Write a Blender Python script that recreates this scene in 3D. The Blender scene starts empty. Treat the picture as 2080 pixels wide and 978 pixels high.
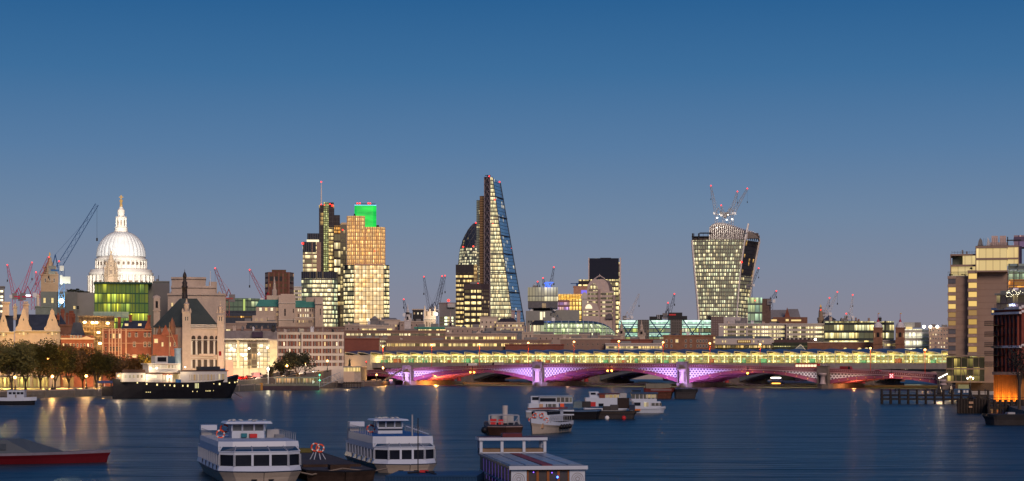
import bpy, math, random
from mathutils import Vector, Matrix
random.seed(7)
R = math.radians; PI = math.pi
SC = bpy.context.scene; COL = SC.collection
# ---------------------------------------------------------------- camera, sky, sun, exposure
F, CX, HY, H = 4200.0, 1040.0, 733.0, 12.0       # focal length, centre, horizon of the photo in its pixels; eye height in metres
cam = bpy.data.cameras.new('camera'); camo = bpy.data.objects.new('camera', cam); COL.objects.link(camo)
camo.location = (0, 0, H); camo.rotation_euler = (R(90), 0, 0)
cam.sensor_width = 36; cam.lens = 36*F/2080; cam.shift_y = (HY-489)/2080
cam.clip_start = 1; cam.clip_end = 30000
SC.camera = camo
SUN_EL, SUN_ROT = 3.0, 180.0
w = bpy.data.worlds.new('World'); SC.world = w; w.use_nodes = True
nt = w.node_tree; nt.nodes.clear()
wo = nt.nodes.new('ShaderNodeOutputWorld'); bg = nt.nodes.new('ShaderNodeBackground')
sky = nt.nodes.new('ShaderNodeTexSky'); sky.sky_type = 'NISHITA'; sky.sun_disc = False
sky.sun_elevation = R(SUN_EL); sky.sun_rotation = R(SUN_ROT); sky.air_density = 1.6; sky.dust_density = 0.6; sky.ozone_density = 4.0
# the dusk band: the anti-twilight tint of the air near the horizon mixed over the sky texture
tc = nt.nodes.new('ShaderNodeTexCoord'); sx = nt.nodes.new('ShaderNodeSeparateXYZ'); rp = nt.nodes.new('ShaderNodeValToRGB')
nt.links.new(tc.outputs['Generated'], sx.inputs[0])
mr = nt.nodes.new('ShaderNodeMapRange'); mr.inputs[1].default_value = 0.0; mr.inputs[2].default_value = 0.30
nt.links.new(sx.outputs[2], mr.inputs[0]); nt.links.new(mr.outputs[0], rp.inputs[0])
def lin(c): return tuple(((x/255)/12.92 if x/255 <= .04045 else ((x/255+.055)/1.055)**2.4) for x in c)
SKYRAMP = [(0.0,(142,137,148)),(.08,(136,137,153)),(.15,(126,138,160)),(.23,(112,136,165)),(.34,(88,125,165)),(.46,(61,111,158)),(.58,(40,96,148)),(1.0,(24,66,120))]
cr = rp.color_ramp
while len(cr.elements) > 1: cr.elements.remove(cr.elements[0])
for i, (p, c) in enumerate(SKYRAMP):
    e = cr.elements[0] if i == 0 else cr.elements.new(p)
    e.position = p; e.color = (*lin(c), 1)
sk = nt.nodes.new('ShaderNodeMix'); sk.data_type = 'RGBA'; sk.inputs['Factor'].default_value = 0.96
sc_ = nt.nodes.new('ShaderNodeVectorMath'); sc_.operation = 'SCALE'; sc_.inputs['Scale'].default_value = 0.10
nt.links.new(sky.outputs[0], sc_.inputs[0]); nt.links.new(sc_.outputs[0], sk.inputs[6]); nt.links.new(rp.outputs[0], sk.inputs[7])
nt.links.new(sk.outputs[2], bg.inputs[0]); bg.inputs[1].default_value = 1.0
nt.links.new(bg.outputs[0], wo.inputs[0])
sl = bpy.data.lights.new('sun', 'SUN'); so = bpy.data.objects.new('sun', sl); COL.objects.link(so)
sl.energy = 1.9; sl.angle = R(25); sl.color = (1.0, .74, .58)
so.rotation_euler = (R(90-28), 0, R(16))       # low western afterglow, from behind the camera
SC.view_settings.view_transform = 'Standard'; SC.view_settings.look = 'None'; SC.view_settings.gamma = 1; SC.view_settings.exposure = 0
SC.view_settings.use_curve_mapping = False
cy = SC.cycles; SC.render.engine = 'CYCLES'
cy.use_denoising = True; cy.max_bounces = 4; cy.diffuse_bounces = 2; cy.glossy_bounces = 3; cy.transmission_bounces = 3
cy.sample_clamp_indirect = 3.0; cy.caustics_reflective = False; cy.caustics_refractive = False
try: cy.denoiser = 'OPENIMAGEDENOISE'
except Exception: pass

# ---------------------------------------------------------------- helpers
def X(px, Y): return (px-CX)/F*Y
def Z(py, Y): return H+(HY-py)/F*Y
def tag(o, label=None, cat=None, group=None, kind=None):
    if label: o['label'] = label
    if cat: o['category'] = cat
    if group: o['group'] = group
    if kind: o['kind'] = kind
    return o
def empty(name, loc=(0,0,0), rz=0):
    o = bpy.data.objects.new(name, None); COL.objects.link(o); o.location = loc; o.rotation_euler = (0,0,rz); o.empty_display_size = .5
    return o
def thing(name, label, cat, loc=(0,0,0), rz=0, group=None): return tag(empty(name, loc, rz), label, cat, group)
def copy_tree(o, parent=None):
    c = o.copy(); COL.objects.link(c)
    if parent: c.parent = parent
    for ch in list(o.children): copy_tree(ch, c)
    return c
def dup(o, loc, rz=None, label=None, scale=None):
    c = copy_tree(o); c.location = loc
    if rz is not None: c.rotation_euler = (0,0,rz)
    if label: c['label'] = label
    if scale: c.scale = (scale,)*3 if not isinstance(scale, tuple) else scale
    return c
class MB:
    def __init__(s, smooth=False): s.v=[]; s.f=[]; s.mi=[]; s.uv=[]; s.smooth=smooth
    def face(s, pts, m=0, uv=None):
        i0=len(s.v); s.v += [tuple(p) for p in pts]; s.f.append(tuple(range(i0,i0+len(pts)))); s.mi.append(m)
        if uv is None:
            a,b,c = Vector(pts[0]),Vector(pts[1]),Vector(pts[2]); n=(b-a).cross(c-a)
            if n.length < 1e-9 and len(pts)>3: n=(c-a).cross(Vector(pts[3])-a)
            if n.length>0: n.normalize()
            if abs(n.z)>.95: uv=[(p[0],p[1]) for p in pts]
            else:
                t=Vector((-n.y,n.x,0)).normalized(); uv=[(p[0]*t.x+p[1]*t.y,p[2]) for p in pts]
        s.uv.append(uv); return s
    def box(s,x0,x1,y0,y1,z0,z1,m=0,top=None):
        if x0>x1: x0,x1=x1,x0
        if y0>y1: y0,y1=y1,y0
        if z0>z1: z0,z1=z1,z0
        return s.prism([(x0,y0),(x1,y0),(x1,y1),(x0,y1)],z0,z1,m,top)
    def prism(s,plan,z0,z1,m=0,top=None,plan2=None):
        """plan counter-clockwise; m may be a list, one per side"""
        p2=plan2 or plan; n=len(plan)
        for i in range(n):
            j=(i+1)%n; mm=m[i%len(m)] if isinstance(m,(list,tuple)) else m
            s.face([(*plan[i],z0),(*plan[j],z0),(*p2[j],z1),(*p2[i],z1)],mm)
        tm = top if top is not None else (m[0] if isinstance(m,(list,tuple)) else m)
        s.face([(*p,z1) for p in p2],tm); s.face([(*p,z0) for p in reversed(plan)],tm)
        return s
    def extr(s,prof,y0,y1,m=0,side=None):
        """profile in x,z (counter-clockwise seen from -y) pushed from y0 to y1"""
        n=len(prof); s.face([(x,y0,z) for x,z in prof],m); s.face([(x,y1,z) for x,z in reversed(prof)],m)
        sm = m if side is None else side
        for i in range(n):
            j=(i+1)%n; a,b=prof[i],prof[j]
            s.face([(a[0],y0,a[1]),(a[0],y1,a[1]),(b[0],y1,b[1]),(b[0],y0,b[1])],sm[i%len(sm)] if isinstance(sm,(list,tuple)) else sm)
        return s
    def extx(s,prof,x0,x1,m=0,side=None):
        """profile in y,z pushed from x0 to x1"""
        n=len(prof); s.face([(x1,y,z) for y,z in prof],m); s.face([(x0,y,z) for y,z in reversed(prof)],m)
        sm = m if side is None else side
        for i in range(n):
            j=(i+1)%n; a,b=prof[i],prof[j]
            s.face([(x0,a[0],a[1]),(x0,b[0],b[1]),(x1,b[0],b[1]),(x1,a[0],a[1])],sm)
        return s
    def lathe(s,prof,n=16,c=(0,0),m=0,ribs=0,amp=0,sq=1.0,a0=0):
        r0=max(p[0] for p in prof)
        def pt(k,r,z):
            a=a0+2*PI*k/n; rr=r*(1+(amp*abs(math.sin(a*ribs/2)) if ribs else 0)); return (c[0]+rr*math.cos(a),c[1]+rr*math.sin(a)*sq,z)
        for (ra,za),(rb,zb) in zip(prof,prof[1:]):
            for k in range(n):
                u0,u1=2*PI*r0*k/n,2*PI*r0*(k+1)/n
                if ra<1e-4 and rb<1e-4: continue
                if rb<1e-4: s.face([pt(k,ra,za),pt(k+1,ra,za),pt(k,rb,zb)],m,[(u0,za),(u1,za),(u0,zb)])
                elif ra<1e-4: s.face([pt(k,ra,za),pt(k+1,rb,zb),pt(k,rb,zb)],m,[(u0,za),(u1,zb),(u0,zb)])
                else: s.face([pt(k,ra,za),pt(k+1,ra,za),pt(k+1,rb,zb),pt(k,rb,zb)],m,[(u0,za),(u1,za),(u1,zb),(u0,zb)])
        if prof[-1][0]>1e-3: s.face([pt(k,*prof[-1]) for k in range(n)],m)
        return s
    def cyl(s,c,r,z0,z1,n=8,m=0,r2=None): return s.lathe([(r,z0),(r if r2 is None else r2,z1)],n,c,m)
    def tube(s,p,q,r,n=4,m=0,r2=None):
        p,q=Vector(p),Vector(q); d=(q-p)
        if d.length<1e-6: return s
        d.normalize(); a=d.orthogonal().normalized() if abs(d.z)<.99 else Vector((1,0,0)); b=d.cross(a)
        r2=r if r2 is None else r2
        P=[p+(a*math.cos(2*PI*(k+.5)/n)+b*math.sin(2*PI*(k+.5)/n))*r for k in range(n)]
        Q=[q+(a*math.cos(2*PI*(k+.5)/n)+b*math.sin(2*PI*(k+.5)/n))*r2 for k in range(n)]
        for k in range(n): s.face([P[k],P[(k+1)%n],Q[(k+1)%n],Q[k]],m)
        s.face(list(reversed(P)),m); s.face(Q,m); return s
    def truss(s,p,q,w,r,n,m=0,w2=None):
        """four-chord lattice beam from p to q"""
        p,q=Vector(p),Vector(q); d=(q-p).normalized(); a=Vector((0,1,0)) if abs(d.y)<.9 else Vector((1,0,0)); b=d.cross(a).normalized(); a=b.cross(d).normalized()
        w2=w if w2 is None else w2
        def c(t,k):
            ww=(w+(w2-w)*t)/2; sa,sb=((1,1),(1,-1),(-1,-1),(-1,1))[k%4]; return p+(q-p)*t+a*ww*sa+b*ww*sb
        for k in range(4):
            s.tube(c(0,k),c(1,k),r,4,m)
            for i in range(n):
                t0,t1=i/n,(i+1)/n
                s.tube(c(t0,k if i%2 else k+1),c(t1,k+1 if i%2 else k),r*.6,3,m)
        return s
    def ball(s,c,r,m=0,n=8,rz=None):
        rz=rz or r; return s.lathe([(0.0001,c[2]-rz)]+[(r*math.cos(t),c[2]+rz*math.sin(t)) for t in [-PI/4,0,PI/4]]+[(0,c[2]+rz)],n,(c[0],c[1]),m)
    def build(s,name,parent=None,mats=(),weld=False):
        me=bpy.data.meshes.new(name); me.from_pydata(s.v,[],s.f)
        for m in mats: me.materials.append(m)
        ul=me.uv_layers.new(name='UVMap'); i=0; buf=[]
        for u in s.uv:
            for c in u: buf += [c[0],c[1]]
        ul.data.foreach_set('uv',buf); me.polygons.foreach_set('material_index',s.mi)
        if s.smooth: me.polygons.foreach_set('use_smooth',[True]*len(s.f))
        if s.smooth or weld:
            import bmesh
            bm=bmesh.new(); bm.from_mesh(me); bmesh.ops.remove_doubles(bm,verts=bm.verts,dist=1e-4); bm.to_mesh(me); bm.free()
        me.update(); o=bpy.data.objects.new(name,me); COL.objects.link(o)
        if parent: o.parent=parent
        return o
# ---------------------------------------------------------------- materials
MATS={}
class NT:
    def __init__(s,name):
        s.mat=bpy.data.materials.new(name); s.mat.use_nodes=True; s.t=s.mat.node_tree; s.t.nodes.clear()
        s.out=s.n('ShaderNodeOutputMaterial')
    def n(s,t): return s.t.nodes.new(t)
    def l(s,a,b):
        if hasattr(a,'is_output'): s.t.links.new(a,b)
        else: b.default_value=a
    def m(s,op,a,b=0.0,c=None):
        n=s.n('ShaderNodeMath'); n.operation=op; s.l(a,n.inputs[0]); s.l(b,n.inputs[1])
        if c is not None: s.l(c,n.inputs[2])
        return n.outputs[0]
    def mix(s,f,a,b):
        n=s.n('ShaderNodeMix'); n.data_type='RGBA'; s.l(f,n.inputs[0]); s.l(a,n.inputs[6]); s.l(b,n.inputs[7]); return n.outputs[2]
    def comb(s,x,y,z=0.0):
        n=s.n('ShaderNodeCombineXYZ'); s.l(x,n.inputs[0]); s.l(y,n.inputs[1]); s.l(z,n.inputs[2]); return n.outputs[0]
    def white(s,vec):
        n=s.n('ShaderNodeTexWhiteNoise'); n.noise_dimensions='3D'; s.t.links.new(vec,n.inputs['Vector']); return n.outputs[0],n.outputs[1]
    def noise(s,scale,vec=None,detail=2,sc3=None):
        n=s.n('ShaderNodeTexNoise'); n.inputs['Scale'].default_value=scale; n.inputs['Detail'].default_value=detail
        if vec is None:
            vec=s.n('ShaderNodeTexCoord').outputs['Object']
        if sc3:
            mp=s.n('ShaderNodeMapping'); mp.inputs['Scale'].default_value=sc3; s.t.links.new(vec,mp.inputs[0]); vec=mp.outputs[0]
        s.t.links.new(vec,n.inputs['Vector']); return n.outputs[0]
    def bsdf(s,col,rough=.6,metal=0.0,ecol=None,es=0.0,spec=.5):
        b=s.n('ShaderNodeBsdfPrincipled'); s.l(col,b.inputs['Base Color']); s.l(rough,b.inputs['Roughness']); s.l(metal,b.inputs['Metallic'])
        b.inputs['Specular IOR Level'].default_value=spec
        if ecol is not None: s.l(ecol,b.inputs['Emission Color']); s.l(es,b.inputs['Emission Strength'])
        return b
def c4(c): return (c[0],c[1],c[2],1.0)
def mat(key,col=None,rough=.6,metal=0.0,var=.25,scale=.6,bump=0.0,streak=False,spec=.2):
    """plain surface with weathering: noise varies the base colour"""
    if key in MATS: return MATS[key]
    t=NT(key); nz=t.noise(scale,detail=4,sc3=(1,1,.35) if streak else None)
    nz2=t.noise(scale*7,detail=2)
    f=t.m('ADD',t.m('MULTIPLY',nz,.7),t.m('MULTIPLY',nz2,.3))
    f=t.m('MULTIPLY_ADD',f,2.2,-.6); 
    cc=t.mix(f,c4([x*(1-var) for x in col]),c4([min(1,x*(1+var)) for x in col])); 
    for n in t.t.nodes:
        if n.bl_idname=='ShaderNodeMix': n.clamp_factor=True
    b=t.bsdf(cc,rough,metal,spec=spec)
    if bump:
        bp=t.n('ShaderNodeBump'); bp.inputs['Strength'].default_value=bump; bp.inputs['Distance'].default_value=.1; t.t.links.new(nz2,bp.inputs['Height']); t.t.links.new(bp.outputs[0],b.inputs['Normal'])
    t.t.links.new(b.outputs[0],t.out.inputs[0]); MATS[key]=t.mat; return t.mat
def glow(key,col=None,e=1.0,samp=False):
    if key in MATS: return MATS[key]
    t=NT(key); b=t.bsdf(c4([.1*x for x in col]),.4,0,c4(col),e); t.t.links.new(b.outputs[0],t.out.inputs[0])
    if not samp:
        t.mat.cycles.emission_sampling='NONE'
    MATS[key]=t.mat; return t.mat
def leafmat(key,c1,c2):
    if key in MATS: return MATS[key]
    t=NT(key); nz=t.noise(.35,detail=3); nz2,_=t.white(t.n('ShaderNodeNewGeometry').outputs['Position'])
    f=t.m('MULTIPLY_ADD',nz,2.4,-.7)
    cc=t.mix(f,c4(c1),c4(c2)); b=t.bsdf(cc,.8); t.t.links.new(b.outputs[0],t.out.inputs[0]); MATS[key]=t.mat; return t.mat
WARM=(1.0,.64,.20); YEL=(1.0,.76,.32); CREAM=(1.0,.82,.46); GRN=(.72,1.0,.66); ORG=(1.0,.48,.10); WHT=(1.0,.97,.9)
def fac(key,cw=3,ch=3.8,fx=.12,fy=.3,p=.6,lit=YEL,lit2=CREAM,glass=(.03,.045,.06),wall=(.25,.22,.2),e=1.1,seed=0.0,fvar=.5,clump=.15,sub=3,rough=.15,wrough=.6,dim=.08,fyt=0.02,band=None,gm=0.0):
    """a facade of window cells: cw x ch metres, mullion share fx, spandrel share fy; share p of the cells is lit"""
    if key in MATS: return MATS[key]
    t=NT(key); uvn=t.n('ShaderNodeUVMap'); uvn.uv_map='UVMap'; sp=t.n('ShaderNodeSeparateXYZ'); t.t.links.new(uvn.outputs[0],sp.inputs[0])
    u,v=sp.outputs[0],sp.outputs[1]
    U=t.m('DIVIDE',u,cw); V=t.m('DIVIDE',v,ch); iu=t.m('FLOOR',U); iv=t.m('FLOOR',V); fu=t.m('FRACT',U); fv=t.m('FRACT',V)
    r,rc=t.white(t.comb(iu,iv,seed)); rf,_=t.white(t.comb(0.5,iv,seed+3)); rs,_=t.white(t.comb(t.m('FLOOR',t.m('MULTIPLY',U,float(sub))),iv,seed+7))
    ns=t.noise(clump,t.comb(iu,t.m('MULTIPLY',iv,1.6),seed),2)
    pr=t.m('ADD',t.m('MULTIPLY_ADD',rf,fvar,(p+.08 if p>.4 else p)-fvar/2),t.m('MULTIPLY_ADD',ns,1.7,-.85))
    on=t.m('LESS_THAN',r,pr)
    wx=t.m('MULTIPLY',t.m('GREATER_THAN',fu,fx/2),t.m('LESS_THAN',fu,1-fx/2))
    wy=t.m('MULTIPLY',t.m('GREATER_THAN',fv,fy),t.m('LESS_THAN',fv,1-fyt)); win=t.m('MULTIPLY',wx,wy)
    up=t.m('MULTIPLY_ADD',fv,1.1,.15)                 # ceilings carry the lights of a room
    br=t.m('MULTIPLY_ADD',t.m('MULTIPLY',rs,rs),1.35,.35); lit_=t.m('MULTIPLY',t.m('MAXIMUM',t.m('MULTIPLY',on,t.m('MULTIPLY',br,up)),dim*1.15),e*1.2)
    sc=t.n('ShaderNodeSeparateColor'); t.t.links.new(rc,sc.inputs[0])
    ec=t.mix(sc.outputs[1],c4(lit),c4(lit2))
    g=t.bsdf(c4(glass),rough,gm,ec,lit_,.2); 
    nz=t.noise(.15,detail=3); wc=t.mix(t.m('MULTIPLY_ADD',nz,2.,-.5),c4([x*.8 for x in wall]),c4([x*1.15 for x in wall]))
    b=t.bsdf(wc,wrough,spec=.15)
    ms=t.n('ShaderNodeMixShader'); t.l(win,ms.inputs[0]); t.t.links.new(b.outputs[0],ms.inputs[1]); t.t.links.new(g.outputs[0],ms.inputs[2])
    t.t.links.new(ms.outputs[0],t.out.inputs[0]); t.mat.cycles.emission_sampling='NONE'; MATS[key]=t.mat; return t.mat
def water():
    t=NT('river_water'); tcn=t.n('ShaderNodeTexCoord').outputs['Object']
    a=t.noise(.40,tcn,4,(.22,1.0,1)); b_=t.noise(.055,tcn,4,(.28,1.0,1)); c_=t.noise(.011,tcn,4,(.4,1,1))
    h=t.m('ADD',t.m('MULTIPLY',a,.6),t.m('MULTIPLY',b_,2.2))
    bp=t.n('ShaderNodeBump'); bp.inputs['Strength'].default_value=.55; bp.inputs['Distance'].default_value=1.6; t.t.links.new(h,bp.inputs['Height'])
    cc=t.mix(t.m('MULTIPLY_ADD',t.m('ADD',t.m('MULTIPLY',b_,.5),t.m('MULTIPLY',c_,.5)),4.0,-1.5),(.002,.016,.034,1),(.009,.043,.070,1))
    for n in t.t.nodes:
        if n.bl_idname=='ShaderNodeMix': n.clamp_factor=True
    b=t.bsdf(cc,.34,0,spec=.22); t.t.links.new(bp.outputs[0],b.inputs['Normal']); t.t.links.new(b.outputs[0],t.out.inputs[0]); return t.mat
STONE=mat('portland_stone',(.52,.42,.34),.75,var=.22,scale=.15,streak=True)
STONE2=mat('white_stone',(.62,.58,.52),.7,var=.15,scale=.2,streak=True)
GREY=mat('grey_concrete',(.22,.21,.21),.8,var=.2,scale=.1,streak=True)
BROWN=mat('brown_cladding',(.20,.135,.11),.6,var=.2,scale=.1,streak=True)
DARK=mat('dark_metal',(.03,.03,.035),.5,var=.2)
SLATE=mat('slate_roof',(.045,.055,.08),.5,var=.3,scale=.5)
BRICK=mat('red_brick',(.23,.082,.055),.85,var=.3,scale=.4)
BRICK2=mat('brown_brick',(.22,.11,.075),.85,var=.3,scale=.4)
WHITE=mat('white_paint',(.75,.75,.76),.4,var=.08)
COPPER=mat('green_copper',(.08,.28,.22),.6,var=.2,scale=.3)
GOLD=mat('gilding',(.8,.5,.15),.35,.8,var=.1)
BLACK=mat('black_paint',(.012,.012,.016),.35,var=.2)
REDP=mat('red_paint',(.5,.03,.035),.45,var=.15)
GLASSD=mat('dark_glass',(.012,.016,.028),.15,var=.3,spec=.05)
TIMBER=mat('wet_timber',(.035,.028,.025),.7,var=.4,scale=.8)
ROOFG=mat('roof_felt',(.14,.13,.135),.85,var=.25,scale=.1)
REDLAMP=glow('red_beacon',(1,.03,.02),4)
LAMP=glow('sodium_lamp',(1,.45,.12),9)
LAMPW=glow('white_lamp',(1,.9,.7),12)
LITW=glow('lit_pane_warm',(1,.72,.28),1.0); LITC=glow('lit_pane_cream',(1,.86,.55),1.25); LITD=glow('lit_pane_dim',(1,.62,.3),.35)
NEARCAT=('pier','stairs')
# ---------------------------------------------------------------- building frame in photo pixels at one distance
def YM(px,Y):
    """keep the middle distance behind the station: spread 945..1300 m over 1110..1270 m left of x 1345"""
    return 1110+(Y-948)*.45 if 697<px<1345 and 945<=Y<1300 else Y
class T:
    def __init__(s,name,label,cat,px0,px1,Y,zb=2.0,rz=0,group=None):
        Y=YM((px0+px1)/2,Y) if cat not in NEARCAT else Y
        s.Y=Y; s.s=Y/F; s.c=(px0+px1)/2; s.zb=zb; s.px0=px0; s.px1=px1
        s.a=-math.atan((s.c-CX)/F)+rz           # the front looks along the line of sight, as the river bends
        s.X0=X(s.c,Y); s.o=thing(name,label,cat,(s.X0,Y,zb),s.a,group)
    def x(s,px):
        k=(px-CX)/F; return (k*s.Y-s.X0)/(math.cos(s.a)-k*math.sin(s.a))
    def w(s,x,y,z): c,n=math.cos(s.a),math.sin(s.a); return (s.X0+x*c-y*n,s.Y+x*n+y*c,s.zb+z)
    def z(s,py): return Z(py,s.Y)-s.zb
    def mb(s,smooth=False): return MB(smooth)
    def box(s,name,a,b,yt,yb,d0=0,d1=20,m=STONE,top=None):
        q=MB(); q.box(s.x(a),s.x(b),d0,d1,s.z(yb) if yb is not None else 0,s.z(yt),0,1 if top else None)
        return q.build(name,s.o,[m]+([top] if top else []))
    def add(s,q,a,b,yt,yb,d0=0,d1=20,m=0,top=None):
        q.box(s.x(a),s.x(b),d0,d1,s.z(yb) if yb is not None else 0,s.z(yt),m,top); return q
    def ribs(s,name,a,b,yt,yb,n,wd,dp,m,d=0):
        q=MB()
        for i in range(n+1):
            x=s.x(a+(b-a)*i/n); q.box(x-wd/2,x+wd/2,d-dp,d-.01,s.z(yb),s.z(yt))
        return q.build(name,s.o,[m])
WCACHE={}
def winmesh(w,h,kind,fm,arch=False):
    k=(round(w,2),round(h,2),kind,fm.name,arch)
    if k in WCACHE: return WCACHE[k]
    q=MB(); pane={'w':LITW,'c':LITC,'d':LITD,'k':GLASSD}[kind]; t=min(w,h)*.14
    q.box(-w/2-t,w/2+t,-.14,.0,-h/2-t,-h/2,1); q.box(-w/2-t,w/2+t,-.12,0,h/2,h/2+t,1)
    q.box(-w/2-t,-w/2,-.1,0,-h/2,h/2,1); q.box(w/2,w/2+t,-.1,0,-h/2,h/2,1); q.box(-t*.25,t*.25,-.09,-.03,-h/2,h/2,1); q.box(-w/2,w/2,-.09,-.03,-t*.25,t*.25,1)
    q.box(-w/2,w/2,-.03,0,-h/2,h/2,0)
    if arch: q.extr([(w/2*math.cos(a),h/2+t+w/2*math.sin(a)) for a in [i*PI/6 for i in range(7)]],-.1,0,0,1)
    o=q.build('window',None,[pane,fm]); me=o.data; bpy.data.objects.remove(o); WCACHE[k]=me; return me
def wins(t,xs,ys,wpx,hpx,p=.4,fm=None,d=0,kinds='wcd',arch=False,zp=None):
    """separate window objects on the front of t; xs, ys are photo pixels of the centres"""
    fm=fm or STONE2
    for y in ys:
        for x in xs:
            k=random.choice(kinds) if random.random()<p else 'k'
            o=bpy.data.objects.new('window',winmesh(wpx*t.s,hpx*t.s,k,fm,arch)); COL.objects.link(o); o.parent=t.o
            o.location=(t.x(x),d-.003,t.z(y))
def sidewins(t,side,ys_m,zs,wm,hm,p=.4,fm=None,kinds='wcd'):
    """windows on a side wall: side = local x of the wall, facing -x or +x"""
    fm=fm or STONE2
    for z in zs:
        for y in ys_m:
            k=random.choice(kinds) if random.random()<p else 'k'
            o=bpy.data.objects.new('window',winmesh(wm,hm,k,fm)); COL.objects.link(o); o.parent=t.o
            o.location=(side,y,z); o.rotation_euler=(0,0,-PI/2 if side<0 else PI/2)
def frange(a,b,n): return [a+(b-a)*i/(n-1) for i in range(n)] if n>1 else [(a+b)/2]
def point(name,loc,P,col,r=.5,parent=None):
    l=bpy.data.lights.new(name,'POINT'); l.energy=P; l.color=col; l.shadow_soft_size=.02; l.specular_factor=.12; o=bpy.data.objects.new(name,l); COL.objects.link(o); o.location=loc
    if parent: o.parent=parent
    return o
def spot(name,loc,to,P,col,ang=60,r=1):
    l=bpy.data.lights.new(name,'SPOT'); l.energy=P; l.color=col; l.shadow_soft_size=r; l.spot_size=R(ang); l.spot_blend=.6; o=bpy.data.objects.new(name,l); COL.objects.link(o); o.location=loc
    o.rotation_euler=(Vector(to)-Vector(loc)).to_track_quat('-Z','Y').to_euler(); return o
def beacon(t,px,py,d=0,r=1.6,m=None):
    q=MB(True); q.ball((0,0,0),r*t.s); o=q.build('beacon',t.o,[m or REDLAMP]); o.location=(t.x(px),d,t.z(py)); return o
# ---------------------------------------------------------------- river, banks
q=MB(); q.box(-9000,9000,-400,12000,-3,0); o=q.build('river',None,[water()]); tag(o,kind='structure')
GROUND=mat('paving',(.11,.10,.095),.85,var=.3,scale=.05)
def land(name,pts,z0,z1,m):
    q=MB(); q.prism(pts,z0,z1); o=q.build(name,None,[m]); tag(o,kind='structure'); return o
def P2(px,Y): return (X(px,Y),Y)
NB=[P2(-500,560),P2(0,640),P2(65,663),P2(235,708),P2(470,795),P2(560,856),P2(700,930),P2(775,990),P2(850,1075),P2(880,1200),P2(905,1500),P2(960,1950),P2(1320,1950),P2(1700,1990),P2(1960,2000),(5000,2100),(5000,9500),(-5000,9500),(-5000,560)]
land('north_bank',NB,-2.9,1.9,GROUND)
SB=[(181,850),(181,760),P2(1975,700),P2(2010,560),P2(2060,440),P2(2180,330),P2(2500,250),(900,250),(900,1940),P2(1950,1940),P2(1955,1100),P2(1935,890)]
SB=[(p[0],p[1]) for p in SB]
land('south_bank',SB,-2.9,1.9,GROUND)
# embankment wall, one long granite wall with moulded coping and lion-head blocks
wl=thing('embankment_wall','long granite river wall below the plane trees, running to the bridge','wall',(0,0,0))
wp=[P2(-500,559),P2(0,639),P2(65,662),P2(235,707),P2(470,794),P2(560,855),P2(700,929),P2(775,989)]
GRAN=mat('granite',(.20,.175,.15),.85,var=.3,scale=.5,bump=.3)
body=MB(); cop=MB(); blk=MB()
for a,b in zip(wp,wp[1:]):
    a,b=Vector(a),Vector(b); d=(b-a).normalized(); n=Vector((d.y,-d.x)); 
    def qd(q,o1,o2,z0,z1):
        A,B=a-n*o1,b-n*o1; C,D=b+n*o2,a+n*o2
        q.prism([tuple(D),tuple(C),tuple(B),tuple(A)],z0,z1)
    qd(body,.6,.0,-1,2.2); qd(cop,.7,.15,2.2,2.6); qd(body,.6,.12,.9,1.05)
    L=(b-a).length; k=max(1,int(L/16))
    for i in range(k):
        p=a+d*(i+.5)*L/k; blk.prism([tuple(p+n*.35-d*.7),tuple(p+n*.35+d*.7),tuple(p-n*.6+d*.7),tuple(p-n*.6-d*.7)],-1,2.9)
body.build('wall_body',wl,[GRAN]); cop.build('coping',wl,[STONE]); blk.build('pier_blocks',wl,[GRAN])
def wall_pt(px):
    for (x0,y0),(x1,y1) in zip(wp,wp[1:]):
        k=(px-CX)/F
        den=(x1-x0)-k*(y1-y0); t=(k*y0-x0)/den if abs(den)>1e-9 else -1
        if -1e-6<=t<=1.000001: return (x0+(x1-x0)*t,y0+(y1-y0)*t)
    return P2(px,800)
# embankment road
q=MB(); rd=[(p[0]-2,p[1]+14) for p in wp[:7]]; rd2=[(p[0]-2,p[1]+30) for p in wp[:7]]
for i in range(6): q.face([(*rd[i],1.904),(*rd[i+1],1.904),(*rd2[i+1],1.904),(*rd2[i],1.904)])
tag(q.build('embankment_road',None,[mat('asphalt',(.05,.05,.052),.8,var=.2)]),kind='structure')

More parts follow.
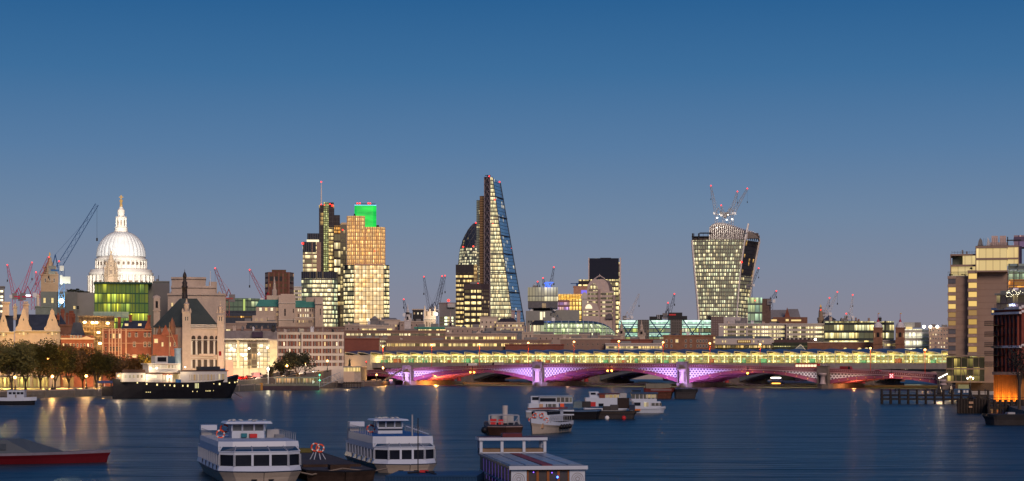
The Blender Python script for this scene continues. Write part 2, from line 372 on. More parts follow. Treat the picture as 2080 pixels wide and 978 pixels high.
# ---------------------------------------------------------------- road bridge
O=(-50.0,1012.0); TH=-math.atan(.649); DX,DY=math.cos(TH),math.sin(TH); NX,NY=-DY,DX
def u_at(px,v=0.0):
    k=(px-CX)/F; return (k*(O[1]+v*NY)-O[0]-v*NX)/(DX-k*DY)
def W(u,v,z=0): return (O[0]+u*DX+v*NX,O[1]+u*DY+v*NY,z)
def zd(u): return max(5.6,10.6-1.72e-4*(u-112)**2)           # top of the parapet
br=thing('road_bridge','long low road bridge of five iron arches with purple-lit lattice spandrels over the river','bridge',(O[0],O[1],0),TH)
IRON=mat('red_iron',(.27,.07,.13),.45,var=.15,scale=.3); IRON2=mat('pink_iron',(.34,.20,.23),.5,var=.15,scale=.3); PSTONE=mat('pier_stone',(.17,.14,.125),.85,var=.35,scale=.6,bump=.3)
def lattice_mat():
    t=NT('lattice'); uvn=t.n('ShaderNodeUVMap'); uvn.uv_map='UVMap'; sp=t.n('ShaderNodeSeparateXYZ'); t.t.links.new(uvn.outputs[0],sp.inputs[0]); u,v=sp.outputs[0],sp.outputs[1]
    V=t.m('DIVIDE',v,.95); iv=t.m('FLOOR',V); U=t.m('ADD',t.m('DIVIDE',u,1.55),t.m('MULTIPLY',t.m('MODULO',iv,2.0),.5))
    a=t.m('SUBTRACT',t.m('FRACT',U),.5); b=t.m('SUBTRACT',t.m('FRACT',V),.5)
    d=t.m('ADD',t.m('MULTIPLY',a,a),t.m('MULTIPLY',t.m('MULTIPLY',b,b),.6)); hole=t.m('LESS_THAN',d,.10)
    cc=t.mix(hole,(.80,.76,.80,1),(.14,.10,.14,1)); bs=t.bsdf(cc,.5); t.t.links.new(bs.outputs[0],t.out.inputs[0]); return t.mat
LATT=lattice_mat()
PU=[u_at(p) for p in (832,1096.5,1390,1675.5,1920)]
PU0=PU[0]-47
ends=[PU0]+PU; PW=5.2; BW=32.0
spans=[(ends[i]+PW/2,ends[i+1]-PW/2) for i in range(5)]
def arch(u0,u1,zs,zc,n=24): return [(u0+(u1-u0)*i/n,zs+(zc-zs)*(1-(2*i/n-1)**2)) for i in range(n+1)]
for si,(u0,u1) in enumerate(spans):
    zm=zd((u0+u1)/2)-2.95; zs=2.0
    lo=arch(u0,u1,zs,zm); hi=arch(u0,u1,zs+1.75,zm+1.25)
    q=MB(); n=len(lo)-1
    for i in range(n):
        a,b,c,d=lo[i],lo[i+1],hi[i+1],hi[i]
        q.face([(a[0],0,a[1]),(b[0],0,b[1]),(c[0],0,c[1]),(d[0],0,d[1])]); q.face([(d[0],.5,d[1]),(c[0],.5,c[1]),(b[0],.5,b[1]),(a[0],.5,a[1])])
        q.face([(a[0],.5,a[1]),(b[0],.5,b[1]),(b[0],0,b[1]),(a[0],0,a[1])]); q.face([(d[0],0,d[1]),(c[0],0,c[1]),(c[0],.5,c[1]),(d[0],.5,d[1])])
    rib=q.build('arch_rib',br,[IRON]); rib.location=(0,-.35,0)
    for k in range(1,9):
        c=rib.copy(); COL.objects.link(c); c.location=(0,k*BW/8.5,0); c.name='arch_rib'
    # rosettes along the front rib
    for i in range(2,n-1,2): q=MB(); q.box(lo[i][0]-.22,lo[i][0]+.22,-.45,-.36,(lo[i][1]+hi[i][1])/2-.22,(lo[i][1]+hi[i][1])/2+.22); q.build('rib_boss',br,[GOLD])
    # lattice spandrels left and right of the crown
    for half in (range(n//2),range(n//2,n)):
      q=MB()
      for i in half:
        ta,tb=zd(hi[i][0])-1.75,zd(hi[i+1][0])-1.75
        if hi[i][1]<ta-.15 or hi[i+1][1]<tb-.15:
            q.face([(hi[i][0],0,min(hi[i][1],ta)),(hi[i+1][0],0,min(hi[i+1][1],tb)),(hi[i+1][0],0,tb),(hi[i][0],0,ta)])
            q.face([(hi[i][0],.12,ta),(hi[i+1][0],.12,tb),(hi[i+1][0],.12,min(hi[i+1][1],tb)),(hi[i][0],.12,min(hi[i][1],ta))])
      q.build('lattice_spandrel',br,[LATT])
    q=MB()          # cross bracing under the deck
    for i in range(3,n-2,3): q.box(lo[i][0]-.12,lo[i][0]+.12,.4,BW-.6,lo[i][1]+.2,hi[i][1])
    q.build('cross_bracing',br,[IRON])
# deck, cornice and parapet follow the camber
us=[PU0-6+ (PU[-1]+14-PU0)*i/60 for i in range(61)]
farp=MB(); deck=MB(); cor=MB(); par=MB(); den=MB()
for a,b in zip(us,us[1:]):
    za,zb=zd(a),zd(b)
    def sl(q,y0,y1,d0,d1):
        p=[(a,y0,za-d0),(b,y0,zb-d0),(b,y0,zb-d1),(a,y0,za-d1)]; r=[(x,y1,z) for x,_,z in p]
        q.face(p); q.face(list(reversed(r))); q.face([p[3],p[2],r[2],r[3]]); q.face([r[0],r[1],p[1],p[0]])
    sl(deck,-.5,BW+.5,1.75,1.2); sl(cor,-.75,-.5,1.75,1.25); sl(par,-.62,-.35,1.25,.12); sl(cor,-.75,-.25,.12,0); sl(farp,BW,BW+.3,1.25,0)
    nd=max(1,int((b-a)/.9))
    for i in range(nd):
        u=a+(i+.3)*(b-a)/nd; z=za+(zb-za)*(i+.3)/nd; den.box(u,u+.38,-.70,-.62,z-.95,z-.35)
farp.build('parapet',br,[IRON2]); deck.build('deck',br,[mat('asphalt2',(.05,.05,.052),.8,var=.2)]); cor.build('cornice',br,[IRON2]); par.build('parapet',br,[mat('dark_red_iron',(.14,.04,.05),.5)]); den.build('parapet_balusters',br,[IRON2])
for i,u in enumerate([PU0]+PU):
    q=MB(); hw=PW/2+.9
    q.prism([(u-hw,1),(u-hw*.7,-2.2),(u,-3.2),(u+hw*.7,-2.2),(u+hw,1),(u+hw,BW+2),(u-hw,BW+2)],-2,1.9)
    q.prism([(u-PW/2,.2),(u-PW/2+.6,-1.4),(u+PW/2-.6,-1.4),(u+PW/2,.2),(u+PW/2,BW),(u-PW/2,BW)],1.9,zd(u)-1.76)
    q.build('pier',br,[PSTONE])
    q=MB(); t=zd(u); q.prism([(u-PW/2,-2.6),(u+PW/2,-2.6),(u+PW/2,-.8),(u-PW/2,-.8)],t-1.9,t+.9); q.box(u-PW/2-.25,u+PW/2+.25,-2.85,-.78,t+.9,t+1.25)
    for s in (-1,1): q.box(u+s*PW/2*.86-.32,u+s*PW/2*.86+.32,-2.5,-1.0,1.9,t-1.9)
    q.build('pier_turret',br,[PSTONE])
    q=MB(True); q.lathe([(1.55,1.9),(1.35,2.4),(1.15,2.7),(1.08,t-3.6),(1.15,t-3.5),(1.7,t-2.8),(2.0,t-2.5),(2.0,t-1.9)],16,(u,-2.1))
    q.build('column',br,[mat('granite_polished',(.45,.36,.36),.3,var=.2)])
q=MB(); q.box(PU0-40,PU0-2.6,-1,BW,0,zd(PU0)-1.8); q.build('abutment',br,[PSTONE])
# staircase beside the left abutment arch
st=MB(); 
for i in range(14): st.box(PU0+24-i*1.5,PU0+25.6-i*1.5,-4.6,-1.2,0,7.3-i*.42)
# purple floodlights on the first three piers and orange work lights under the deck
PURP=(.62,.18,1.0); VIO=(.40,.30,1.0)
for i,u in enumerate(PU[:3]):
    for s in (-1,1):
        for k,(du,P,c) in enumerate(((4.5,9000,(.56,.36,1.0)),(12,5000,(.55,.26,1.0)),(22,900,(.60,.22,1.0)))):
            if i==0 and s<0 and k>0: continue
            spot('purple_floodlight',W(u+s*du,-9,.8),W(u+s*(du+1),0,6.2+k*.8),P,c,95,.05)
    spot('pier_floodlight',W(u,-8,.6),W(u,-2,5),2300,(.34,.32,1.0) if i==0 else (.62,.25,1.0),46,.05)
for sp,(P,c) in zip(spans,((6000,(1,.35,.06)),(15000,(1,.36,.06)),(700,(1,.45,.2)),(300,(1,.5,.3)),(4800,(1,.38,.12)))):
    point('underdeck_light',W(sp[0]+7,9,1.7),P,c,.5)
for u,c in ((PU[3]-11,(1,.78,.7)),(PU[3]+12,(1,.5,.28)),(PU[4]-18,(1,.6,.35)),(PU[2]+30,(.9,.5,.7))): spot('spandrel_light',W(u,-10,1.0),W(u,0,6),2600,c,100,.05)
# navigation light clusters and boards hanging from the crowns
def navlight(px,dz,label,two=True):
    u=u_at(px); z=zd(u)-2.9; t=thing('navigation_light',label,'light',W(u,-1.0,z),TH)
    q=MB(); q.box(-.12,.12,-.1,.1,-.1,2.4); q.box(-1.3,1.3,-.1,.1,0,.15); q.build('bracket',t,[DARK])
    for s in ((-1,1) if two else (0,)):
        b=MB(True); b.ball((s*1.1,-.2,-.35),.42); b.build('lamp',t,[glow('orange_nav',(1,.42,.05),12)])
    point('nav_glow',W(u,-1.8,z-.6),380,(1,.4,.06),.4,None)
navlight(962,0,'pair of orange navigation lamps under the crown of the arch left of the middle')
navlight(1241,0,'pair of orange navigation lamps under the crown of the purple middle arch')
navlight(1521,0,'single bright orange navigation lamp under the crown of the arch right of the middle',False)
def navboard(px,py,label,n):
    u=u_at(px); Y=W(u,-1.2)[1]; t=thing('navigation_board',label,'sign',W(u,-1.2,Z(py,Y)),TH)
    q=MB(); q.box(-1.0,1.0,-.1,.05,-1.05,1.05); q.build('board',t,[glow('board_white',(1,.72,.75),.8) if n else glow('board_red_back',(.9,.05,.08),.7)])
    q=MB()
    for cx,cz in ((-.45,.45),(.45,.45),(0,-.4)) if n else ((-.5,.5),(.5,.5),(0,0),(-.5,-.5),(.5,-.5)):
        q.lathe([(.27,-.08),(.27,.0)],8); 
        for i in range(len(q.v)-17,len(q.v)): pass
    q=MB()
    for cx,cz in ((-.45,.45),(.45,.45),(0,-.4)) if n else ((-.5,.5),(.5,.5),(0,0),(-.5,-.5),(.5,-.5)):
        q.extr([(cx+.27*math.cos(a*PI/4),cz+.27*math.sin(a*PI/4)) for a in range(8)],-.16,-.1)
    q.build('discs',t,[glow('disc_red',(1,.05,.05),2.0) if n else glow('disc_white',(1,.7,.7),1.6)])
    q=MB(); q.box(-.08,.08,0,.1,1.05,3); q.build('hanger',t,[DARK])
navboard(797,775,'white board with three red discs beside the purple pier at the left bridge end',True)
navboard(1813,764,'red lit board with white discs hanging from the rightmost arch',False)
# red lamp posts along the far kerb
POSTS=[(778,705,'the left end of the bridge deck'),(877,702,'the first arch left of the navigation lamps'),(974,701,'the crown of the second arch'),(1073,698,'the deck just left of the second pier'),
 (1166,696,'the deck just right of the second pier'),(1257,695,'the middle arch right of its crown'),(1347,697,'the deck left of the third pier'),(1442,699,'the deck right of the third pier'),
 (1544,701,'the fourth arch right of its single orange lamp'),(1768,709,'the right arch left of the red board'),(1879,712,'the right end of the bridge deck')]
for px,py,lb in POSTS:
    u=u_at(px,2.5); p=W(u,2.5,zd(u)-1.2); hgt=Z(py,p[1])-p[2]
    t=thing('lamp_post','red lamp post with orange lantern above '+lb,'lamp post',p,TH,'red lamp posts along the bridge')
    q=MB(); q.cyl((0,0),.16,0,hgt,6,0,.10); q.cyl((0,0),.3,0,1,6); q.build('post',t,[mat('post_red',(.6,.07,.02),.4)])
    q=MB(True); q.ball((0,0,hgt+.25),.5,rz=.4); q.build('lantern',t,[LAMP]); q=MB(); q.lathe([(.55,hgt+.62),(.1,hgt+.85)],8); q.build('lantern_cap',t,[DARK])
    point('lamp_glow',(p[0]-.5,p[1]-1,p[2]+hgt-.5),1100,(1,.48,.15),.4)

# ---------------------------------------------------------------- railway bridge and station
V0=58.0
rb=thing('railway_bridge','dark steel arched railway bridge behind the road bridge, carrying the lit station','bridge',(O[0],O[1],0),TH)
STEEL=mat('blue_grey_steel',(.10,.12,.135),.5,var=.2,scale=.3)
RP=[PU0+2]+[p-5 for p in PU]
zt=9.6
for i in range(5):
    a,b=RP[i]+3.5,RP[i+1]-3.5
    lo=arch(a,b,2.2,7.4,20); hi=arch(a,b,4.4,8.6,20); q=MB()
    for j in range(20):
        p,r,s_,t_=lo[j],lo[j+1],hi[j+1],hi[j]
        q.face([(p[0],0,p[1]),(r[0],0,r[1]),(s_[0],0,s_[1]),(t_[0],0,t_[1])]); q.face([(t_[0],.6,t_[1]),(s_[0],.6,s_[1]),(r[0],.6,r[1]),(p[0],.6,p[1])]); q.face([(p[0],.6,p[1]),(r[0],.6,r[1]),(r[0],0,r[1]),(p[0],0,p[1])])
        if j%2==0 : q.box(p[0]-.15,p[0]+.15,-.08,.5,min(t_[1],8.3),8.4)
    for k in range(5):
        if k==0: rib=q.build('arch_rib',rb,[STEEL]); rib.location=(0,V0,0)
        else: c=rib.copy(); COL.objects.link(c); c.location=(0,V0+k*7,0)
for u in RP:
    q=MB(); q.box(u-4.6,u+4.6,V0-3,V0+32,-2,1.6); q.box(u-3.4,u+3.4,V0-1.5,V0+30,1.6,8.4); q.build('pier',rb,[PSTONE])
q=MB(); q.box(RP[0]-40,PU[-1]+60,V0-1,V0+31,8.4,9.6); q.box(RP[0]-40,PU[-1]+60,V0-1.3,V0-1.05,8.2,10.9); q.build('girder',rb,[mat('girder_cream',(.30,.27,.24),.6,var=.2)])
for k,(v) in enumerate((40,)):
    for i,u in enumerate(RP[1:5]):
        t=thing('disused_bridge_pier','red iron columns on a stone base behind the '+('second','third','fourth','fifth')[i]+' bridge pier from the left','pier',W(u+.5,v,0),TH)
        q=MB(); q.box(-4.2,4.2,-2,9,-2,1.7); q.build('base',t,[PSTONE])
        for dx in (-2.3,2.3):
            for dy in (0,6):
                q=MB(True); q.lathe([(1.25,1.7),(1.0,2.2),(.95,6.6),(1.3,7.1),(1.3,7.5)],10,(dx,dy)); q.build('column',t,[mat('column_red',(.35,.035,.04),.5)])
        point('pier_red_glow',W(u-6,v-6,1.5),260,(1,.35,.2),.5)
# station
s0,s1=u_at(704,V0),u_at(1990,V0); NMOD=41; mw=(s1-s0)/NMOD
sta=thing('railway_station','long yellow-lit glass station with sawtooth solar roof on the railway bridge','station',W(0,V0,9.6),TH)
def sbox(name,u0,u1,v0,v1,z0,z1,m): q=MB(); q.box(u0,u1,v0-V0,v1-V0,z0-9.6,z1-9.6); return q.build(name,sta,[m])
SOLAR=mat('solar_glass',(.045,.085,.16),.35,var=.3,scale=.15); SOFF=mat('soffit_cream',(.78,.70,.45),.6,var=.05)
sbox('platform',s0,s1,V0,V0+28,9.62,10.9,GREY)
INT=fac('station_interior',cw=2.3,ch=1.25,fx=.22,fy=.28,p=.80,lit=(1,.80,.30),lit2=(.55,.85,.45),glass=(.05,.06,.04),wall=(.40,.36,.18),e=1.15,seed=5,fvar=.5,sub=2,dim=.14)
sbox('glowing_back_wall',s0,s1,V0+13,V0+13.4,10.9,15.3,INT)  # wall emits by itself, the lit interior painted as glowing cells
roofp=None
for i in range(NMOD):
    u=s0+i*mw
    if roofp is None:
        q=MB()      # curved solar roof, rising to the left end of each bay
        n=5; A=[]; 
        for k in range(n+1):
            t_=k/n; A.append((mw*t_, 1.25*(1-t_)**1.5+.15+.9*math.sin(PI*t_)*.5))
        for j in range(n):
            (x0,a0),(x1,a1)=A[j],A[j+1]
            q.face([(x0,-1.6,a0),(x1,-1.6,a1),(x1,12,a1+1.1),(x0,12,a0+1.1)],0); q.face([(x0,-1.6,a0-.02),(x0,12,a0+1.05),(x1,12,a1+1.05),(x1,-1.6,a1-.02)],1)
            q.face([(x0,-1.62,a0-.35),(x1,-1.62,a1-.35),(x1,-1.62,a1),(x0,-1.62,a0)],1)
        q.face([(0,-1.6,-.4),(0,-1.6,A[0][1]),(0,12,A[0][1]+1.1),(0,12,-.4)],1)
        roofp=q.build('roof_panel',sta,[SOLAR,SOFF]); roofp.location=(u,0,5.55)
        q=MB(); q.box(-.14,.14,-.7,-.4,1.3,6.1); q.box(-.1,.1,5,5.3,1.3,6.0); q.box(0,mw,-.62,-.54,3.4,3.55); q.box(0,mw,-.62,-.54,2.25,2.33)
        q.box(mw/2-.05,mw/2+.05,-.62,-.54,1.3,3.5); q.box(0,mw,-.62,5.2,5.9,5.98)
        col=q.build('column_frame',sta,[mat('frame_cream',(.6,.56,.45),.5)]); col.location=(u,0,0)
    else:
        c=roofp.copy(); COL.objects.link(c); c.location=(u,0,5.55); c=col.copy(); COL.objects.link(c); c.location=(u,0,0)
q=MB(); 
for i in range(NMOD):
    u=s0+i*mw; q.box(u+1,u+mw-1,3,3.3,4.9,5.05); q.box(u+1,u+mw-1,9,9.3,4.9,5.05)
q.build('platform_lights',sta,[glow('platform_light',(1,.85,.45),2.2)])
# platform furniture seen through the glass: kiosks and benches
kz=mat('teal_panel',(.03,.12,.11),.5); 
for i in range(0,NMOD):
    if random.random()<.75: q=MB(); u=s0+i*mw+random.uniform(0,4); q.box(u,u+random.uniform(1.2,3.5),5+random.uniform(0,2),7.5,1.3,random.uniform(2.6,3.7)); q.build('kiosk',sta,[random.choice([kz,kz,mat('kiosk_red',(.10,.03,.02),.5),mat('kiosk_dark',(.04,.05,.04),.5)])])
for i in range(10):
    u=s0+(i+.5)*(s1-s0)/10; l=bpy.data.lights.new('platform_area','AREA'); l.shape='RECTANGLE'; l.size=(s1-s0)/10; l.size_y=6; l.energy=3800; l.color=(1,.80,.30)
    o=bpy.data.objects.new('platform_area',l); COL.objects.link(o); o.location=W(u,V0+5,14.2); o.rotation_euler=(0,0,TH)
    l2=l.copy(); l2.energy=2600; l2.size_y=3; o=bpy.data.objects.new('platform_area',l2); COL.objects.link(o); o.location=W(u,V0+4,11.1); o.rotation_euler=(PI,0,TH)
sbox('entrance_box',s0-1,u_at(752,V0-3),V0-3,V0+20,6.5,14.9,mat('cream_panel',(.60,.52,.42),.6,var=.1,scale=.1))
point('entrance_light',W(s0+6,V0-9,9),1500,(1,.55,.2),.5)
# ---------------------------------------------------------------- vehicles
CARCACHE={}
def car(name,label,cat,loc,rz,col,L=4.4,Wd=1.8,Hh=1.45,van=False,flip=False,group='vehicles crossing the road bridge'):
    t=thing(name,label,cat,loc,rz,group); 
    bm=mat('paint_%d_%d_%d'%tuple(int(c*99) for c in col),col,.3,var=.05)
    q=MB(); h=L/2
    if van: prof=[(-h,.35),(h,.35),(h,1.0),(h*.86,1.25),(h*.62,Hh),(-h,Hh)]
    else: prof=[(-h,.3),(h,.3),(h,.75),(h*.55,.9),(h*.25,Hh),(-h*.55,Hh),(-h*.85,.95),(-h,.9)]
    q.extr(prof,-Wd/2,Wd/2); q.build('body',t,[bm])
    q=MB(); 
    if van: q.extr([(h*.35,1.15),(h*.78,1.15),(h*.6,Hh-.15),(h*.35,Hh-.15)],-Wd/2-.02,Wd/2+.02)
    else: q.extr([(-h*.72,.95),(h*.45,.95),(h*.2,Hh-.1),(-h*.5,Hh-.1)],-Wd/2-.02,Wd/2+.02)
    q.build('side_windows',t,[GLASSD])
    for sx_ in (-1,1):
        for sy_ in (-1,1):
            q=MB(); q.extr([(sx_*h*.62+.33*math.cos(a*PI/5),.33+.33*math.sin(a*PI/5)) for a in range(10)],sy_*Wd/2-.12,sy_*Wd/2+.04); q.build('wheel',t,[BLACK])
    for sy_ in (-1,1):
        q=MB(True); q.ball((h,sy_*Wd*.36,.65),.16); q.build('headlight',t,[glow('headlamp',(1,.85,.6),14)])
        q=MB(True); q.ball((-h,sy_*Wd*.36,.75),.15); q.build('taillight',t,[glow('taillamp',(1,.05,.03),8)])
    return t
def on_deck(px,v): u=u_at(px,v); return W(u,v,zd(u)-1.18)
car('van','white panel van crossing the bridge over the second arch','van',on_deck(957,5),TH+PI,(.7,.7,.72),5.6,2,2.5,True)
car('car','silver car beside the bridge end, above the stairs','car',on_deck(801,5),TH,(.45,.45,.47))
car('car','dark blue car with red tail lamps over the arch left of the white van','car',on_deck(866,5),TH,(.02,.03,.06))
car('car','black car waiting just left of the white van','car',on_deck(914,5),TH,(.015,.015,.02))
car('car','grey car nearest the white van on its left','car',on_deck(933,9),TH+PI,(.2,.2,.22))
car('van','pale delivery van right of the white van over the second arch','van',on_deck(1010,9),TH+PI,(.4,.35,.35),6.5,2,2.6,True)
car('car','dark car low beside the second bridge pier','car',on_deck(1070,5),TH,(.03,.03,.03))
car('van','maroon van above the pier of the rightmost arch','van',on_deck(1720,6),TH,(.25,.03,.04),5.6,2,2.5,True)
car('car','red car over the rightmost arch','car',on_deck(1785,6),TH,(.35,.02,.03))
def bus(px,v,label,col,rz=0):
    t=thing('bus',label,'bus',on_deck(px,v),TH+rz,'vehicles crossing the road bridge'); bm=mat('bus_red',(.45,.02,.03),.3,var=.05)
    q=MB(); q.extr([(-5.4,.4),(5.4,.4),(5.5,2.9),(5.2,3.05),(-5.3,3.05),(-5.4,2.9)],-1.25,1.25); q.build('body',t,[bm])
    for k in range(7):
        q=MB(); q.box(-5+k*1.45,-3.75+k*1.45,-1.29,-1.25,1.5,2.5); q.build('window',t,[LITC])
    for sx_ in (-3.4,3.4):
        for sy_ in (-1.2,1.2):
            q=MB(); q.extr([(sx_+.48*math.cos(a*PI/5),.48+.48*math.sin(a*PI/5)) for a in range(10)],sy_-.15,sy_+.1); q.build('wheel',t,[BLACK])
bus(1640,6,'red single-deck bus just left of the fourth bridge pier',None)
# far shore seen through the arches
fb=random.Random(5)
for i,(px0,px1,yt,lb) in enumerate(((1000,1060,742,'low dark warehouse seen through the second arch'),(1180,1250,741,'low riverside block seen under the middle arch'),(1252,1330,743,'long dim riverside block right of the middle arch crown'),(1470,1560,745,'dark riverside block seen through the fourth arch'),(1565,1640,744,'pale riverside block seen through the fourth arch'),(1760,1850,748,'riverside block seen under the rightmost arch'))):
    t=T('riverside_building',lb,'building',px0,px1,1965,1.9); t.box('wall',px0,px1,yt,None,0,30,BRICK2,ROOFG); wins(t,frange(px0+5,px1-5,8),[yt+5],3,3,.5)
for i,px in enumerate((1206,1233,1266,1279,1493,1520,1790)):
    Y=1948; t=thing('shore_lamp','small orange lamp on the far shore, '+('first','second','third','fourth','fifth','sixth','seventh')[i]+' from the left under the arches','lamp',(X(px,Y),Y+3,1.9),0,'lamps on the far shore')
    q=MB(); q.cyl((0,0),.15,0,4,5); q.build('post',t,[DARK]); q=MB(True); q.ball((0,0,4.4),.7); q.build('globe',t,[LAMP])
# solid bar made up for a passing boat's light trail between piers
q=MB(); 
bo=thing('light_trail_bar','long pale bar in place of a boat light trail between the bridge piers','light trail',W(0,BW+6,0),TH)
q.box(PU[0]+6,PU[4]+2,-.5,.5,-.3,1.15); q.build('beam',bo,[mat('trail_bar_tint',(.34,.33,.16),.6,var=.15)])  # pale green glow of the trail given as plain paint
q=MB(); q.box(PU[0]+6,PU[4]+2,-.6,.6,-.3,.2); q.build('float',bo,[DARK])  # dark underside of the trail bar
# ---------------------------------------------------------------- trees
def crown(q,c,r,n,leaf,rng,m=0,lumps=26):
    cs=[]
    for i in range(lumps):
        a=rng.uniform(0,2*PI); e=rng.uniform(-.7,.9); k=rng.uniform(.30,.80)
        cs.append((c[0]+r[0]*k*math.cos(a)*math.cos(e),c[1]+r[1]*k*math.sin(a)*math.cos(e),c[2]+r[2]*k*math.sin(e),rng.uniform(.24,.42)))
    for i in range(n):
        L=cs[i%lumps]; v=Vector((rng.gauss(0,1),rng.gauss(0,1),rng.gauss(0,1))).normalized()*rng.uniform(.55,1.12)
        p=Vector((L[0]+v.x*r[0]*L[3],L[1]+v.y*r[1]*L[3],L[2]+v.z*r[2]*L[3])); a=Vector((rng.gauss(0,1),rng.gauss(0,1),rng.gauss(0,.7))).normalized(); b=a.orthogonal().normalized()
        s=leaf*rng.uniform(.6,1.3); q.face([p-a*s,p-b*s*.6,p+a*s,p+b*s*.6],m)
def tree(label,loc,h,rw,leafm,n=2600,leaf=.42,seed=1,cat='tree',name='tree',group='plane trees along the embankment',trunkf=.30):
    rng=random.Random(seed); t=thing(name,label,cat,loc,rng.uniform(0,6),group); q=MB(); tr=h*trunkf
    q.lathe([(.45,0),(.34,.6),(.28,tr),(.2,tr*1.6)],8)
    for i in range(7):
        a=i*2*PI/7+rng.uniform(-.3,.3); e=(rw*.62*math.cos(a),rw*.62*math.sin(a),h*rng.uniform(.55,.85)); m_=(e[0]*.4,e[1]*.4,(tr+e[2])/2+.5)
        q.tube((0,0,tr*rng.uniform(.8,1.2)),m_,.17,5,0,.11); q.tube(m_,e,.11,4,0,.04)
    q.build('trunk',t,[mat('bark',(.09,.07,.055),.9,var=.3)]); q=MB(); ch=h-tr*.85
    crown(q,(0,0,h-ch/2),(rw,rw,ch/2),n,leaf,rng); q.build('crown',t,[leafm]); return t
LF1=leafmat('leaves_rust',(.085,.05,.016),(.24,.12,.03)); LF2=leafmat('leaves_olive',(.055,.062,.016),(.19,.155,.03)); LF3=leafmat('leaves_dark',(.02,.026,.014),(.045,.05,.02))
tr_=[(-8,712,682,LF1,'rust-leaved plane tree cut by the left edge of the picture'),(24,690,684,LF2,'olive-leaved plane tree in front of the gabled stone house, second from the left edge'),(52,704,686,LF2,'plane tree with yellow gaps in its crown under the slate valley roof'),
 (82,728,690,LF1,'rust-leaved plane tree below the right stone gable'),(112,700,682,LF2,'tall olive plane tree left of the dark mansard roof'),(140,722,688,LF1,'rust-leaved plane tree in front of the brick house with mansard roof'),
 (168,740,694,LF1,'plane tree beneath the scaffolded building with floodlights'),(196,726,700,LF2,'rounder plane tree left of the white ship bow lamp'),(226,745,706,LF1,'small rust-leaved plane tree in front of the red brick school wing'),
 (252,752,718,LF1,'low plane tree at the end of the row near the black bow')]
for i,(px,Y,yt,m_,lb) in enumerate(tr_):
    h=Z(yt,Y)-1.9; tree(lb,(X(px,Y),Y,1.9),h,8.2+.5*(i%3),m_,6500,.34,20+i,trunkf=.13)
tree('yellow-green tree lit by lamps behind the bow deck of the white ship',(X(300,790),790,1.9),Z(712,790)-1.9,5.5,LF2,2200,.36,40,group=None)
tree('broad dark tree in front of the red and white striped building',(X(604,860),860,3.5),Z(709,860)-3.5,7.4,LF3,3000,.4,41,group=None,trunkf=.15)
tree('dark bushy tree left of the broad tree by the ramp',(X(572,864),864,3.5),Z(722,864)-3.5,4.6,LF3,1500,.38,42,group=None,trunkf=.15)
tree('small pointed evergreen beside the glowing glass office entrance',(X(549,858),858,3.5),Z(741,858)-3.5,1.9,LF3,700,.3,43,group=None,trunkf=.08)
# ---------------------------------------------------------------- embankment lamps
def globe_lamp(name,label,cat,loc,h,group,P=900,r=.36,n=1,col=(1,.55,.18),m=None):
    t=thing(name,label,cat,loc,0,group); q=MB(); q.lathe([(.5,0),(.5,.5),(.28,.8),(.2,1.6),(.1,1.9),(.08,h)],8); q.build('post',t,[BLACK])
    for k in range(n):
        dx=0 if n==1 else (k-(n-1)/2)*1.1; q=MB(True); q.ball((dx,0,h+(.3 if k!=n//2 or n==1 else .8)),r); q.build('globe',t,[m or LAMP])
    if P: point('lamp_glow',(loc[0],loc[1]-.6,loc[2]+h+.2),P,col,.02)
    return t
for i,(px,py) in enumerate(((30,769),(106,767),(175,766),(240,765))):
    x,y=wall_pt(px); h=Z(py,y)-2.6; globe_lamp('street_lamp','globe lamp on the river wall, '+('below the leftmost trees','below the gabled stone house','left of the ship\'s dark stern barge','just left of the ship\'s black bow')[i],'street lamp',(x,y+.3,2.6),h,'globe lamps on the river wall',3500,.5)
for i,(px,py,Y) in enumerate(((19,728,705),(96,729,720),(173,728,735),(238,728,760))):
    z=Z(py,Y); t=thing('road_lamp','orange road lantern hanging high among the crowns, '+('first','second','third','fourth')[i]+' from the left','street lamp',(X(px,Y),Y,1.9),0,'road lanterns among the plane trees')
    q=MB(); q.cyl((0,.8),.12,0,z-1.4,6); q.tube((0,.8,z-1.5),(0,-.3,z-1.6),.06); q.build('post',t,[DARK]); q=MB(); q.box(-.7,.7,-.6,0,z-2.05,z-1.75); q.build('lantern',t,[LAMP])
    point('lamp_glow',(X(px,Y),Y-.8,z-.4),3600,(1,.45,.12))
for px,Y,P in ((10,745,5200),(48,755,5200),(90,745,5200),(128,750,4200),(165,755,4200),(205,765,4200),(250,775,4200),(300,780,4200)):
    point('pavement_light',(X(px,Y),Y,4.2),P*3.2,(1,.50,.13) if px>100 else (1,.68,.15))
for i,(px,py,Y,lb) in enumerate(((583,745,858,'left of the broad dark tree'),(620,741,875,'in front of the broad dark tree'),(665,735,905,'right of the broad dark tree'),(690,744,925,'beside the pier kiosk'))):
    b=Z(py+21,Y); globe_lamp('street_lamp','globe lamp on the rising bridge ramp '+lb,'street lamp',(X(px,Y),Y,b),Z(py,Y)-b,'globe lamps on the bridge ramp',1300,.5)
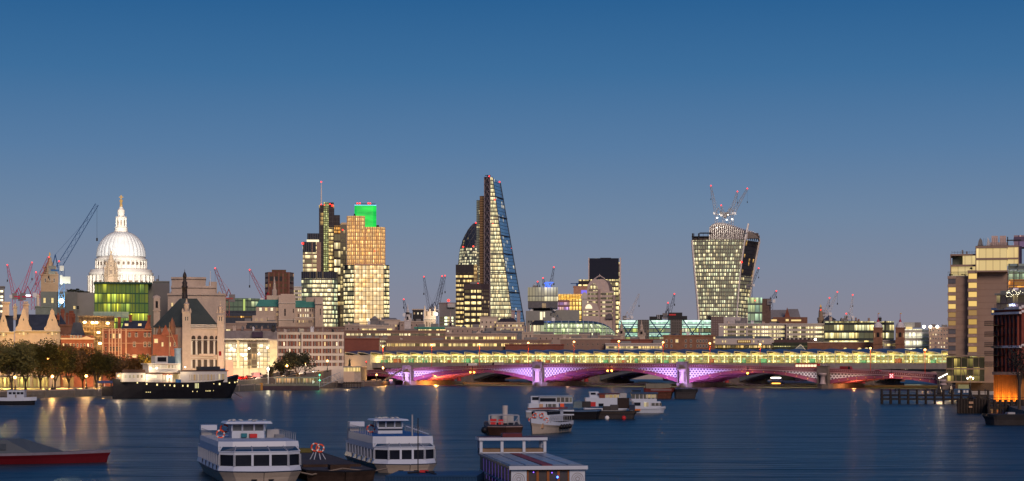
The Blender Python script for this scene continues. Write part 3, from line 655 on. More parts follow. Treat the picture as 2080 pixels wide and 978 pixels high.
# ramp up to the bridge
rp_=[(440,800,2.3),(520,835,3.4),(600,872,4.9),(680,925,7.0),(745,985,8.0)]
q=MB(); w1=MB(); w2=MB()
for (pa,Ya,za),(pb,Yb,zb) in zip(rp_,rp_[1:]):
    A=Vector((X(pa,Ya),Ya)); B=Vector((X(pb,Yb),Yb)); d=(B-A).normalized(); n=Vector((-d.y,d.x))
    q.prism([tuple(A),tuple(B),tuple(B+n*16),tuple(A+n*16)],1.0,1.5); 
    i0=len(q.v)-8*1
    def wallq(mb,o0,o1,h0,h1):
        p=[A+n*o0,B+n*o0,B+n*o1,A+n*o1]; lo=[za+h0,zb+h0,zb+h0,za+h0]; hi=[za+h1,zb+h1,zb+h1,za+h1]
        for k in range(4):
            j=(k+1)%4; mb.face([(*p[k],lo[k]),(*p[j],lo[j]),(*p[j],hi[j]),(*p[k],hi[k])])
        mb.face([(*p[k],hi[k]) for k in range(4)])
    wallq(w1,0,.5,-6,1.0); wallq(w2,-.15,.6,1.0,1.25); wallq(w1,15.5,16,-6,1.0)
    q.face([(*A,za),(*B,zb),(*(B+n*16),zb),(*(A+n*16),za)])
tag(q.build('ramp_road',None,[MATS['asphalt']]),kind='structure')
rt=thing('ramp_wall','rising granite retaining wall of the bridge ramp above the pier pontoon','wall',(0,0,0)); w1.build('wall_body',rt,[GRAN]); w2.build('coping',rt,[STONE])
def on_ramp(px,off):
    for (pa,Ya,za),(pb,Yb,zb) in zip(rp_,rp_[1:]):
        if pa<=px<=pb:
            t=(px-pa)/(pb-pa); Y=Ya+(Yb-Ya)*t; A=Vector((X(pa,Ya),Ya)); B=Vector((X(pb,Yb),Yb)); d=(B-A).normalized(); n=Vector((-d.y,d.x)); p=Vector((X(px,Y),Y))+n*off
            return (p.x,p.y,za+(zb-za)*t+.01), math.atan2(d.y,d.x)
cars_r=[(500,4,'white car low on the ramp by the ship\'s stern',(.6,.6,.6)),(545,4,'silver taxi on the ramp behind the tall lamp of the pier',(.4,.4,.4)),(600,4,'dark car on the ramp below the broad tree',(.05,.05,.06)),(632,4,'pale car on the ramp right of the broad tree',(.5,.48,.45)),(660,4,'grey car near the top of the ramp',(.2,.2,.22)),(684,4,'black car at the top of the ramp beside the kiosk',(.02,.02,.02))]
for px,off,lb,c in cars_r:
    p,a=on_ramp(px,off); car('car',lb,'car',p,a+PI,c,group='cars on the bridge ramp')
    point('headlamp_glow',(p[0]-2,p[1]-3,p[2]+1.6),500,(1,.72,.42))
for i,(px,Y,lb,c) in enumerate(((478,842,'red car nearest the stern of the white ship at the junction',(.45,.02,.02)),(492,850,'red car in the middle of the junction before the lit office',(.5,.03,.02)),(508,846,'dark car with red tail lamps at the right of the junction',(.05,.02,.02)),(522,858,'white van turning at the junction before the lit office',(.6,.6,.6)))):
    car('car' if i<3 else 'van',lb,'car' if i<3 else 'van',(X(px,Y),Y,Z(771-2*i,Y)-.6),R(40),c,van=i==3,Hh=2.2 if i==3 else 1.45,group='cars at the junction')
    point('brake_glow',(X(px,Y),Y-4,Z(766,Y)),900,(1,.06,.03))
q=MB(); q.prism([(X(440,815),815),(X(560,872),872),(X(560,905),905),(X(440,860),860)],1.9,3.4); tag(q.build('junction_pavement',None,[MATS['asphalt']]),kind='structure')
for px,Y,z,P in ((330,800,5,2600),(360,800,5,2600),(400,815,5,3800),(425,815,6,3800),(452,818,6,3800),(270,795,5,2600),(385,812,13,2600),(440,815,13,2600)): point('street_glow',(X(px,Y),Y,z),P,(1,.70,.42))
# ---------------------------------------------------------------- generic city block
def block(name,label,a,b,yt,Y,kind='punch',wall=STONE,roof=None,d=24,rows=None,cols=8,ww=3,wh=4,p=.4,ybot=None,plant=True,kinds='wcd',cap=True,fm=None,cat='building',rz=0,group=None,rm=None,band=4,x0=None,zb=2.0,seed=0,cut=False):
    t=T(name,label,cat,a,b,Y,zb,rz,group); t.box('wall',a,b,yt,None,0,d,wall,roof or ROOFG)
    if cap: q=MB(); q.box(t.x(a)-.35,t.x(b)+.35,-.35,d+.3,t.z(yt),t.z(yt)+.7); q.build('parapet',t.o,[fm or wall])
    r_=random.Random(int(a*7+Y))
    if plant:
        w_=(b-a); n=1 if w_<40 else 2
        for i in range(n):
            u=a+w_*r_.uniform(.1,.5)+i*w_*.35; l=min(w_*.25,30)*r_.uniform(.6,1); h=r_.uniform(2.5,7)*t.s; q=MB(); q.box(t.x(u),t.x(u+l),d*.3,d*.7,t.z(yt)+.7,t.z(yt)+.7+h); q.build('roof_plant',t.o,[GREY])
        q=MB(); u=a+w_*r_.uniform(.2,.8); q.cyl((t.x(u),2),.12,t.z(yt),t.z(yt)+r_.uniform(8,16)*t.s,4); q.build('aerial',t.o,[DARK])
    rows=rows or []
    if kind=='punch': wins(t,frange(a+(b-a)/cols/2,b-(b-a)/cols/2,cols),rows,ww,wh,p,fm,kinds=kinds)
    elif kind=='ribbon':
        for y in rows:
            q=MB(); q.box(t.x(a)+.5,t.x(b)-.5,-.12,.0,t.z(y+band/2),t.z(y-band/2)); q.build('window_band',t.o,[rm])
    if zb<=2.0 and cut: pass
    return t
def rib(key,p=.6,cw=2.2,lit=YEL,lit2=CREAM,e=1.35,seed=1,glass=(.03,.03,.035),ch=50,wall=(.1,.09,.09)): return fac(key,cw,ch,.14,0,p,lit,lit2,glass,wall,e,seed,0,.12,3,.15,.6,.05,0.0)
RB1=rib('ribbon_warm',.75,seed=3); RB2=rib('ribbon_gold',.75,lit=WARM,lit2=YEL,seed=5,e=1.45); RB3=rib('ribbon_dim',.4,seed=9); RB4=rib('ribbon_green',.65,lit=(.9,1,.6),lit2=YEL,seed=11)
# ---------------------------------------------------------------- left bank, front row
# stone gabled houses
def gable_house(name,label,a,b,Y,yeave,gables,yridge,rng):
    t=T(name,label,'building',a,b,Y,1.9); t.box('wall',a,b,yeave,None,0,22,STONE,SLATE)
    # main roof, ridge along x
    q=MB(); ze,zr=t.z(yeave),t.z(yridge); q.extx([(0,ze),(22,ze),(11,zr)],t.x(a)+.3,t.x(b)-.3); q.build('roof',t.o,[SLATE])
    for (g0,g1,yp) in gables:
        c=(g0+g1)/2; hw=(g1-g0)/2*t.s; zc=t.z(yp); x=t.x(c); h=zc-ze
        prof=[(x-hw,ze-.3),(x+hw,ze-.3),(x+hw,ze+h*.12),(x+hw*.72,ze+h*.25),(x+hw*.55,ze+h*.5),(x+hw*.3,ze+h*.72),(x+hw*.22,ze+h*.92),(x,zc+.4),(x-hw*.22,ze+h*.92),(x-hw*.3,ze+h*.72),(x-hw*.55,ze+h*.5),(x-hw*.72,ze+h*.25),(x-hw,ze+h*.12)]
        q=MB(); q.extr(prof,-.9,.2); q.build('gable',t.o,[STONE]); q=MB(); q.extr([(x-hw*.85,ze),(x+hw*.85,ze),(x,zc-.8)],.2,11); q.build('gable_roof',t.o,[SLATE])
        wins(t,[c],[yeave+6],3,6,1,d=-.9,kinds='w'); wins(t,[c-8*(g1-g0)/30,c+8*(g1-g0)/30],[yeave+6],2,3,.6,d=-.9,kinds='w'); wins(t,[c],[yeave-(yeave-yp)*.5],1.8,4,0,d=-.9)
    q=MB(); q.box(t.x(a)-.2,t.x(b)+.2,-1.1,0,t.z(yeave+1.5),t.z(yeave)); q.build('string_course',t.o,[STONE2]); return t
t=gable_house('gabled_house','pale stone house with two curly gables and a V of dark slate between them',30,122,800,672,((32,64,628),(90,122,629)),638,None)
for a,b,y in ((27,34,622),(47,58,617),(116,121,640)):
    q=MB(); t.add(q,a,b,y,650,6,10); t.add(q,a-1,b+1,y,y+3,5.6,10.4); t.add(q,a+1,b-1,y-5,y,6.5,9.5); q.build('chimney',t.o,[STONE if y<640 else BRICK])
t=gable_house('gabled_house','stone house with steep slate roof at the left edge of the picture',-40,29,790,674,((-4,18,630),),640,None)
q=MB(); t.add(q,5,19,614,640,8,13); t.add(q,3,21,612,616,7.5,13.5); q.build('chimney',t.o,[STONE])
t=block('brick_house','brown brick house with crowded tall chimneys right of the stone gables',121,152,663,812,wall=BRICK2,roof=SLATE,rows=[684,700],cols=4,ww=3,wh=6,p=.3,plant=False)
for a,b,y in ((123,131,632),(133,139,640),(140,150,636),(147,153,642)):
    q=MB(); t.add(q,a,b,y,663,5,9); t.add(q,a-.7,b+.7,y,y+2.5,4.6,9.4)
    for k in range(3): q.cyl((t.x(a+2+(b-a-4)*k/2),7),.35,t.z(y),t.z(y)+1,6)
    q.build('chimney',t.o,[BRICK])
q=MB(); t.x; q.prism([(t.x(121),0),(t.x(135),0),(t.x(135),14),(t.x(121),14)],t.z(663)+.7,t.z(640),0,0,[(t.x(121),5),(t.x(123),5),(t.x(123),9),(t.x(121),9)]); q.build('roof',t.o,[SLATE])
# house with mansard
t=T('mansard_house','orange brick house with dark blue mansard roof and white dormer windows','building',140,190,795,1.9); t.box('wall',124,190,682,None,0,18,BRICK,SLATE); q=MB(); q.box(t.x(124)-.3,t.x(190)+.4,-.5,0,t.z(690),t.z(687)); q.build('cornice',t.o,[STONE])
q=MB(); q.prism([(t.x(141),.3),(t.x(174),.3),(t.x(174),14),(t.x(141),14)],t.z(688),t.z(655),0,0,[(t.x(149),5),(t.x(166),5),(t.x(166),10),(t.x(149),10)]); q.build('mansard_roof',t.o,[SLATE])
wins(t,[144.5,151,158,164.5],[684],2.6,5,.15,WHITE,d=-.3); wins(t,frange(129,186,9),[702,716],2.6,7,.35); 
q=MB(); q.extr([(t.x(150),t.z(690)),(t.x(186),t.z(690)),(t.x(184),t.z(686)),(t.x(176),t.z(683)),(t.x(168),t.z(686))],-.9,-.1); q.build('pediment',t.o,[STONE])
# scaffolded site
t=T('scaffolded_building','scaffold-wrapped building with rows of bright work lights behind the brick school','building',158,232,860,1.9); t.box('wall',160,232,642,None,2,20,mat('site_wall',(.22,.15,.10),.9,var=.35),ROOFG)
q=MB()
for px in frange(158,232,14): q.cyl((t.x(px),-.2),.09,0,t.z(640),4)
for py in frange(643,705,7): q.tube((t.x(158),-.2,t.z(py)),(t.x(232),-.2,t.z(py)),.09); q.box(t.x(158),t.x(232),0,1.2,t.z(py)-.1,t.z(py))
q.build('scaffolding',t.o,[mat('scaffold',(.25,.2,.15),.5,.5)])
for px,py in ((172,655),(196,656),(219,657),(200,676),(188,656),(203,698),(218,699)):
    q=MB(True); q.ball((t.x(px),-.7,t.z(py)),.7,rz=.45); q.build('work_light',t.o,[glow('work_light',(1,.72,.28),14)]); point('site_glow',(X(px,858),857,Z(py,858)-1),900,(1,.58,.16))
q=MB(); t.add(q,190,262,633,645,4,14); q.build('terrace',t.o,[mat('pale_green',(.30,.42,.34),.6)]);
# brick school with stone mullions
t=T('brick_school','tall red brick school with cream stone window grids, slate roof and small gable','building',208,308,815,1.9)
t.box('wall',209,308,668,None,0,24,BRICK,SLATE)
q=MB(); q.prism([(t.x(246),.4),(t.x(309),.4),(t.x(309),22),(t.x(246),22)],t.z(668),t.z(651),0,0,[(t.x(252),7),(t.x(300),7),(t.x(300),15),(t.x(252),15)]); q.build('roof',t.o,[SLATE])
q=MB(); q.extr([(t.x(293),t.z(669)),(t.x(308),t.z(669)),(t.x(300.5),t.z(649))],-.3,4); q.build('gable',t.o,[BRICK]); 
for a,y in ((239,644),(262,639),(300,640)):
    q=MB(); t.add(q,a,a+6,y,668,6,9); t.add(q,a-1,a+7,y,y+2,5.6,9.4); q.build('chimney',t.o,[BRICK])
q=MB()
for y in (668,671,697,722,748): q.box(t.x(209)-.2,t.x(308)+.2,-.3,0,t.z(y+1),t.z(y))
for x in (209,222,228,234,241,246,256): q.box(t.x(x)-.25,t.x(x)+.25,-.35,0,t.z(760),t.z(668))
q.build('stone_bands',t.o,[mat('warm_stone',(.55,.36,.24),.8)])
wins(t,[215,225,231,237.5,243.5],[683,709],3.4,9,.15,mat('warm_stone')); wins(t,[263,277,295,303],[681],4.4,7,.25,STONE2,arch=True); wins(t,[273,294.5,303.5],[700],4.5,9,.1,STONE2); wins(t,[257,284],[660],6,4,1,kinds='w'); wins(t,[273],[724],7,5,1,kinds='w'); wins(t,[300,260],[724],4,8,0)
# turreted brick wing between school and stone hall
t=T('turreted_brick_wing','dark red brick wing with conical turrets in front of the big slate roof','building',310,362,812,1.9); t.box('wall',310,361,680,None,0,16,BRICK,SLATE)
for px,y,w_ in ((324,661,4.5),(350,644,6.5),(337,668,4)):
    q=MB(); q.lathe([(w_*t.s,t.z(690)),(w_*t.s,t.z(y+18 if px!=350 else 664)),(w_*1.15*t.s,t.z(y+18 if px!=350 else 664)),(0,t.z(y))],10,(t.x(px),2)); q.build('turret',t.o,[BRICK2])
wins(t,[317],[693],6,7,1,STONE2,kinds='w'); wins(t,[330,345,355],[700],3,8,.3,STONE2); wins(t,[320,332,345,355],[728],3,9,.2,STONE2)
q=MB(); q.extr([(t.x(326),t.z(682)),(t.x(346),t.z(682)),(t.x(336),t.z(660))],-.4,8); q.build('gable',t.o,[BRICK]); 
# stone hall with big slate roof
GRS=mat('green_slate',(.06,.075,.07),.55,var=.2,scale=.2)
t=T('stone_hall','ornate pale stone hall with huge dark hipped roof, arcaded front and tall dark spire','building',308,460,835,1.9)
zE=t.z(664)
q=MB(); q.prism([(t.x(384),0),(t.x(456),3),(t.x(452),26),(t.x(312),26),(t.x(316),12)],0,zE,[0]*5,0); q.build('wall',t.o,[STONE])
q=MB(); q.prism([(t.x(383),-.4),(t.x(446),2.6),(t.x(444),25),(t.x(310),26),(t.x(309),12)],zE,t.z(605),0,0,[(t.x(366),12),(t.x(400),12),(t.x(400),16),(t.x(366),16),(t.x(365),14)]); q.build('roof',t.o,[GRS])
q=MB()
for y in (664,667,690,726): q.prism([(t.x(383),-.5),(t.x(458),2.4),(t.x(458),3.2),(t.x(383),.2)],t.z(y+1.2),t.z(y))
q.build('cornices',t.o,[STONE2])
def hallpt(px,o=0): f=(px-384)/(456-384); return t.x(px),3*f-o
for k,px in enumerate((393,405,417.5,430,441)):
    x,y=hallpt(px,.3); hw=4.0*t.s; z0,z1=t.z(721),t.z(686); q=MB()
    q.extr([(x-hw,z0),(x+hw,z0)]+[(x+hw*math.cos(a*PI/6),z1+hw*math.sin(a*PI/6)) for a in range(7)],y,y+.2); q.build('arched_window',t.o,[mat('dark_hall_pane',(.05,.035,.03),.3)])  # panes in one plain dark brown
    q=MB(); q.box(x-hw*.8,x+hw*.8,y,y+.2,t.z(748),t.z(731)); q.build('window',t.o,[mat('dark_hall_pane')])
q=MB()
for px in (387,389,399,411,423,435.5,447,449):
    x,y=hallpt(px,.6)
    for z0,z1 in ((t.z(721),t.z(693)),(t.z(749),t.z(730))): q.lathe([(.5,z0),(.42,z0+.4),(.38,z1-.4),(.6,z1)],8,(x,y))
q.build('columns',t.o,[STONE2])
q=MB()
for a in frange(384,456,30): x,y=hallpt(a,.3); q.box(x-.12,x+.12,y-.1,y+.1,t.z(664),t.z(660))
q.prism([(t.x(383),-.5),(t.x(458),2.4),(t.x(458),2.9),(t.x(383),0)],t.z(660.5),t.z(659.5)); q.build('balustrade',t.o,[STONE2])
q=MB(); x,y=hallpt(420,.9); q.box(x-3,x+3,y-.6,y+.3,t.z(724),t.z(719)); q.build('balcony',t.o,[STONE])
for px,yt,w_,y0 in ((379,607,8.5,-1.5),(448,612,6.5,1),(364,640,5,10)):
    q=MB(); s=t.s; x=t.x(px); hw=w_*s
    q.box(x-hw,x+hw,y0,y0+2*hw,0,t.z(634 if px==379 else 642)); q.lathe([(hw*1.15,t.z(664)),(hw*1.15,t.z(662))],4,(x,y0+hw),a0=PI/4)
    q.box(x-hw*1.1,x+hw*1.1,y0-.2,y0+2.2*hw,t.z(636 if px==379 else 643),t.z(633 if px==379 else 641))
    for sx in (-1,1):
        for sy in (0,1): q.lathe([(.45,t.z(636)),(.4,t.z(630)),(0,t.z(626))],5,(x+sx*hw*.9,y0+sy*2*hw))
    q.lathe([(hw*.62,t.z(636)),(hw*.62,t.z(yt+12)),(hw*.75,t.z(yt+11)),(hw*.3,t.z(yt+8)),(hw*.1,t.z(yt))],8,(x,y0+hw)); q.build('corner_turret',t.o,[STONE])
    wins(t,[px-2.2,px+2.2],[648],2,8,0,d=y0)
x=t.x(375); q=MB(True); s=t.s
q.lathe([(6*s,t.z(606)),(6*s,t.z(600)),(5.6*s,t.z(598)),(5.2*s,t.z(584)),(6.2*s,t.z(583)),(6.3*s,t.z(580)),(4.6*s,t.z(577)),(5.8*s,t.z(572)),(3.4*s,t.z(569)),(3.2*s,t.z(562)),(4.2*s,t.z(561)),(3.6*s,t.z(555)),(1.6*s,t.z(551)),(.5*s,t.z(549)),(.25*s,t.z(544))],10,(x,14)); q.build('spire',t.o,[mat('lead_dark',(.035,.03,.032),.5)])
q=MB(); t.add(q,458,474,731,None,2,12); q.build('side_porch',t.o,[STONE])
# classical curved headquarters behind
t=T('classical_headquarters','massive pale stone office block stepping up behind the spired hall','building',338,458,960,1.9)
q=MB(); n=10
def curve(a,b,d0,bul): return [(t.x(a+(b-a)*i/n),d0-bul*math.sin(PI*(.15+.7*i/n))) for i in range(n+1)]
for (a,b,yt,d0,bul,nm) in ((341,458,601,0,7,'wall'),(348,438,585,5,5,'upper_wall'),(348,418,566,11,4,'attic_block')):
    q=MB(); c=curve(a,b,d0,bul); q.prism(c+[(t.x(b),40),(t.x(a),40)],0 if nm=='wall' else t.z(606),t.z(yt)); q.build(nm,t.o,[STONE])
    q=MB(); c=curve(a-1,b+1,d0-.7,bul); q.prism(c+[(t.x(b+1),41),(t.x(a-1),41)],t.z(yt),t.z(yt)+.9); q.build('cornice',t.o,[STONE])
q=MB(); t.add(q,425,441,571,601,9,20); q.build('attic_tower',t.o,[STONE])
for px in (427,446,349): q=MB(True); q.lathe([(1.0,t.z(602)),(1.1,t.z(598)),(.5,t.z(596)),(.8,t.z(594)),(0,t.z(591))],8,(t.x(px),4)); q.build('urn',t.o,[STONE])
q=MB(); q.cyl((t.x(427.5),3),.18,t.z(602),t.z(550),5); q.build('flagpole',t.o,[WHITE])
wins(t,[433],[610,631,648],5,8,1,kinds='w',d=-5.2); wins(t,[350,365],[620],3,7,.6,d=-5); wins(t,[445,450],[620,640],3,7,.2,d=-3)
# modern blocks below the cathedral
GP=mat('grey_panel',(.16,.16,.165),.6,var=.1,scale=.05)
t=T('grey_office','plain grey-clad office with small yellow windows left of the blue crane','building',80,192,1050,2); t.box('wall',82,157,593,None,0,30,GP,ROOFG); t.box('rear_wing',157,192,594,None,3,30,mat('light_grey_panel',(.24,.23,.24),.6,var=.1,scale=.05),ROOFG)
wins(t,[90.5,106.5],[611],4,10,1,GP,kinds='w'); wins(t,[151,158],[625],4,6,.8,GP,kinds='w'); q=MB(); rr=random.Random(3); crown(q,(t.x(152),8,t.z(592)),(5,4,1.8),260,.6,rr); crown(q,(t.x(170),8,t.z(593)),(4,3,1),160,.6,rr); q.build('roof_shrubs',t.o,[LF3])
block('low_office','thin pale green rooftop block between gables and grey office',72,102,625,1000,wall=mat('pale_green2',(.2,.24,.21),.6),plant=False)
t=T('green_glass_office','green-lit glass office with dark flat roof in front of the cathedral','building',190,302,1000,2)
GG=fac('green_office',cw=2.2,ch=4.7,fx=.10,fy=.10,p=.62,lit=(.80,.76,.05),lit2=(.38,.52,.08),glass=(.03,.09,.045),wall=(.03,.10,.06),e=1.0,seed=21,fvar=.2,sub=3,dim=.13)
t.box('glass_facade',192,301,578,None,0,26,GG,DARK); t.box('roof_slab',190,309,573.5,577.5,-1.5,28,mat('roof_green_dark',(.02,.07,.055),.5)); t.ribs('mullions',192,301,578,636,17,.22,.35,mat('mullion_green',(.05,.13,.09),.4))
q=MB(); t.add(q,300,312,576,None,5,28); t.add(q,303,346,573,None,15,40); q.build('rear_block',t.o,[GP])
t=block('grey_block','grey panelled office with stacked yellow windows between cathedral and headquarters',312,343,574,1060,wall=GP,rows=[611,629],cols=4,ww=4,wh=9,p=.3,kinds='w')
t=block('edge_office','office slab with three bright window bands at the far left edge',-30,9,584,1100,'ribbon',wall=GREY,rows=[592,603,610,622,633],band=4,rm=rib('ribbon_white',.85,lit=(.8,1,.95),lit2=CREAM,seed=2,e=1.2))
t=T('bell_turret','pale stone bell turret with dark opening left of the great slate roof','tower',310,326,900,2); t.box('shaft',312,325,606,None,0,4.5,STONE); q=MB(True); q.lathe([(1.9,t.z(606)),(1.6,t.z(602)),(0,t.z(599))],10,(0,2)); q.build('cap',t.o,[STONE]); q=MB(); t.add(q,316,321,612,626,-.1,0); q.build('opening',t.o,[BLACK]); t.box('string_course',310.5,326.5,630,632,-.4,5,STONE)
# ---------------------------------------------------------------- cathedral
CST=mat('cathedral_stone',(.60,.56,.50),.75,var=.1,scale=.1,streak=True)
t=T('cathedral','floodlit white domed cathedral with golden cross and baroque lantern','cathedral',182,310,1322,2)
def zc(y): return t.z(y)
s=t.s; c0=(0,0)
q=MB(); q.box(-19,19,-17,26,0,t.z(600)); q.box(t.x(180),t.x(190),-17,8,0,t.z(597)); q.build('nave',t.o,[CST])
q=MB(True); q.lathe([(63*s,t.z(640)),(63*s,t.z(560)),(64.5*s,t.z(559)),(65*s,t.z(555)),(62*s,t.z(554)),(61.5*s,t.z(549)),(52*s,t.z(548)),(50.5*s,t.z(547))],40,c0); q.build('lower_drum',t.o,[CST])
q=MB()
for k in range(32):
    a=2*PI*k/32; q.lathe([(1.0,t.z(600)),(.8,t.z(598)),(.75,t.z(563)),(1.1,t.z(561))],6,(c0[0]+64.5*s*math.cos(a),c0[1]+64.5*s*math.sin(a)))
q.build('colonnade',t.o,[CST])
for k in range(32):
    a=2*PI*(k+.5)/32
    if math.sin(a)<.2:
        q=MB(); x,y=c0[0]+63.2*s*math.cos(a),c0[1]+63.2*s*math.sin(a); q.box(-.9,.9,-.3,.3,t.z(596),t.z(572)); o=q.build('niche',t.o,[mat('niche_dark',(.16,.12,.09),.8)]); o.location=(x,y,0); o.rotation_euler=(0,0,a+PI/2)
q=MB(True); q.lathe([(50*s,t.z(549)),(50*s,t.z(531)),(52*s,t.z(530)),(52.5*s,t.z(527)),(49*s,t.z(526)),(48.5*s,t.z(522))],40,c0); q.build('upper_drum',t.o,[CST])
q=MB()
for k in range(32):
    a=2*PI*k/32; q.lathe([(.55,t.z(549)),(.55,t.z(531))],5,(c0[0]+50.6*s*math.cos(a),c0[1]+50.6*s*math.sin(a)))
q.build('pilasters',t.o,[CST])
for k in range(32):
    a=2*PI*(k+.5)/32
    if math.sin(a)<.2:
        q=MB(); x,y=c0[0]+50.1*s*math.cos(a),c0[1]+50.1*s*math.sin(a); q.box(-.7,.7,-.25,.25,t.z(540),t.z(534)); o=q.build('window',t.o,[mat('niche_dark')]); o.location=(x,y,0); o.rotation_euler=(0,0,a+PI/2)
q=MB(); pr=[]
for i in range(13): f=i/12; a=f*PI/2*.86; pr.append((48.5*s*math.cos(a)**.92,t.z(522)+(t.z(471)-t.z(522))*math.sin(a)/math.sin(PI/2*.86)))
q.lathe(pr,128,c0,0,32,.03); q.smooth=False; q.build('dome',t.o,[mat('lead_dome',(.55,.56,.56),.5,var=.12,scale=.15,streak=True)])
q=MB(); q.lathe([(14*s,t.z(474)),(14*s,t.z(471)),(12.5*s,t.z(466)),(13.5*s,t.z(463)),(10*s,t.z(462)),(9*s,t.z(461)),(9*s,t.z(444)),(11.5*s,t.z(443)),(11.5*s,t.z(441)),(7*s,t.z(440)),(7*s,t.z(432)),(8*s,t.z(431)),(7*s,t.z(427)),(4*s,t.z(423)),(3*s,t.z(421))],16,c0)
for k in range(8):
    a=2*PI*(k+.5)/8; q.box(c0[0]+10.2*s*math.cos(a)-.35,c0[0]+10.2*s*math.cos(a)+.35,c0[1]+10.2*s*math.sin(a)-.35,c0[1]+10.2*s*math.sin(a)+.35,t.z(462),t.z(443))
q.build('lantern',t.o,[CST]); 
q=MB(); 
for k in range(8): a=2*PI*k/8; q.box(c0[0]+9.1*s*math.cos(a)-.3,c0[0]+9.1*s*math.cos(a)+.3,c0[1]+9.1*s*math.sin(a)-.3,c0[1]+9.1*s*math.sin(a)+.3,t.z(459),t.z(448))
q.build('lantern_openings',t.o,[mat('niche_dark')])
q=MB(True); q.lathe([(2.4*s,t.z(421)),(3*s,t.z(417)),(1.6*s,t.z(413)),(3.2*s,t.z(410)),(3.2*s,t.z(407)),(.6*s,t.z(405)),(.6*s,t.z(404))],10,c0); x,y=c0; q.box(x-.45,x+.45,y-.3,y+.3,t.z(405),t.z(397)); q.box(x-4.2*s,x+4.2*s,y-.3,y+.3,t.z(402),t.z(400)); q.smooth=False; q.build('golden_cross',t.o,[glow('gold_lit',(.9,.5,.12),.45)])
def west_tower(t,px,ytop,hw,d,ybase):
    x=t.x(px); s=t.s; f=(ybase-ytop)/63; Y_=lambda k: t.z(ytop+k*f)
    q=MB(); q.lathe([(hw*s*1.0,0),(hw*s,Y_(50)),(hw*1.12*s,Y_(49)),(hw*1.12*s,Y_(47.5)),(hw*.82*s,Y_(47)),(hw*.8*s,Y_(36)),(hw*.95*s,Y_(35)),(hw*.92*s,Y_(33.5)),(hw*.66*s,Y_(33)),(hw*.62*s,Y_(26)),(hw*.72*s,Y_(25)),(hw*.5*s,Y_(23)),(hw*.46*s,Y_(19)),(hw*.28*s,Y_(15)),(hw*.2*s,Y_(9)),(.3*s,Y_(7))],8,(x,d),a0=PI/8); o=q.build('west_tower',t.o,[mat('tower_stone',(.30,.22,.15),.8,var=.15,scale=.2)])
    for k in range(8):
        a=2*PI*k/8+PI/8*0
        if math.sin(a)>.3: continue
        for r_,z0,z1,w_ in ((hw*.75,Y_(45),Y_(38),.8),(hw*.60,Y_(31),Y_(27.5),.6)): xx,yy=x+r_*s*math.cos(a),d+r_*s*math.sin(a); g=MB(); g.box(xx-w_,xx+w_,yy-w_,yy+w_,z0,z1); g.build('belfry_opening',t.o,[mat('niche_dark')])
    g=MB()
    for k in range(8):
        a=2*PI*k/8+PI/8
        for r_,z0,z1 in ((hw*.9,Y_(47),Y_(36)),(hw*.72,Y_(33),Y_(26))): g.lathe([(.4,z0),(.4,z1),(.7,z1),(0,z1+2)],5,(x+r_*s*math.cos(a),d+r_*s*math.sin(a)))
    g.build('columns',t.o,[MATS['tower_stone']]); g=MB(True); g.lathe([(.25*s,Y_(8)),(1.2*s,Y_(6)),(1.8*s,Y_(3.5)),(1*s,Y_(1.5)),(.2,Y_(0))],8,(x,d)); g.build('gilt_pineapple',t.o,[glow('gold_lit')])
west_tower(t,226,514,14,-28,580)
t2=T('cathedral_tower','warm stone baroque cathedral tower with gilt finial left of the blue crane','tower',80,124,1310,2)
west_tower(t2,101,512,17,4,590); q=MB(); t2.add(q,83,119,560,None,-1,10); t2.add(q,82,120,557,560,-1.5,10.5); q.build('tower_base',t2.o,[MATS['tower_stone']])
q=MB(); q.lathe([(3*s,0),(3*s,t2.z(604)),(4*s,t2.z(602)),(0,t2.z(596))],8,(t2.x(77),0)); q.build('buttress_pinnacle',t2.o,[STONE])
wins(t2,[92,101,110],[570],2.5,8,0,d=-1.1); 
for px,Y,py,tx,tY,ty,P,ang in ((150,1180,600,240,1322,505,1500000,34),(246,1150,590,246,1322,500,2600000,34),(340,1180,600,256,1322,505,1400000,34),(246,1200,560,246,1322,575,900000,60)):
    spot('cathedral_floodlight',(X(px,Y),Y,Z(py,Y)),(X(tx,tY),tY,Z(ty,tY)),P*.23,(1,.95,.86),ang,.3)
spot('lantern_floodlight',(X(246,1290),1290,Z(478,1290)),(X(246,1322),1322,Z(440,1322)),12000,(1,.86,.66),70,.2)
spot('tower_floodlight',(X(101,1240),1240,Z(600,1240)),(X(101,1312),1312,Z(550,1312)),50000,(1,.72,.40),50,.2)
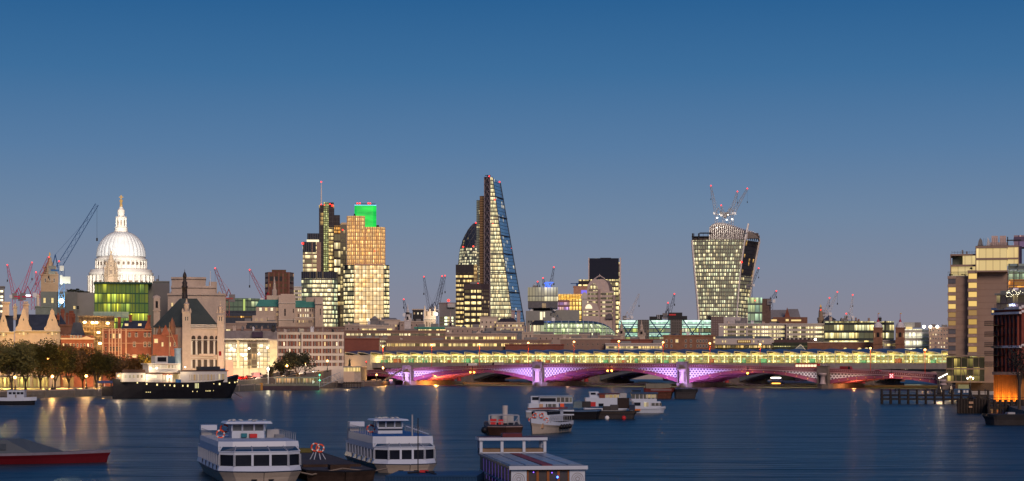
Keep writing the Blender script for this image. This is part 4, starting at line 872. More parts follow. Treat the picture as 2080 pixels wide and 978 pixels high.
# ---------------------------------------------------------------- cranes
def crane(label,Y,mast,piv,tip,col=REDP,ybase=None,cj=None,w=1.9,group='tower cranes on the skyline',mw=2.0,lights=1,cab=True,zb=2.0,d=0):
    mx=mast; t=T('tower_crane',label,'crane',min(mx,tip[0]),max(mx,tip[0]),Y,zb,0,group); s=t.s
    zb_=t.z(ybase) if ybase else 0; P=(t.x(piv[0]),d,t.z(piv[1])); Tp=(t.x(tip[0]),d,t.z(tip[1])); r=.13*max(1,Y/1300)
    q=MB(); L=P[2]-zb_; q.truss((t.x(mx),d,zb_),(t.x(mx),d,P[2]),mw,r,max(2,int(L/mw/1.3))); q.build('mast',t.o,[col])
    q=MB(); J=(Vector(Tp)-Vector(P)).length; q.truss(P,Tp,w,r*.9,max(4,int(J/w/1.3)),0,w*.6); q.build('jib',t.o,[col])
    sg=1 if tip[0]>=piv[0] else -1; cj=cj or J*.2; bx=P[0]-sg*cj
    q=MB(); q.box(min(P[0],bx)-.5,max(P[0],bx)+.5,d-1.2,d+1.2,P[2]-1.4,P[2]-.6); q.build('counter_jib',t.o,[col])
    q=MB(); q.box(bx-1.6,bx+1.6,d-1.1,d+1.1,P[2]-2.8,P[2]+1.2); q.build('counterweight',t.o,[GREY])
    ap=(P[0]-sg*cj*.45,d,P[2]+J*.13+2)
    q=MB(); q.tube(P,ap,r*1.6); q.tube((bx,d,P[2]-.6),ap,r*1.6); q.tube(ap,(P[0]+(Tp[0]-P[0])*.8,d,P[2]+(Tp[2]-P[2])*.8),r*.5,3); q.build('a_frame',t.o,[col])
    q=MB(); q.tube(Tp,(Tp[0],d,Tp[2]-J*.45),.07,3); q.box(Tp[0]-.4,Tp[0]+.4,d-.4,d+.4,Tp[2]-J*.45-1.5,Tp[2]-J*.45); q.build('hoist_rope',t.o,[DARK])
    if cab: q=MB(); q.box(P[0]+sg*.8,P[0]+sg*2.8,d-2.4,d-.8,P[2]-1.2,P[2]+1.2); q.build('cab',t.o,[WHITE])
    if lights: o=beacon(t,tip[0],tip[1]-.6,d,1.3)
    return t
BLUE=mat('blue_crane',(.03,.10,.28),.45,var=.1); WCR=mat('white_crane',(.62,.60,.60),.45,var=.1); GCR=mat('grey_crane',(.10,.12,.17),.5,var=.1); MAG=mat('crimson_crane',(.55,.03,.09),.45,var=.1)
t=crane('big blue luffing crane with long raised jib left of the white dome',1020,125,(118,546),(197,415),BLUE,625,w=2.6,mw=2.6,lights=0,cj=3)
q=MB(); t.add(q,126,143,563,576,-3,3); t.add(q,122,127,560,578,-2,2); q.build('winch_house',t.o,[WHITE]); beacon(t,120,532,-2,1.5)
q=MB(True); q.ball((t.x(125),-2,t.z(612)),1.1); q.build('site_floodlight',t.o,[glow('halide',(.95,1,.75),22)]); point('halide_glow',(X(125,1018),1012,Z(611,1018)),14000,(.9,1,.7))
crane('crimson crane with steep jib at the far left',1400,28,(28,603),(15,539),MAG,630,lights=1)
crane('crimson crane leaning right behind the stone house chimneys',1380,44,(44,600),(65,534),MAG,632)
crane('crimson crane with long jib crossing the left cathedral tower',1180,67,(64,600),(99,523),MAG,630,w=2.2)
t=crane('short crimson crane with bright white lamp between two longer ones',1420,79,(79,602),(73,554),MAG,632)
q=MB(); t.add(q,52,62,600,604.5,-1,1); q.build('site_light_bar',t.o,[glow('halide2',(1,1,1),6)])
crane('red crane with slim jib leaning left beside the classical headquarters',1100,462,(459,603),(437,546),mat('dull_red_crane',(.42,.10,.09),.5),645)
crane('red crane with jib leaning left in front of the brown tower',1250,538,(538,610),(507,549),REDP,640)
crane('small blue-grey crane with red lamp left of the slim church steeple',1500,826,(826,640),(820,609),GCR,660)
crane('blue-grey crane with long jib leaning left above the gothic tower',1500,873,(872,634),(861,563),GCR,660)
crane('blue-grey crane, left of the close pair leaning right by the gothic tower',1520,880,(884,632),(898,562),GCR,660)
crane('blue-grey crane, right of the close pair leaning right by the gothic tower',1560,886,(889,628),(904,561),GCR,660)
crane('dark green crane with near-vertical jib on top of the boxy glass building',1350,1110,(1112,612),(1125,544),GCR,655,w=1.6)
crane('small dark crane leaning left on the boxy glass building roof',1420,1107,(1107,588),(1103,566),GCR,592,cab=False)
crane('tiny dark crane left on the boxy glass building roof',1420,1095,(1095,588),(1092,573),GCR,592,cab=False)
crane('low pale crane reaching left from the boxy glass building roof',1400,1082,(1084,584),(1073,596),WCR,592,cab=False,lights=0)
crane('dark purple crane leaning left behind the green glass dome',1250,1126,(1130,650),(1119,624),GCR,655,lights=0)
crane('pale crane with faint jib right of the dark office tower',1700,1278,(1279,645),(1298,597),WCR,655,lights=0)
crane('thin upright crane on the green-lit offices, left of two',1500,1355,(1355,640),(1357,616),GCR,655)
crane('thin leaning crane on the green-lit offices, right of two',1500,1359,(1360,640),(1370,598),GCR,655)
crane('dark crane leaning right beside the curved top-heavy tower',1900,1526,(1527,580),(1541,546),GCR,620)
crane('crane leaning right beyond the green glass block with brown core',1500,1567,(1567,612),(1577,592),GCR,630)
crane('white crane lit red at its tip right of the monument column, left of two',1650,1676,(1677,638),(1685,606),WCR,655,lights=1)
crane('longer white crane lit red at its tip, right of the monument column',1640,1680,(1682,638),(1701,594),WCR,655,lights=1)
crane('pale upright crane with red lamps standing apart near the right',1660,1727,(1728,645),(1732,600),WCR,655,lights=1)
crane('stubby pale crane with red lamp left of the upright one',1640,1718,(1719,650),(1719,638),WCR,655,cab=False)
# ---------------------------------------------------------------- towers
def ptower(t,name,segs,yt,mats,yb=None,back=30,top=None,scale2=None):
    """front outline given as [(px, depth)...]; one material per front face, closed behind"""
    pts=[(t.x(p),d) for p,d in segs]; n=len(pts); pts2=pts+[(pts[-1][0],back),(pts[0][0],back)]
    ml=list(range(len(mats))); ms=[ml[min(i,len(ml)-1)] for i in range(n-1)]+[ml[min(n-2,len(ml)-1)],0,0]
    q=MB(); q.prism(pts2,t.z(yb) if yb else 0,t.z(yt),ms,len(mats)); return q.build(name,t.o,list(mats)+[top or ROOFG])
# brown octagonal tower
t=T('brown_tower','dark bronze-brown tower with chamfered corners behind the green-roofed stone block','building',538,597,1650)
BRT=fac('bronze_tower',cw=3.2,ch=4.2,fx=.45,fy=.35,p=.05,lit=ORG,lit2=WARM,glass=(.05,.03,.03),wall=(.15,.062,.045),e=.4,seed=4,fvar=.05)
ptower(t,'facade',[(538,12),(546,0),(587,0),(597,12)],553,[BRT],back=40); ptower(t,'crown',[(552,3),(581,3)],548,[BRT],yb=554,back=30)
q=MB()
for a,b in ((547,556),(558,565),(567,574),(590,596)): t.add(q,a,b,562,571,-.25,-.05)
q.build('louvres',t.o,[DARK]); q=MB(); 
for px in (546,556.5,566,575,587): q.box(t.x(px)-.6,t.x(px)+.6,-.9,0,0,t.z(554))
q.build('piers',t.o,[mat('bronze_pier',(.20,.085,.06),.5)])
t=T('church_spire','thin pale church spire in front of the bronze-brown tower','church',554,561,1300); q=MB(); q.lathe([(1.6,0),(1.6,t.z(590)),(1.1,t.z(588)),(.7,t.z(576)),(.1,t.z(562))],8,(0,2)); q.build('spire',t.o,[STONE])
# green-glass block left
t=T('green_glass_block','low teal glass office with a few lit floors between the headquarters and green roofs','building',458,528,1320)
GT=fac('teal_office',cw=3,ch=4,fx=.1,fy=.15,p=.28,lit=(.85,.9,.45),lit2=(.6,.75,.4),glass=(.05,.085,.085),wall=(.06,.09,.08),e=.7,seed=31,dim=.10)
ptower(t,'facade',[(455,0),(499,0),(528,8)],606,[GT],back=35); ptower(t,'rear_wing',[(497,6),(528,10)],607,[GT],back=30); q=MB(); t.add(q,494,498,608,640,-.6,0); q.build('stair_strip',t.o,[glow('strip_lime',(.75,.95,.25),.6)])
# stone block with green roofs
t=T('green_roofed_exchange','pale stone government block with central tower and green copper roofs','building',519,656,1010)
t.box('left_wing',520,567,623,None,3,25,STONE); t.box('right_wing',600,642,624,None,3,25,STONE)
q=MB(); q.prism([(t.x(519),2.5),(t.x(567),2.5),(t.x(567),25),(t.x(519),25)],t.z(623),t.z(608),0,0,[(t.x(527),9),(t.x(567),9),(t.x(567),18),(t.x(527),18)]); q.build('copper_roof',t.o,[COPPER])
q=MB(); q.prism([(t.x(600),2.5),(t.x(643.5),2.5),(t.x(643.5),25),(t.x(600),25)],t.z(624.5),t.z(610),0,0,[(t.x(600),9),(t.x(637),9),(t.x(637),18),(t.x(600),18)]); q.build('copper_roof',t.o,[COPPER])
t.box('central_tower',566,600,600,None,-2,20,STONE); t.box('tower_cap',570,597,597.5,600,0,18,STONE); t.box('rear_block',541,568,599,None,14,30,STONE); t.box('right_tower',640,656,604,None,-1,24,STONE); t.box('right_tower_upper',622,655,603,None,8,26,STONE)
t.box('front_block',513,558,642,None,-6,5,STONE,ROOFG)
q=MB()
for a,b,y in ((565,601,616),(565,601,650),(639,657,616),(600,640,645)): t.add(q,a,b,y,y+1,-2.4,-1.9)
q.build('string_courses',t.o,[STONE2])
wins(t,[529,540.5,552,563],[628.5],4.6,6,.9,STONE,d=3); wins(t,[563],[639],4,5,1,STONE,d=3); wins(t,[606,610.5,620.5,625.5,630.5,635],[630],1.9,5.5,.8,STONE,d=3,kinds='c'); wins(t,[606,611,616,621,625.5,630.5,635],[641],1.9,5.5,.35,STONE,d=3)
wins(t,frange(604,636,9),[653],1.6,4.5,.35,STONE,d=3); wins(t,[579],[635],3,14,0,STONE,d=-2); wins(t,[596],[632,652],2,8,.4,STONE,d=-2); wins(t,[651],[634],2,13,0,STONE,d=-1); wins(t,[521,532,543.5],[650.5],4,5,.8,STONE2,d=-6,kinds='d')
# skyscraper cluster left
WARMW=(1.0,.80,.40)
t=T('broad_bright_office','broad bright office block with dark louvred top at the foot of the left skyscrapers','skyscraper',613,686,1900)
F1=fac('office_grid_a',cw=3.4,ch=4.0,fx=.08,fy=.34,p=.92,lit=WARMW,lit2=CREAM,glass=(.03,.04,.045),wall=(.16,.15,.13),e=1.25,seed=41,fvar=.35)
F1b=fac('office_grid_b',cw=3.0,ch=4.0,fx=.15,fy=.32,p=.55,lit=WARMW,lit2=(.8,.95,.55),glass=(.03,.05,.06),wall=(.10,.11,.11),e=1.1,seed=42,fvar=.5)
ptower(t,'facade',[(612,4),(634,0),(675,0),(686,8)],566,[F1b,F1,F1b],back=60)
LOUV=fac('louvre_band',cw=1.9,ch=60,fx=.35,fy=0,p=0,lit=WARM,lit2=WARM,glass=(.02,.025,.04),wall=(.10,.10,.12),e=.1,seed=1,dim=.02)
ptower(t,'louvred_crown',[(612,4),(634,0),(675,0),(686,8)],552,[LOUV],yb=566,back=60)
t=T('beige_banded_tower','mid-height tower with beige piers and bright horizontal windows left of the antenna tower','skyscraper',615,653,2150)
F2=fac('banded_beige',cw=7.5,ch=4.6,fx=.10,fy=.30,p=.92,lit=CREAM,lit2=YEL,glass=(.05,.04,.03),wall=(.24,.17,.13),e=1.15,seed=43,fvar=.1)
ptower(t,'facade',[(615,0),(643,0),(652,4)],492,[F2,mat('beige_pier',(.40,.26,.20),.6)],back=40); t.box('grille',615.3,642,491.7,513,-.5,0,LOUV)
t.box('upper_stage',624,648,474,492,3,35,LOUV); q=MB(); t.add(q,623,648,487,491.5,2.2,3); q.build('lit_cornice',t.o,[LITC]); 
for px in (634,): q=MB(); t.add(q,px-.8,px+.8,492,552,-1,0); q.build('pier',t.o,[MATS['beige_pier']])
beacon(t,615,495,-1,2.4)
t=T('antenna_tower','tall dark steel tower with tall white mast and yellow-green lift shaft','skyscraper',648,704,2450)
F3=fac('steel_grid',cw=5,ch=5,fx=.12,fy=.12,p=.02,lit=WARM,lit2=WARM,glass=(.045,.038,.048),wall=(.075,.068,.075),e=.4,seed=44,fvar=.02,dim=.01)
F3b=fac('golden_floors',cw=5,ch=4.6,fx=.1,fy=.30,p=.93,lit=WARM,lit2=YEL,glass=(.05,.04,.03),wall=(.10,.08,.07),e=1.2,seed=45,fvar=.1)
F3c=fac('right_flank',cw=6,ch=10,fx=.06,fy=.25,p=.55,lit=CREAM,lit2=YEL,glass=(.045,.04,.05),wall=(.08,.07,.075),e=1.2,seed=46,fvar=.6)
F3d=fac('pale_steel',cw=3,ch=5,fx=.2,fy=.2,p=.12,lit=YEL,lit2=YEL,glass=(.09,.085,.085),wall=(.17,.16,.15),e=.6,seed=47)
t.box('main_slab',648,679,417,None,0,34,F3,DARK); t.box('top_stage',657,678,411.5,417,2,30,F3,DARK); t.box('east_shoulder',679,690.5,437,None,2,32,F3,DARK)
t.box('south_wing',690,704,454,None,4,34,F3d,DARK); t.box('wing_crown',693,704,452,456,3.6,8,mat('crown_cream',(.6,.45,.3),.6))
q=MB(); q.box(t.x(657),t.x(667),-1.4,-.02,0,t.z(411.5)); q.build('lift_shaft',t.o,[fac('lift_shaft',cw=2.2,ch=2.6,fx=.35,fy=.25,p=.7,lit=(.75,.75,.28),lit2=(.55,.6,.25),glass=(.04,.05,.03),wall=(.10,.10,.06),e=.85,seed=48,dim=.25)])
t.box('golden_floors',667,677,463,553,-.5,-.02,F3b); t.box('flank_windows',678,691,460,600,1.5,1.98,F3c); t.box('orange_sky_lobby',677.5,691,459,475,1.2,1.45,fac('orange_lobby',cw=3,ch=4,fx=.2,fy=.3,p=.8,lit=ORG,lit2=(1,.4,.05),e=1.0,seed=49,wall=(.1,.05,.02)))
q=MB(); q.cyl((t.x(652.5),14),.9,t.z(417),t.z(369),6,0,.45); q.build('antenna_mast',t.o,[mat('mast_white',(.8,.72,.68),.4)]); beacon(t,652.5,368,14,1.6); beacon(t,652.5,416,-1,1.3); beacon(t,675,418,-1,2.2); beacon(t,659,417,-1,1.3); beacon(t,696,467,3,1.4); beacon(t,670,415,-1,1.4)
t=T('green_topped_tower','tall golden ribbed tower whose upper corner glows bright green','skyscraper',704,783,2350)
F4=fac('gold_ribbed',cw=2.4,ch=4.3,fx=.30,fy=.12,p=.95,lit=(1,.50,.12),lit2=(1,.66,.24),glass=(.12,.06,.03),wall=(.55,.30,.16),e=1.5,seed=50,fvar=.7,dim=.36)
ptower(t,'left_leaf',[(704,8),(711,0),(735,0),(741,5)],439,[F4],back=40); ptower(t,'right_leaf',[(741,4),(748,0),(776,0),(783,8)],461.5,[F4],back=40)
GRL=NT('green_led'); nz=GRL.noise(.06,detail=3,sc3=(1,1,3.0)); nn=GRL.m('MULTIPLY_ADD',nz,1.6,-.25); ec=GRL.mix(nn,(.0,.30,.05,1),(.03,1.0,.10,1)); bb=GRL.bsdf((0,.1,.02,1),.4,0,ec,.95); GRL.t.links.new(bb.outputs[0],GRL.out.inputs[0]); GRL.mat.cycles.emission_sampling='NONE'
ptower(t,'green_screen',[(720,9),(724,6),(758,6),(764.5,10)],417,[GRL.mat],yb=461.5,back=36,top=DARK); q=MB(); q.box(t.x(720),t.x(764.5),5.2,12,t.z(417),t.z(415.6)); q.build('blue_rim_light',t.o,[glow('rim_cyan',(.25,.65,1),1.3)])
q=MB(); q.box(t.x(722),t.x(763),8,30,t.z(415.6),t.z(413)); t.add(q,718.5,722,434,439,6,14); t.add(q,764.5,770,457,461.5,6,14); q.build('roof_plant',t.o,[DARK])
for px in (726,731,748,752): beacon(t,px,412.5,8,1.7)
beacon(t,761,510,-1,1.2); t.ribs('gold_fins',705,741,439,540,12,.55,.8,mat('gold_fin',(.55,.33,.24),.45,.2)); t.ribs('gold_fins',742,782,461.5,540,13,.55,.8,mat('gold_fin'))
t=T('golden_curtain_office','broad golden glass office with dark glass corners in front of the green-topped tower','skyscraper',698,791,2000)
F5=fac('gold_curtain',cw=3.5,ch=4.25,fx=.04,fy=.10,p=1.02,lit=(1,.62,.24),lit2=(1,.80,.46),glass=(.12,.08,.045),wall=(.40,.22,.12),e=1.3,seed=51,fvar=.35,dim=.50,sub=1)
F5b=fac('dark_corner',cw=3.1,ch=4.25,fx=.05,fy=.30,p=.75,lit=YEL,lit2=CREAM,glass=(.025,.045,.06),wall=(.03,.045,.055),e=1.25,seed=52,fvar=.6)
ptower(t,'facade',[(698,9),(719,2),(720,0),(779,0),(780,2),(791,9)],538,[F5b,F5,F5,F5,F5b],back=60); t.ribs('mullion_fins',720,779,539,650,8,.55,1.1,mat('bronze_fin',(.22,.14,.10),.4)); 
q=MB(); t.add(q,720,779,536.5,539,-1,0); q.build('top_rail',t.o,[mat('gold_fin')]); t.box('blue_glass_top',699,718,538.5,546,6,8,GLASSD)
# tall wedge tower
t=T('wedge_tower','very tall glass wedge tower with sloping blue flank and ladder-braced steel spine','skyscraper',983,1065,2650)
yb=700
def slope(yt,x0,x1): return x0+(x1-x0)*(yt-362)/(655-362)
A0=(996,0); 
xa_t,xa_b=1000.5,1042.0; xc_t,xc_b=1016.0,1066.0
def yext(x0,x1,y0=362,y1=655,yy=730): return x0+(x1-x0)*(yy-y0)/(y1-y0)
xab,xcb=yext(xa_t,xa_b),yext(xc_t,xc_b)
z0=t.z(730); zt1,zt2=t.z(359.5),t.z(365.5)
WL=fac('wedge_lit',cw=3.4,ch=5.0,fx=.04,fy=.22,p=1.0,lit=(1,.74,.36),lit2=(.95,.86,.48),glass=(.06,.08,.085),wall=(.10,.11,.11),e=1.0,seed=60,fvar=.5,dim=.10,clump=.10)
WB=fac('wedge_blue',cw=4.5,ch=4.6,fx=.06,fy=.12,p=.035,lit=CREAM,lit2=CREAM,glass=(.60,.74,.78),wall=(.05,.11,.15),e=.5,seed=61,fvar=.03,dim=.0,clump=.3,rough=.25,gm=.85)
P=[(t.x(983),10),(t.x(996),0),(t.x(xab),0),(t.x(xcb),40),(t.x(xcb),70),(t.x(983),70)]
Pt=[(t.x(983),10),(t.x(996),0),(t.x(xa_t),0),(t.x(xc_t),40),(t.x(xc_t),70),(t.x(983),70)]
q=MB()
zz=[zt1,zt1,zt1-1.5,zt2,zt2,zt1]
for i in range(6):
    j=(i+1)%6; q.face([(*P[i],z0),(*P[j],z0),(*Pt[j],zz[j]),(*Pt[i],zz[i])],[2,0,1,1,2,2][i])
q.face([(*Pt[i],zz[i]) for i in range(6)],2); q.build('glass_body',t.o,[WL,WB,mat('spine_core',(.09,.075,.08),.6)])
q=MB(); W2=mat('spine_frame',(.30,.25,.27),.5); n=26
pa,pb=(t.x(983.5),9.3),(t.x(995.5),-.4)
for i in range(n+1):
    z=z0+(zt1-z0)*i/n; q.tube((*pa,z),(*pb,z),.5,4)
    if i<n:
        z2=z0+(zt1-z0)*(i+1)/n; zm=(z+z2)/2; m_=((pa[0]+pb[0])/2,(pa[1]+pb[1])/2); q.tube((*pa,z),(*m_,z2),.42,4); q.tube((*pb,z),(*m_,z2),.42,4)
q.tube((*pa,z0),(*pa,zt1+1),.6); q.tube((*pb,z0),(*pb,zt1+1),.6); q.build('ladder_frame',t.o,[W2])
q=MB()
for y in (400,440,478,515,554,593,632):
    z=t.z(y); f=(y-362)/(655-362); x1,x2=t.x(xa_t+(xa_b-xa_t)*f),t.x(xc_t+(xc_b-xc_t)*f); q.box(t.x(996),x1,-.5,0,z-.6,z+.6); q.tube((x1,-.3,z),(x2+.3,40,z),.7,4)
q.tube((t.x(xab),-.3,z0),(t.x(xa_t),-.3,zt1),.7); q.tube((t.x(xcb),40,z0),(t.x(xc_t),40,zt2),.7)
q.build('megaframe',t.o,[mat('mega_dark',(.06,.07,.09),.4)])
t.box('steel_core',974,984,397,None,14,60,fac('core_bronze',cw=40,ch=3.2,fx=0,fy=.35,p=0,lit=WARM,lit2=WARM,glass=(.20,.12,.06),wall=(.10,.06,.035),e=.1,seed=2,dim=.10,rough=.5),DARK); t.box('lift_core',967.5,974,405,None,16,60,fac('lift_teal',cw=3,ch=3,fx=.2,fy=.3,p=.25,lit=YEL,lit2=CREAM,glass=(.10,.14,.14),wall=(.10,.11,.11),e=.6,seed=8,dim=.08),DARK); t.box('core_top',976,983,396.5,399,15,40,mat('core_gold',(.35,.20,.10),.5))
for px,py,d in ((994,358.5,0),(1014.5,365,36),(1005,406,-1),(1022,411,40),(1038.5,501.5,40),(1001,455,-1)): beacon(t,px,py,d,1.5 if py!=455 else .9)
q=MB(); q.cyl((t.x(990),5),.5,zt1,zt1+3,4); q.box(t.x(985),t.x(997),3,4,zt1+1.5,zt1+2.3); q.build('roof_crane_rail',t.o,[DARK])
# bullet-shaped tower
t=T('bullet_tower','dark bullet-shaped glass tower with diamond bracing half hidden by the steel core','skyscraper',931,1001,2900)
s=t.s; pr=[]
for y,hw in ((600,36),(560,36.5),(540,36),(520,34),(502,31),(488,27),(476,21.5),(466,16),(458,10),(452,4),(450,.3)): pr.append((hw*s,t.z(y)))
FG=fac('bullet_lit',cw=4.2,ch=4.2,fx=.16,fy=.25,p=.7,lit=(.95,.92,.55),lit2=CREAM,glass=(.03,.05,.075),wall=(.03,.05,.08),e=1.0,seed=70,fvar=.4,dim=.05); FGD=fac('bullet_dark',cw=4,ch=4,fx=.2,fy=.2,p=.03,lit=YEL,lit2=YEL,glass=(.02,.03,.055),wall=(.04,.05,.075),e=.3,seed=71,dim=.01,fvar=0.02)
q=MB(); q.lathe(pr[:5],28,(0,38*s)); q.build('lit_body',t.o,[FG]); q=MB(); q.lathe(pr[4:],28,(0,38*s)); q.build('dark_dome',t.o,[FGD])
q=MB()
for k in range(14):
    for sg in (1,-1):
        for (r0,z0_),(r1,z1_),j in [(pr[i],pr[i+1],i) for i in range(len(pr)-2)]:
            a=2*PI*k/14+sg*j*.24; b=a+sg*.24; q.tube((r0*1.01*math.cos(a),38*s+r0*1.01*math.sin(a),z0_),(r1*1.01*math.cos(b),38*s+r1*1.01*math.sin(b),z1_),.45,3)
q.build('diagonal_bracing',t.o,[mat('mega_dark')]); 
for px,py in ((941,502),(961.5,501),(966.5,451)): beacon(t,px,py,-1 if py>452 else 20,1.5)
# dark twin slabs
DK1=fac('dark_slab_a',cw=3.3,ch=4.8,fx=.10,fy=.50,p=.72,lit=(1,.66,.22),lit2=YEL,glass=(.03,.025,.025),wall=(.045,.035,.035),e=1.0,seed=80,fvar=.7,dim=.05)
DK2=fac('dark_slab_b',cw=6.0,ch=5.6,fx=.22,fy=.52,p=.92,lit=(1,.76,.30),lit2=YEL,glass=(.03,.025,.025),wall=(.045,.035,.04),e=1.15,seed=81,fvar=.4,dim=.05)
DK3=fac('dark_slab_c',cw=3.3,ch=4.0,fx=.30,fy=.42,p=.35,lit=(1,.70,.32),lit2=YEL,glass=(.04,.03,.035),wall=(.075,.055,.06),e=.7,seed=82,fvar=.3,dim=.06)
t=T('dark_office_slab','dark office slab with amber windows and blank dark top left of the wedge tower','skyscraper',926,967,2200); t.box('facade',926,962,555,None,0,40,DK1,DARK); t.box('dark_crown',925.7,962.3,538,555,-.3,40,mat('crown_dark',(.035,.03,.035),.5)); 
t.box('gold_side',962,970,537,None,6,40,fac('gold_side',cw=4,ch=4.2,fx=.3,fy=.3,p=.8,lit=(1,.6,.2),lit2=YEL,glass=(.1,.06,.03),wall=(.2,.12,.07),e=.9,seed=83,dim=.2))
t=T('dark_office_block','shorter dark office block with rows of yellow windows at the foot of the wedge tower','skyscraper',942,994,2000); ptower(t,'facade',[(942,0),(977.5,0),(994,9)],588,[DK2,DK3],back=45); ptower(t,'dark_crown',[(941.7,-.4),(977.5,-.4),(994.3,9)],577,[mat('crown_dark2',(.07,.05,.055),.5)],yb=588.5,back=45); t.box('roof_plant',955,975,572.5,577,6,25,GREY)
beacon(t,971,576,-1,.9)
# boxy unfinished building with blue light
t=T('boxy_glass_building','boxy pale building with glowing glass top box over a grey waist, cranes on its roof','building',1068,1180,1300)
F6=fac('pale_curtain',cw=1.9,ch=7.2,fx=.14,fy=.06,p=.85,lit=(.85,.74,.42),lit2=(.70,.66,.42),glass=(.16,.14,.11),wall=(.12,.12,.11),e=.62,seed=90,dim=.35,sub=1)
t.box('upper_glass_box',1072,1133,584,612,0,30,F6,GREY); t.box('grey_waist',1072.5,1132.5,612,626,.2,30,mat('waist_grey',(.13,.125,.125),.6)); t.box('recess',1078,1130,626,632,4,28,DARK); q=MB(); q.cyl((t.x(1079),3),1.3,t.z(632),t.z(626),8); q.cyl((t.x(1126),3),1.3,t.z(632),t.z(626),8); q.build('stilt_columns',t.o,[WHITE])
CONC=mat('pale_concrete',(.27,.27,.25),.7,var=.15,scale=.08); t.box('base',1068,1122,632,None,-2,30,CONC,ROOFG); t.box('base_wing',1122,1177,630,None,4,30,CONC,ROOFG); q=MB(); t.add(q,1097,1102,634,650,-2.2,-2.05); t.add(q,1104,1107,634,645,-2.2,-2.05); q.build('lit_stair',t.o,[LITC]); wins(t,[1074,1079,1084,1089],[654],3,4,.6,CONC,d=-2)
q=MB(); rr=random.Random(9)
for k in range(12): q.tube((t.x(1108+rr.uniform(-3,14)),4,t.z(584)),(t.x(1108+rr.uniform(-3,14)),4,t.z(572+rr.uniform(0,6))),.2,3)
q.box(t.x(1108),t.x(1124),3,5,t.z(575),t.z(573)); q.build('blue_lit_scaffold',t.o,[glow('blue_site',(.06,.16,1.0),1.6)])
point('blue_site_light',(X(1114,1300),1297,Z(579,1300)),1800,(.1,.25,1))
q=MB(); t.add(q,1101,1109,617,626,-6,-4); q.build('site_cabin',t.o,[mat('cabin_cream',(.6,.5,.3),.5)])
# barrel-roofed orange building
t=T('orange_barrel_building','orange-glowing building with barrel-vaulted glass roof between boxy and arched buildings','building',1133,1192,1450)
FO=fac('orange_arcade',cw=2.2,ch=3.2,fx=.3,fy=.2,p=.9,lit=(1,.55,.10),lit2=(1,.78,.25),glass=(.2,.1,.03),wall=(.5,.28,.10),e=1.25,seed=95,dim=.4); FP=fac('violet_floors',cw=3,ch=3.4,fx=.1,fy=.4,p=.8,lit=(.75,.45,1),lit2=(1,.6,.45),glass=(.1,.06,.1),wall=(.25,.13,.16),e=.7,seed=96,dim=.3)
t.box('violet_wing',1133,1157,610,None,0,26,FP,DARK); t.box('orange_front',1157,1186,607,None,-1,26,FO,DARK)
q=MB(); z0_=t.z(608); R_=t.z(596.5)-z0_; pr=[( -2+14-14*math.cos(a),z0_+R_*math.sin(a)) for a in [PI*i/8 for i in range(9)]]; q.extx(list(reversed(pr)),t.x(1134),t.x(1184)); q.build('barrel_roof',t.o,[fac('barrel_orange',cw=2,ch=1.1,fx=.15,fy=.2,p=.95,lit=(1,.5,.06),lit2=(1,.62,.12),glass=(.3,.12,.02),wall=(.35,.18,.05),e=1.25,seed=97,dim=.5)])
q=MB(); pr=[(t.x(1180)+ (1+math.cos(a))*9*t.s*.8,z0_+ (R_+.8)*math.sin(a)) for a in [PI*i/8 for i in range(9)]]; q.extr(pr,-3,-1.4); q.build('end_arch',t.o,[STONE2]); t.box('end_pier',1182,1193,607,None,-2.5,10,STONE2)
t=block('background_office','warm-lit offices with dark roof line left of the black tower',1165,1200,583,1700,wall=mat('peach_wall',(.5,.27,.18),.7),plant=False); t.box('dark_upper',1175,1200,568,583,4,20,DK2); t.box('blue_light_slot',1180.5,1192,590,597,-.6,-.1,glow('violet_light',(.25,.2,1),.9)); q=MB(); t.add(q,1159,1175,575.5,577,2,3); t.add(q,1170,1175,575,583,2,3); q.build('cleaning_gantry',t.o,[BLUE])
# black office tower
t=T('black_office_tower','black-topped office tower with pale corner fins right of the arched building','skyscraper',1195,1262,1750)
BKT=fac('black_glass',cw=3,ch=4,fx=.06,fy=.12,p=.03,lit=(1,.8,.4),lit2=YEL,glass=(.012,.016,.035),wall=(.02,.024,.045),e=.5,seed=100,dim=.004,fvar=.1,rough=.3); BKL=fac('black_lit',cw=3,ch=4,fx=.14,fy=.34,p=.85,lit=(1,.82,.36),lit2=YEL,glass=(.04,.04,.05),wall=(.10,.09,.085),e=1.15,seed=101,fvar=.3,dim=.1)
t.box('black_upper',1197,1257,525,568,0,40,BKT,DARK); t.box('lit_lower',1197,1257,568,None,.2,40,BKL); t.box('roof_plant',1219,1241,523,525,8,20,DARK)
q=MB(); 
for a,b in ((1195,1197),(1258.6,1261.5)): t.add(q,a,b,524,None,-1,3)
q.build('corner_fins',t.o,[mat('pale_fin',(.62,.52,.50),.5)]); t.box('side_strip',1257,1258.7,533,None,-.6,1,fac('strip_gold',cw=3,ch=5,fx=0,fy=.3,p=.8,lit=YEL,lit2=CREAM,e=1.3,seed=102,wall=(.3,.15,.1)))
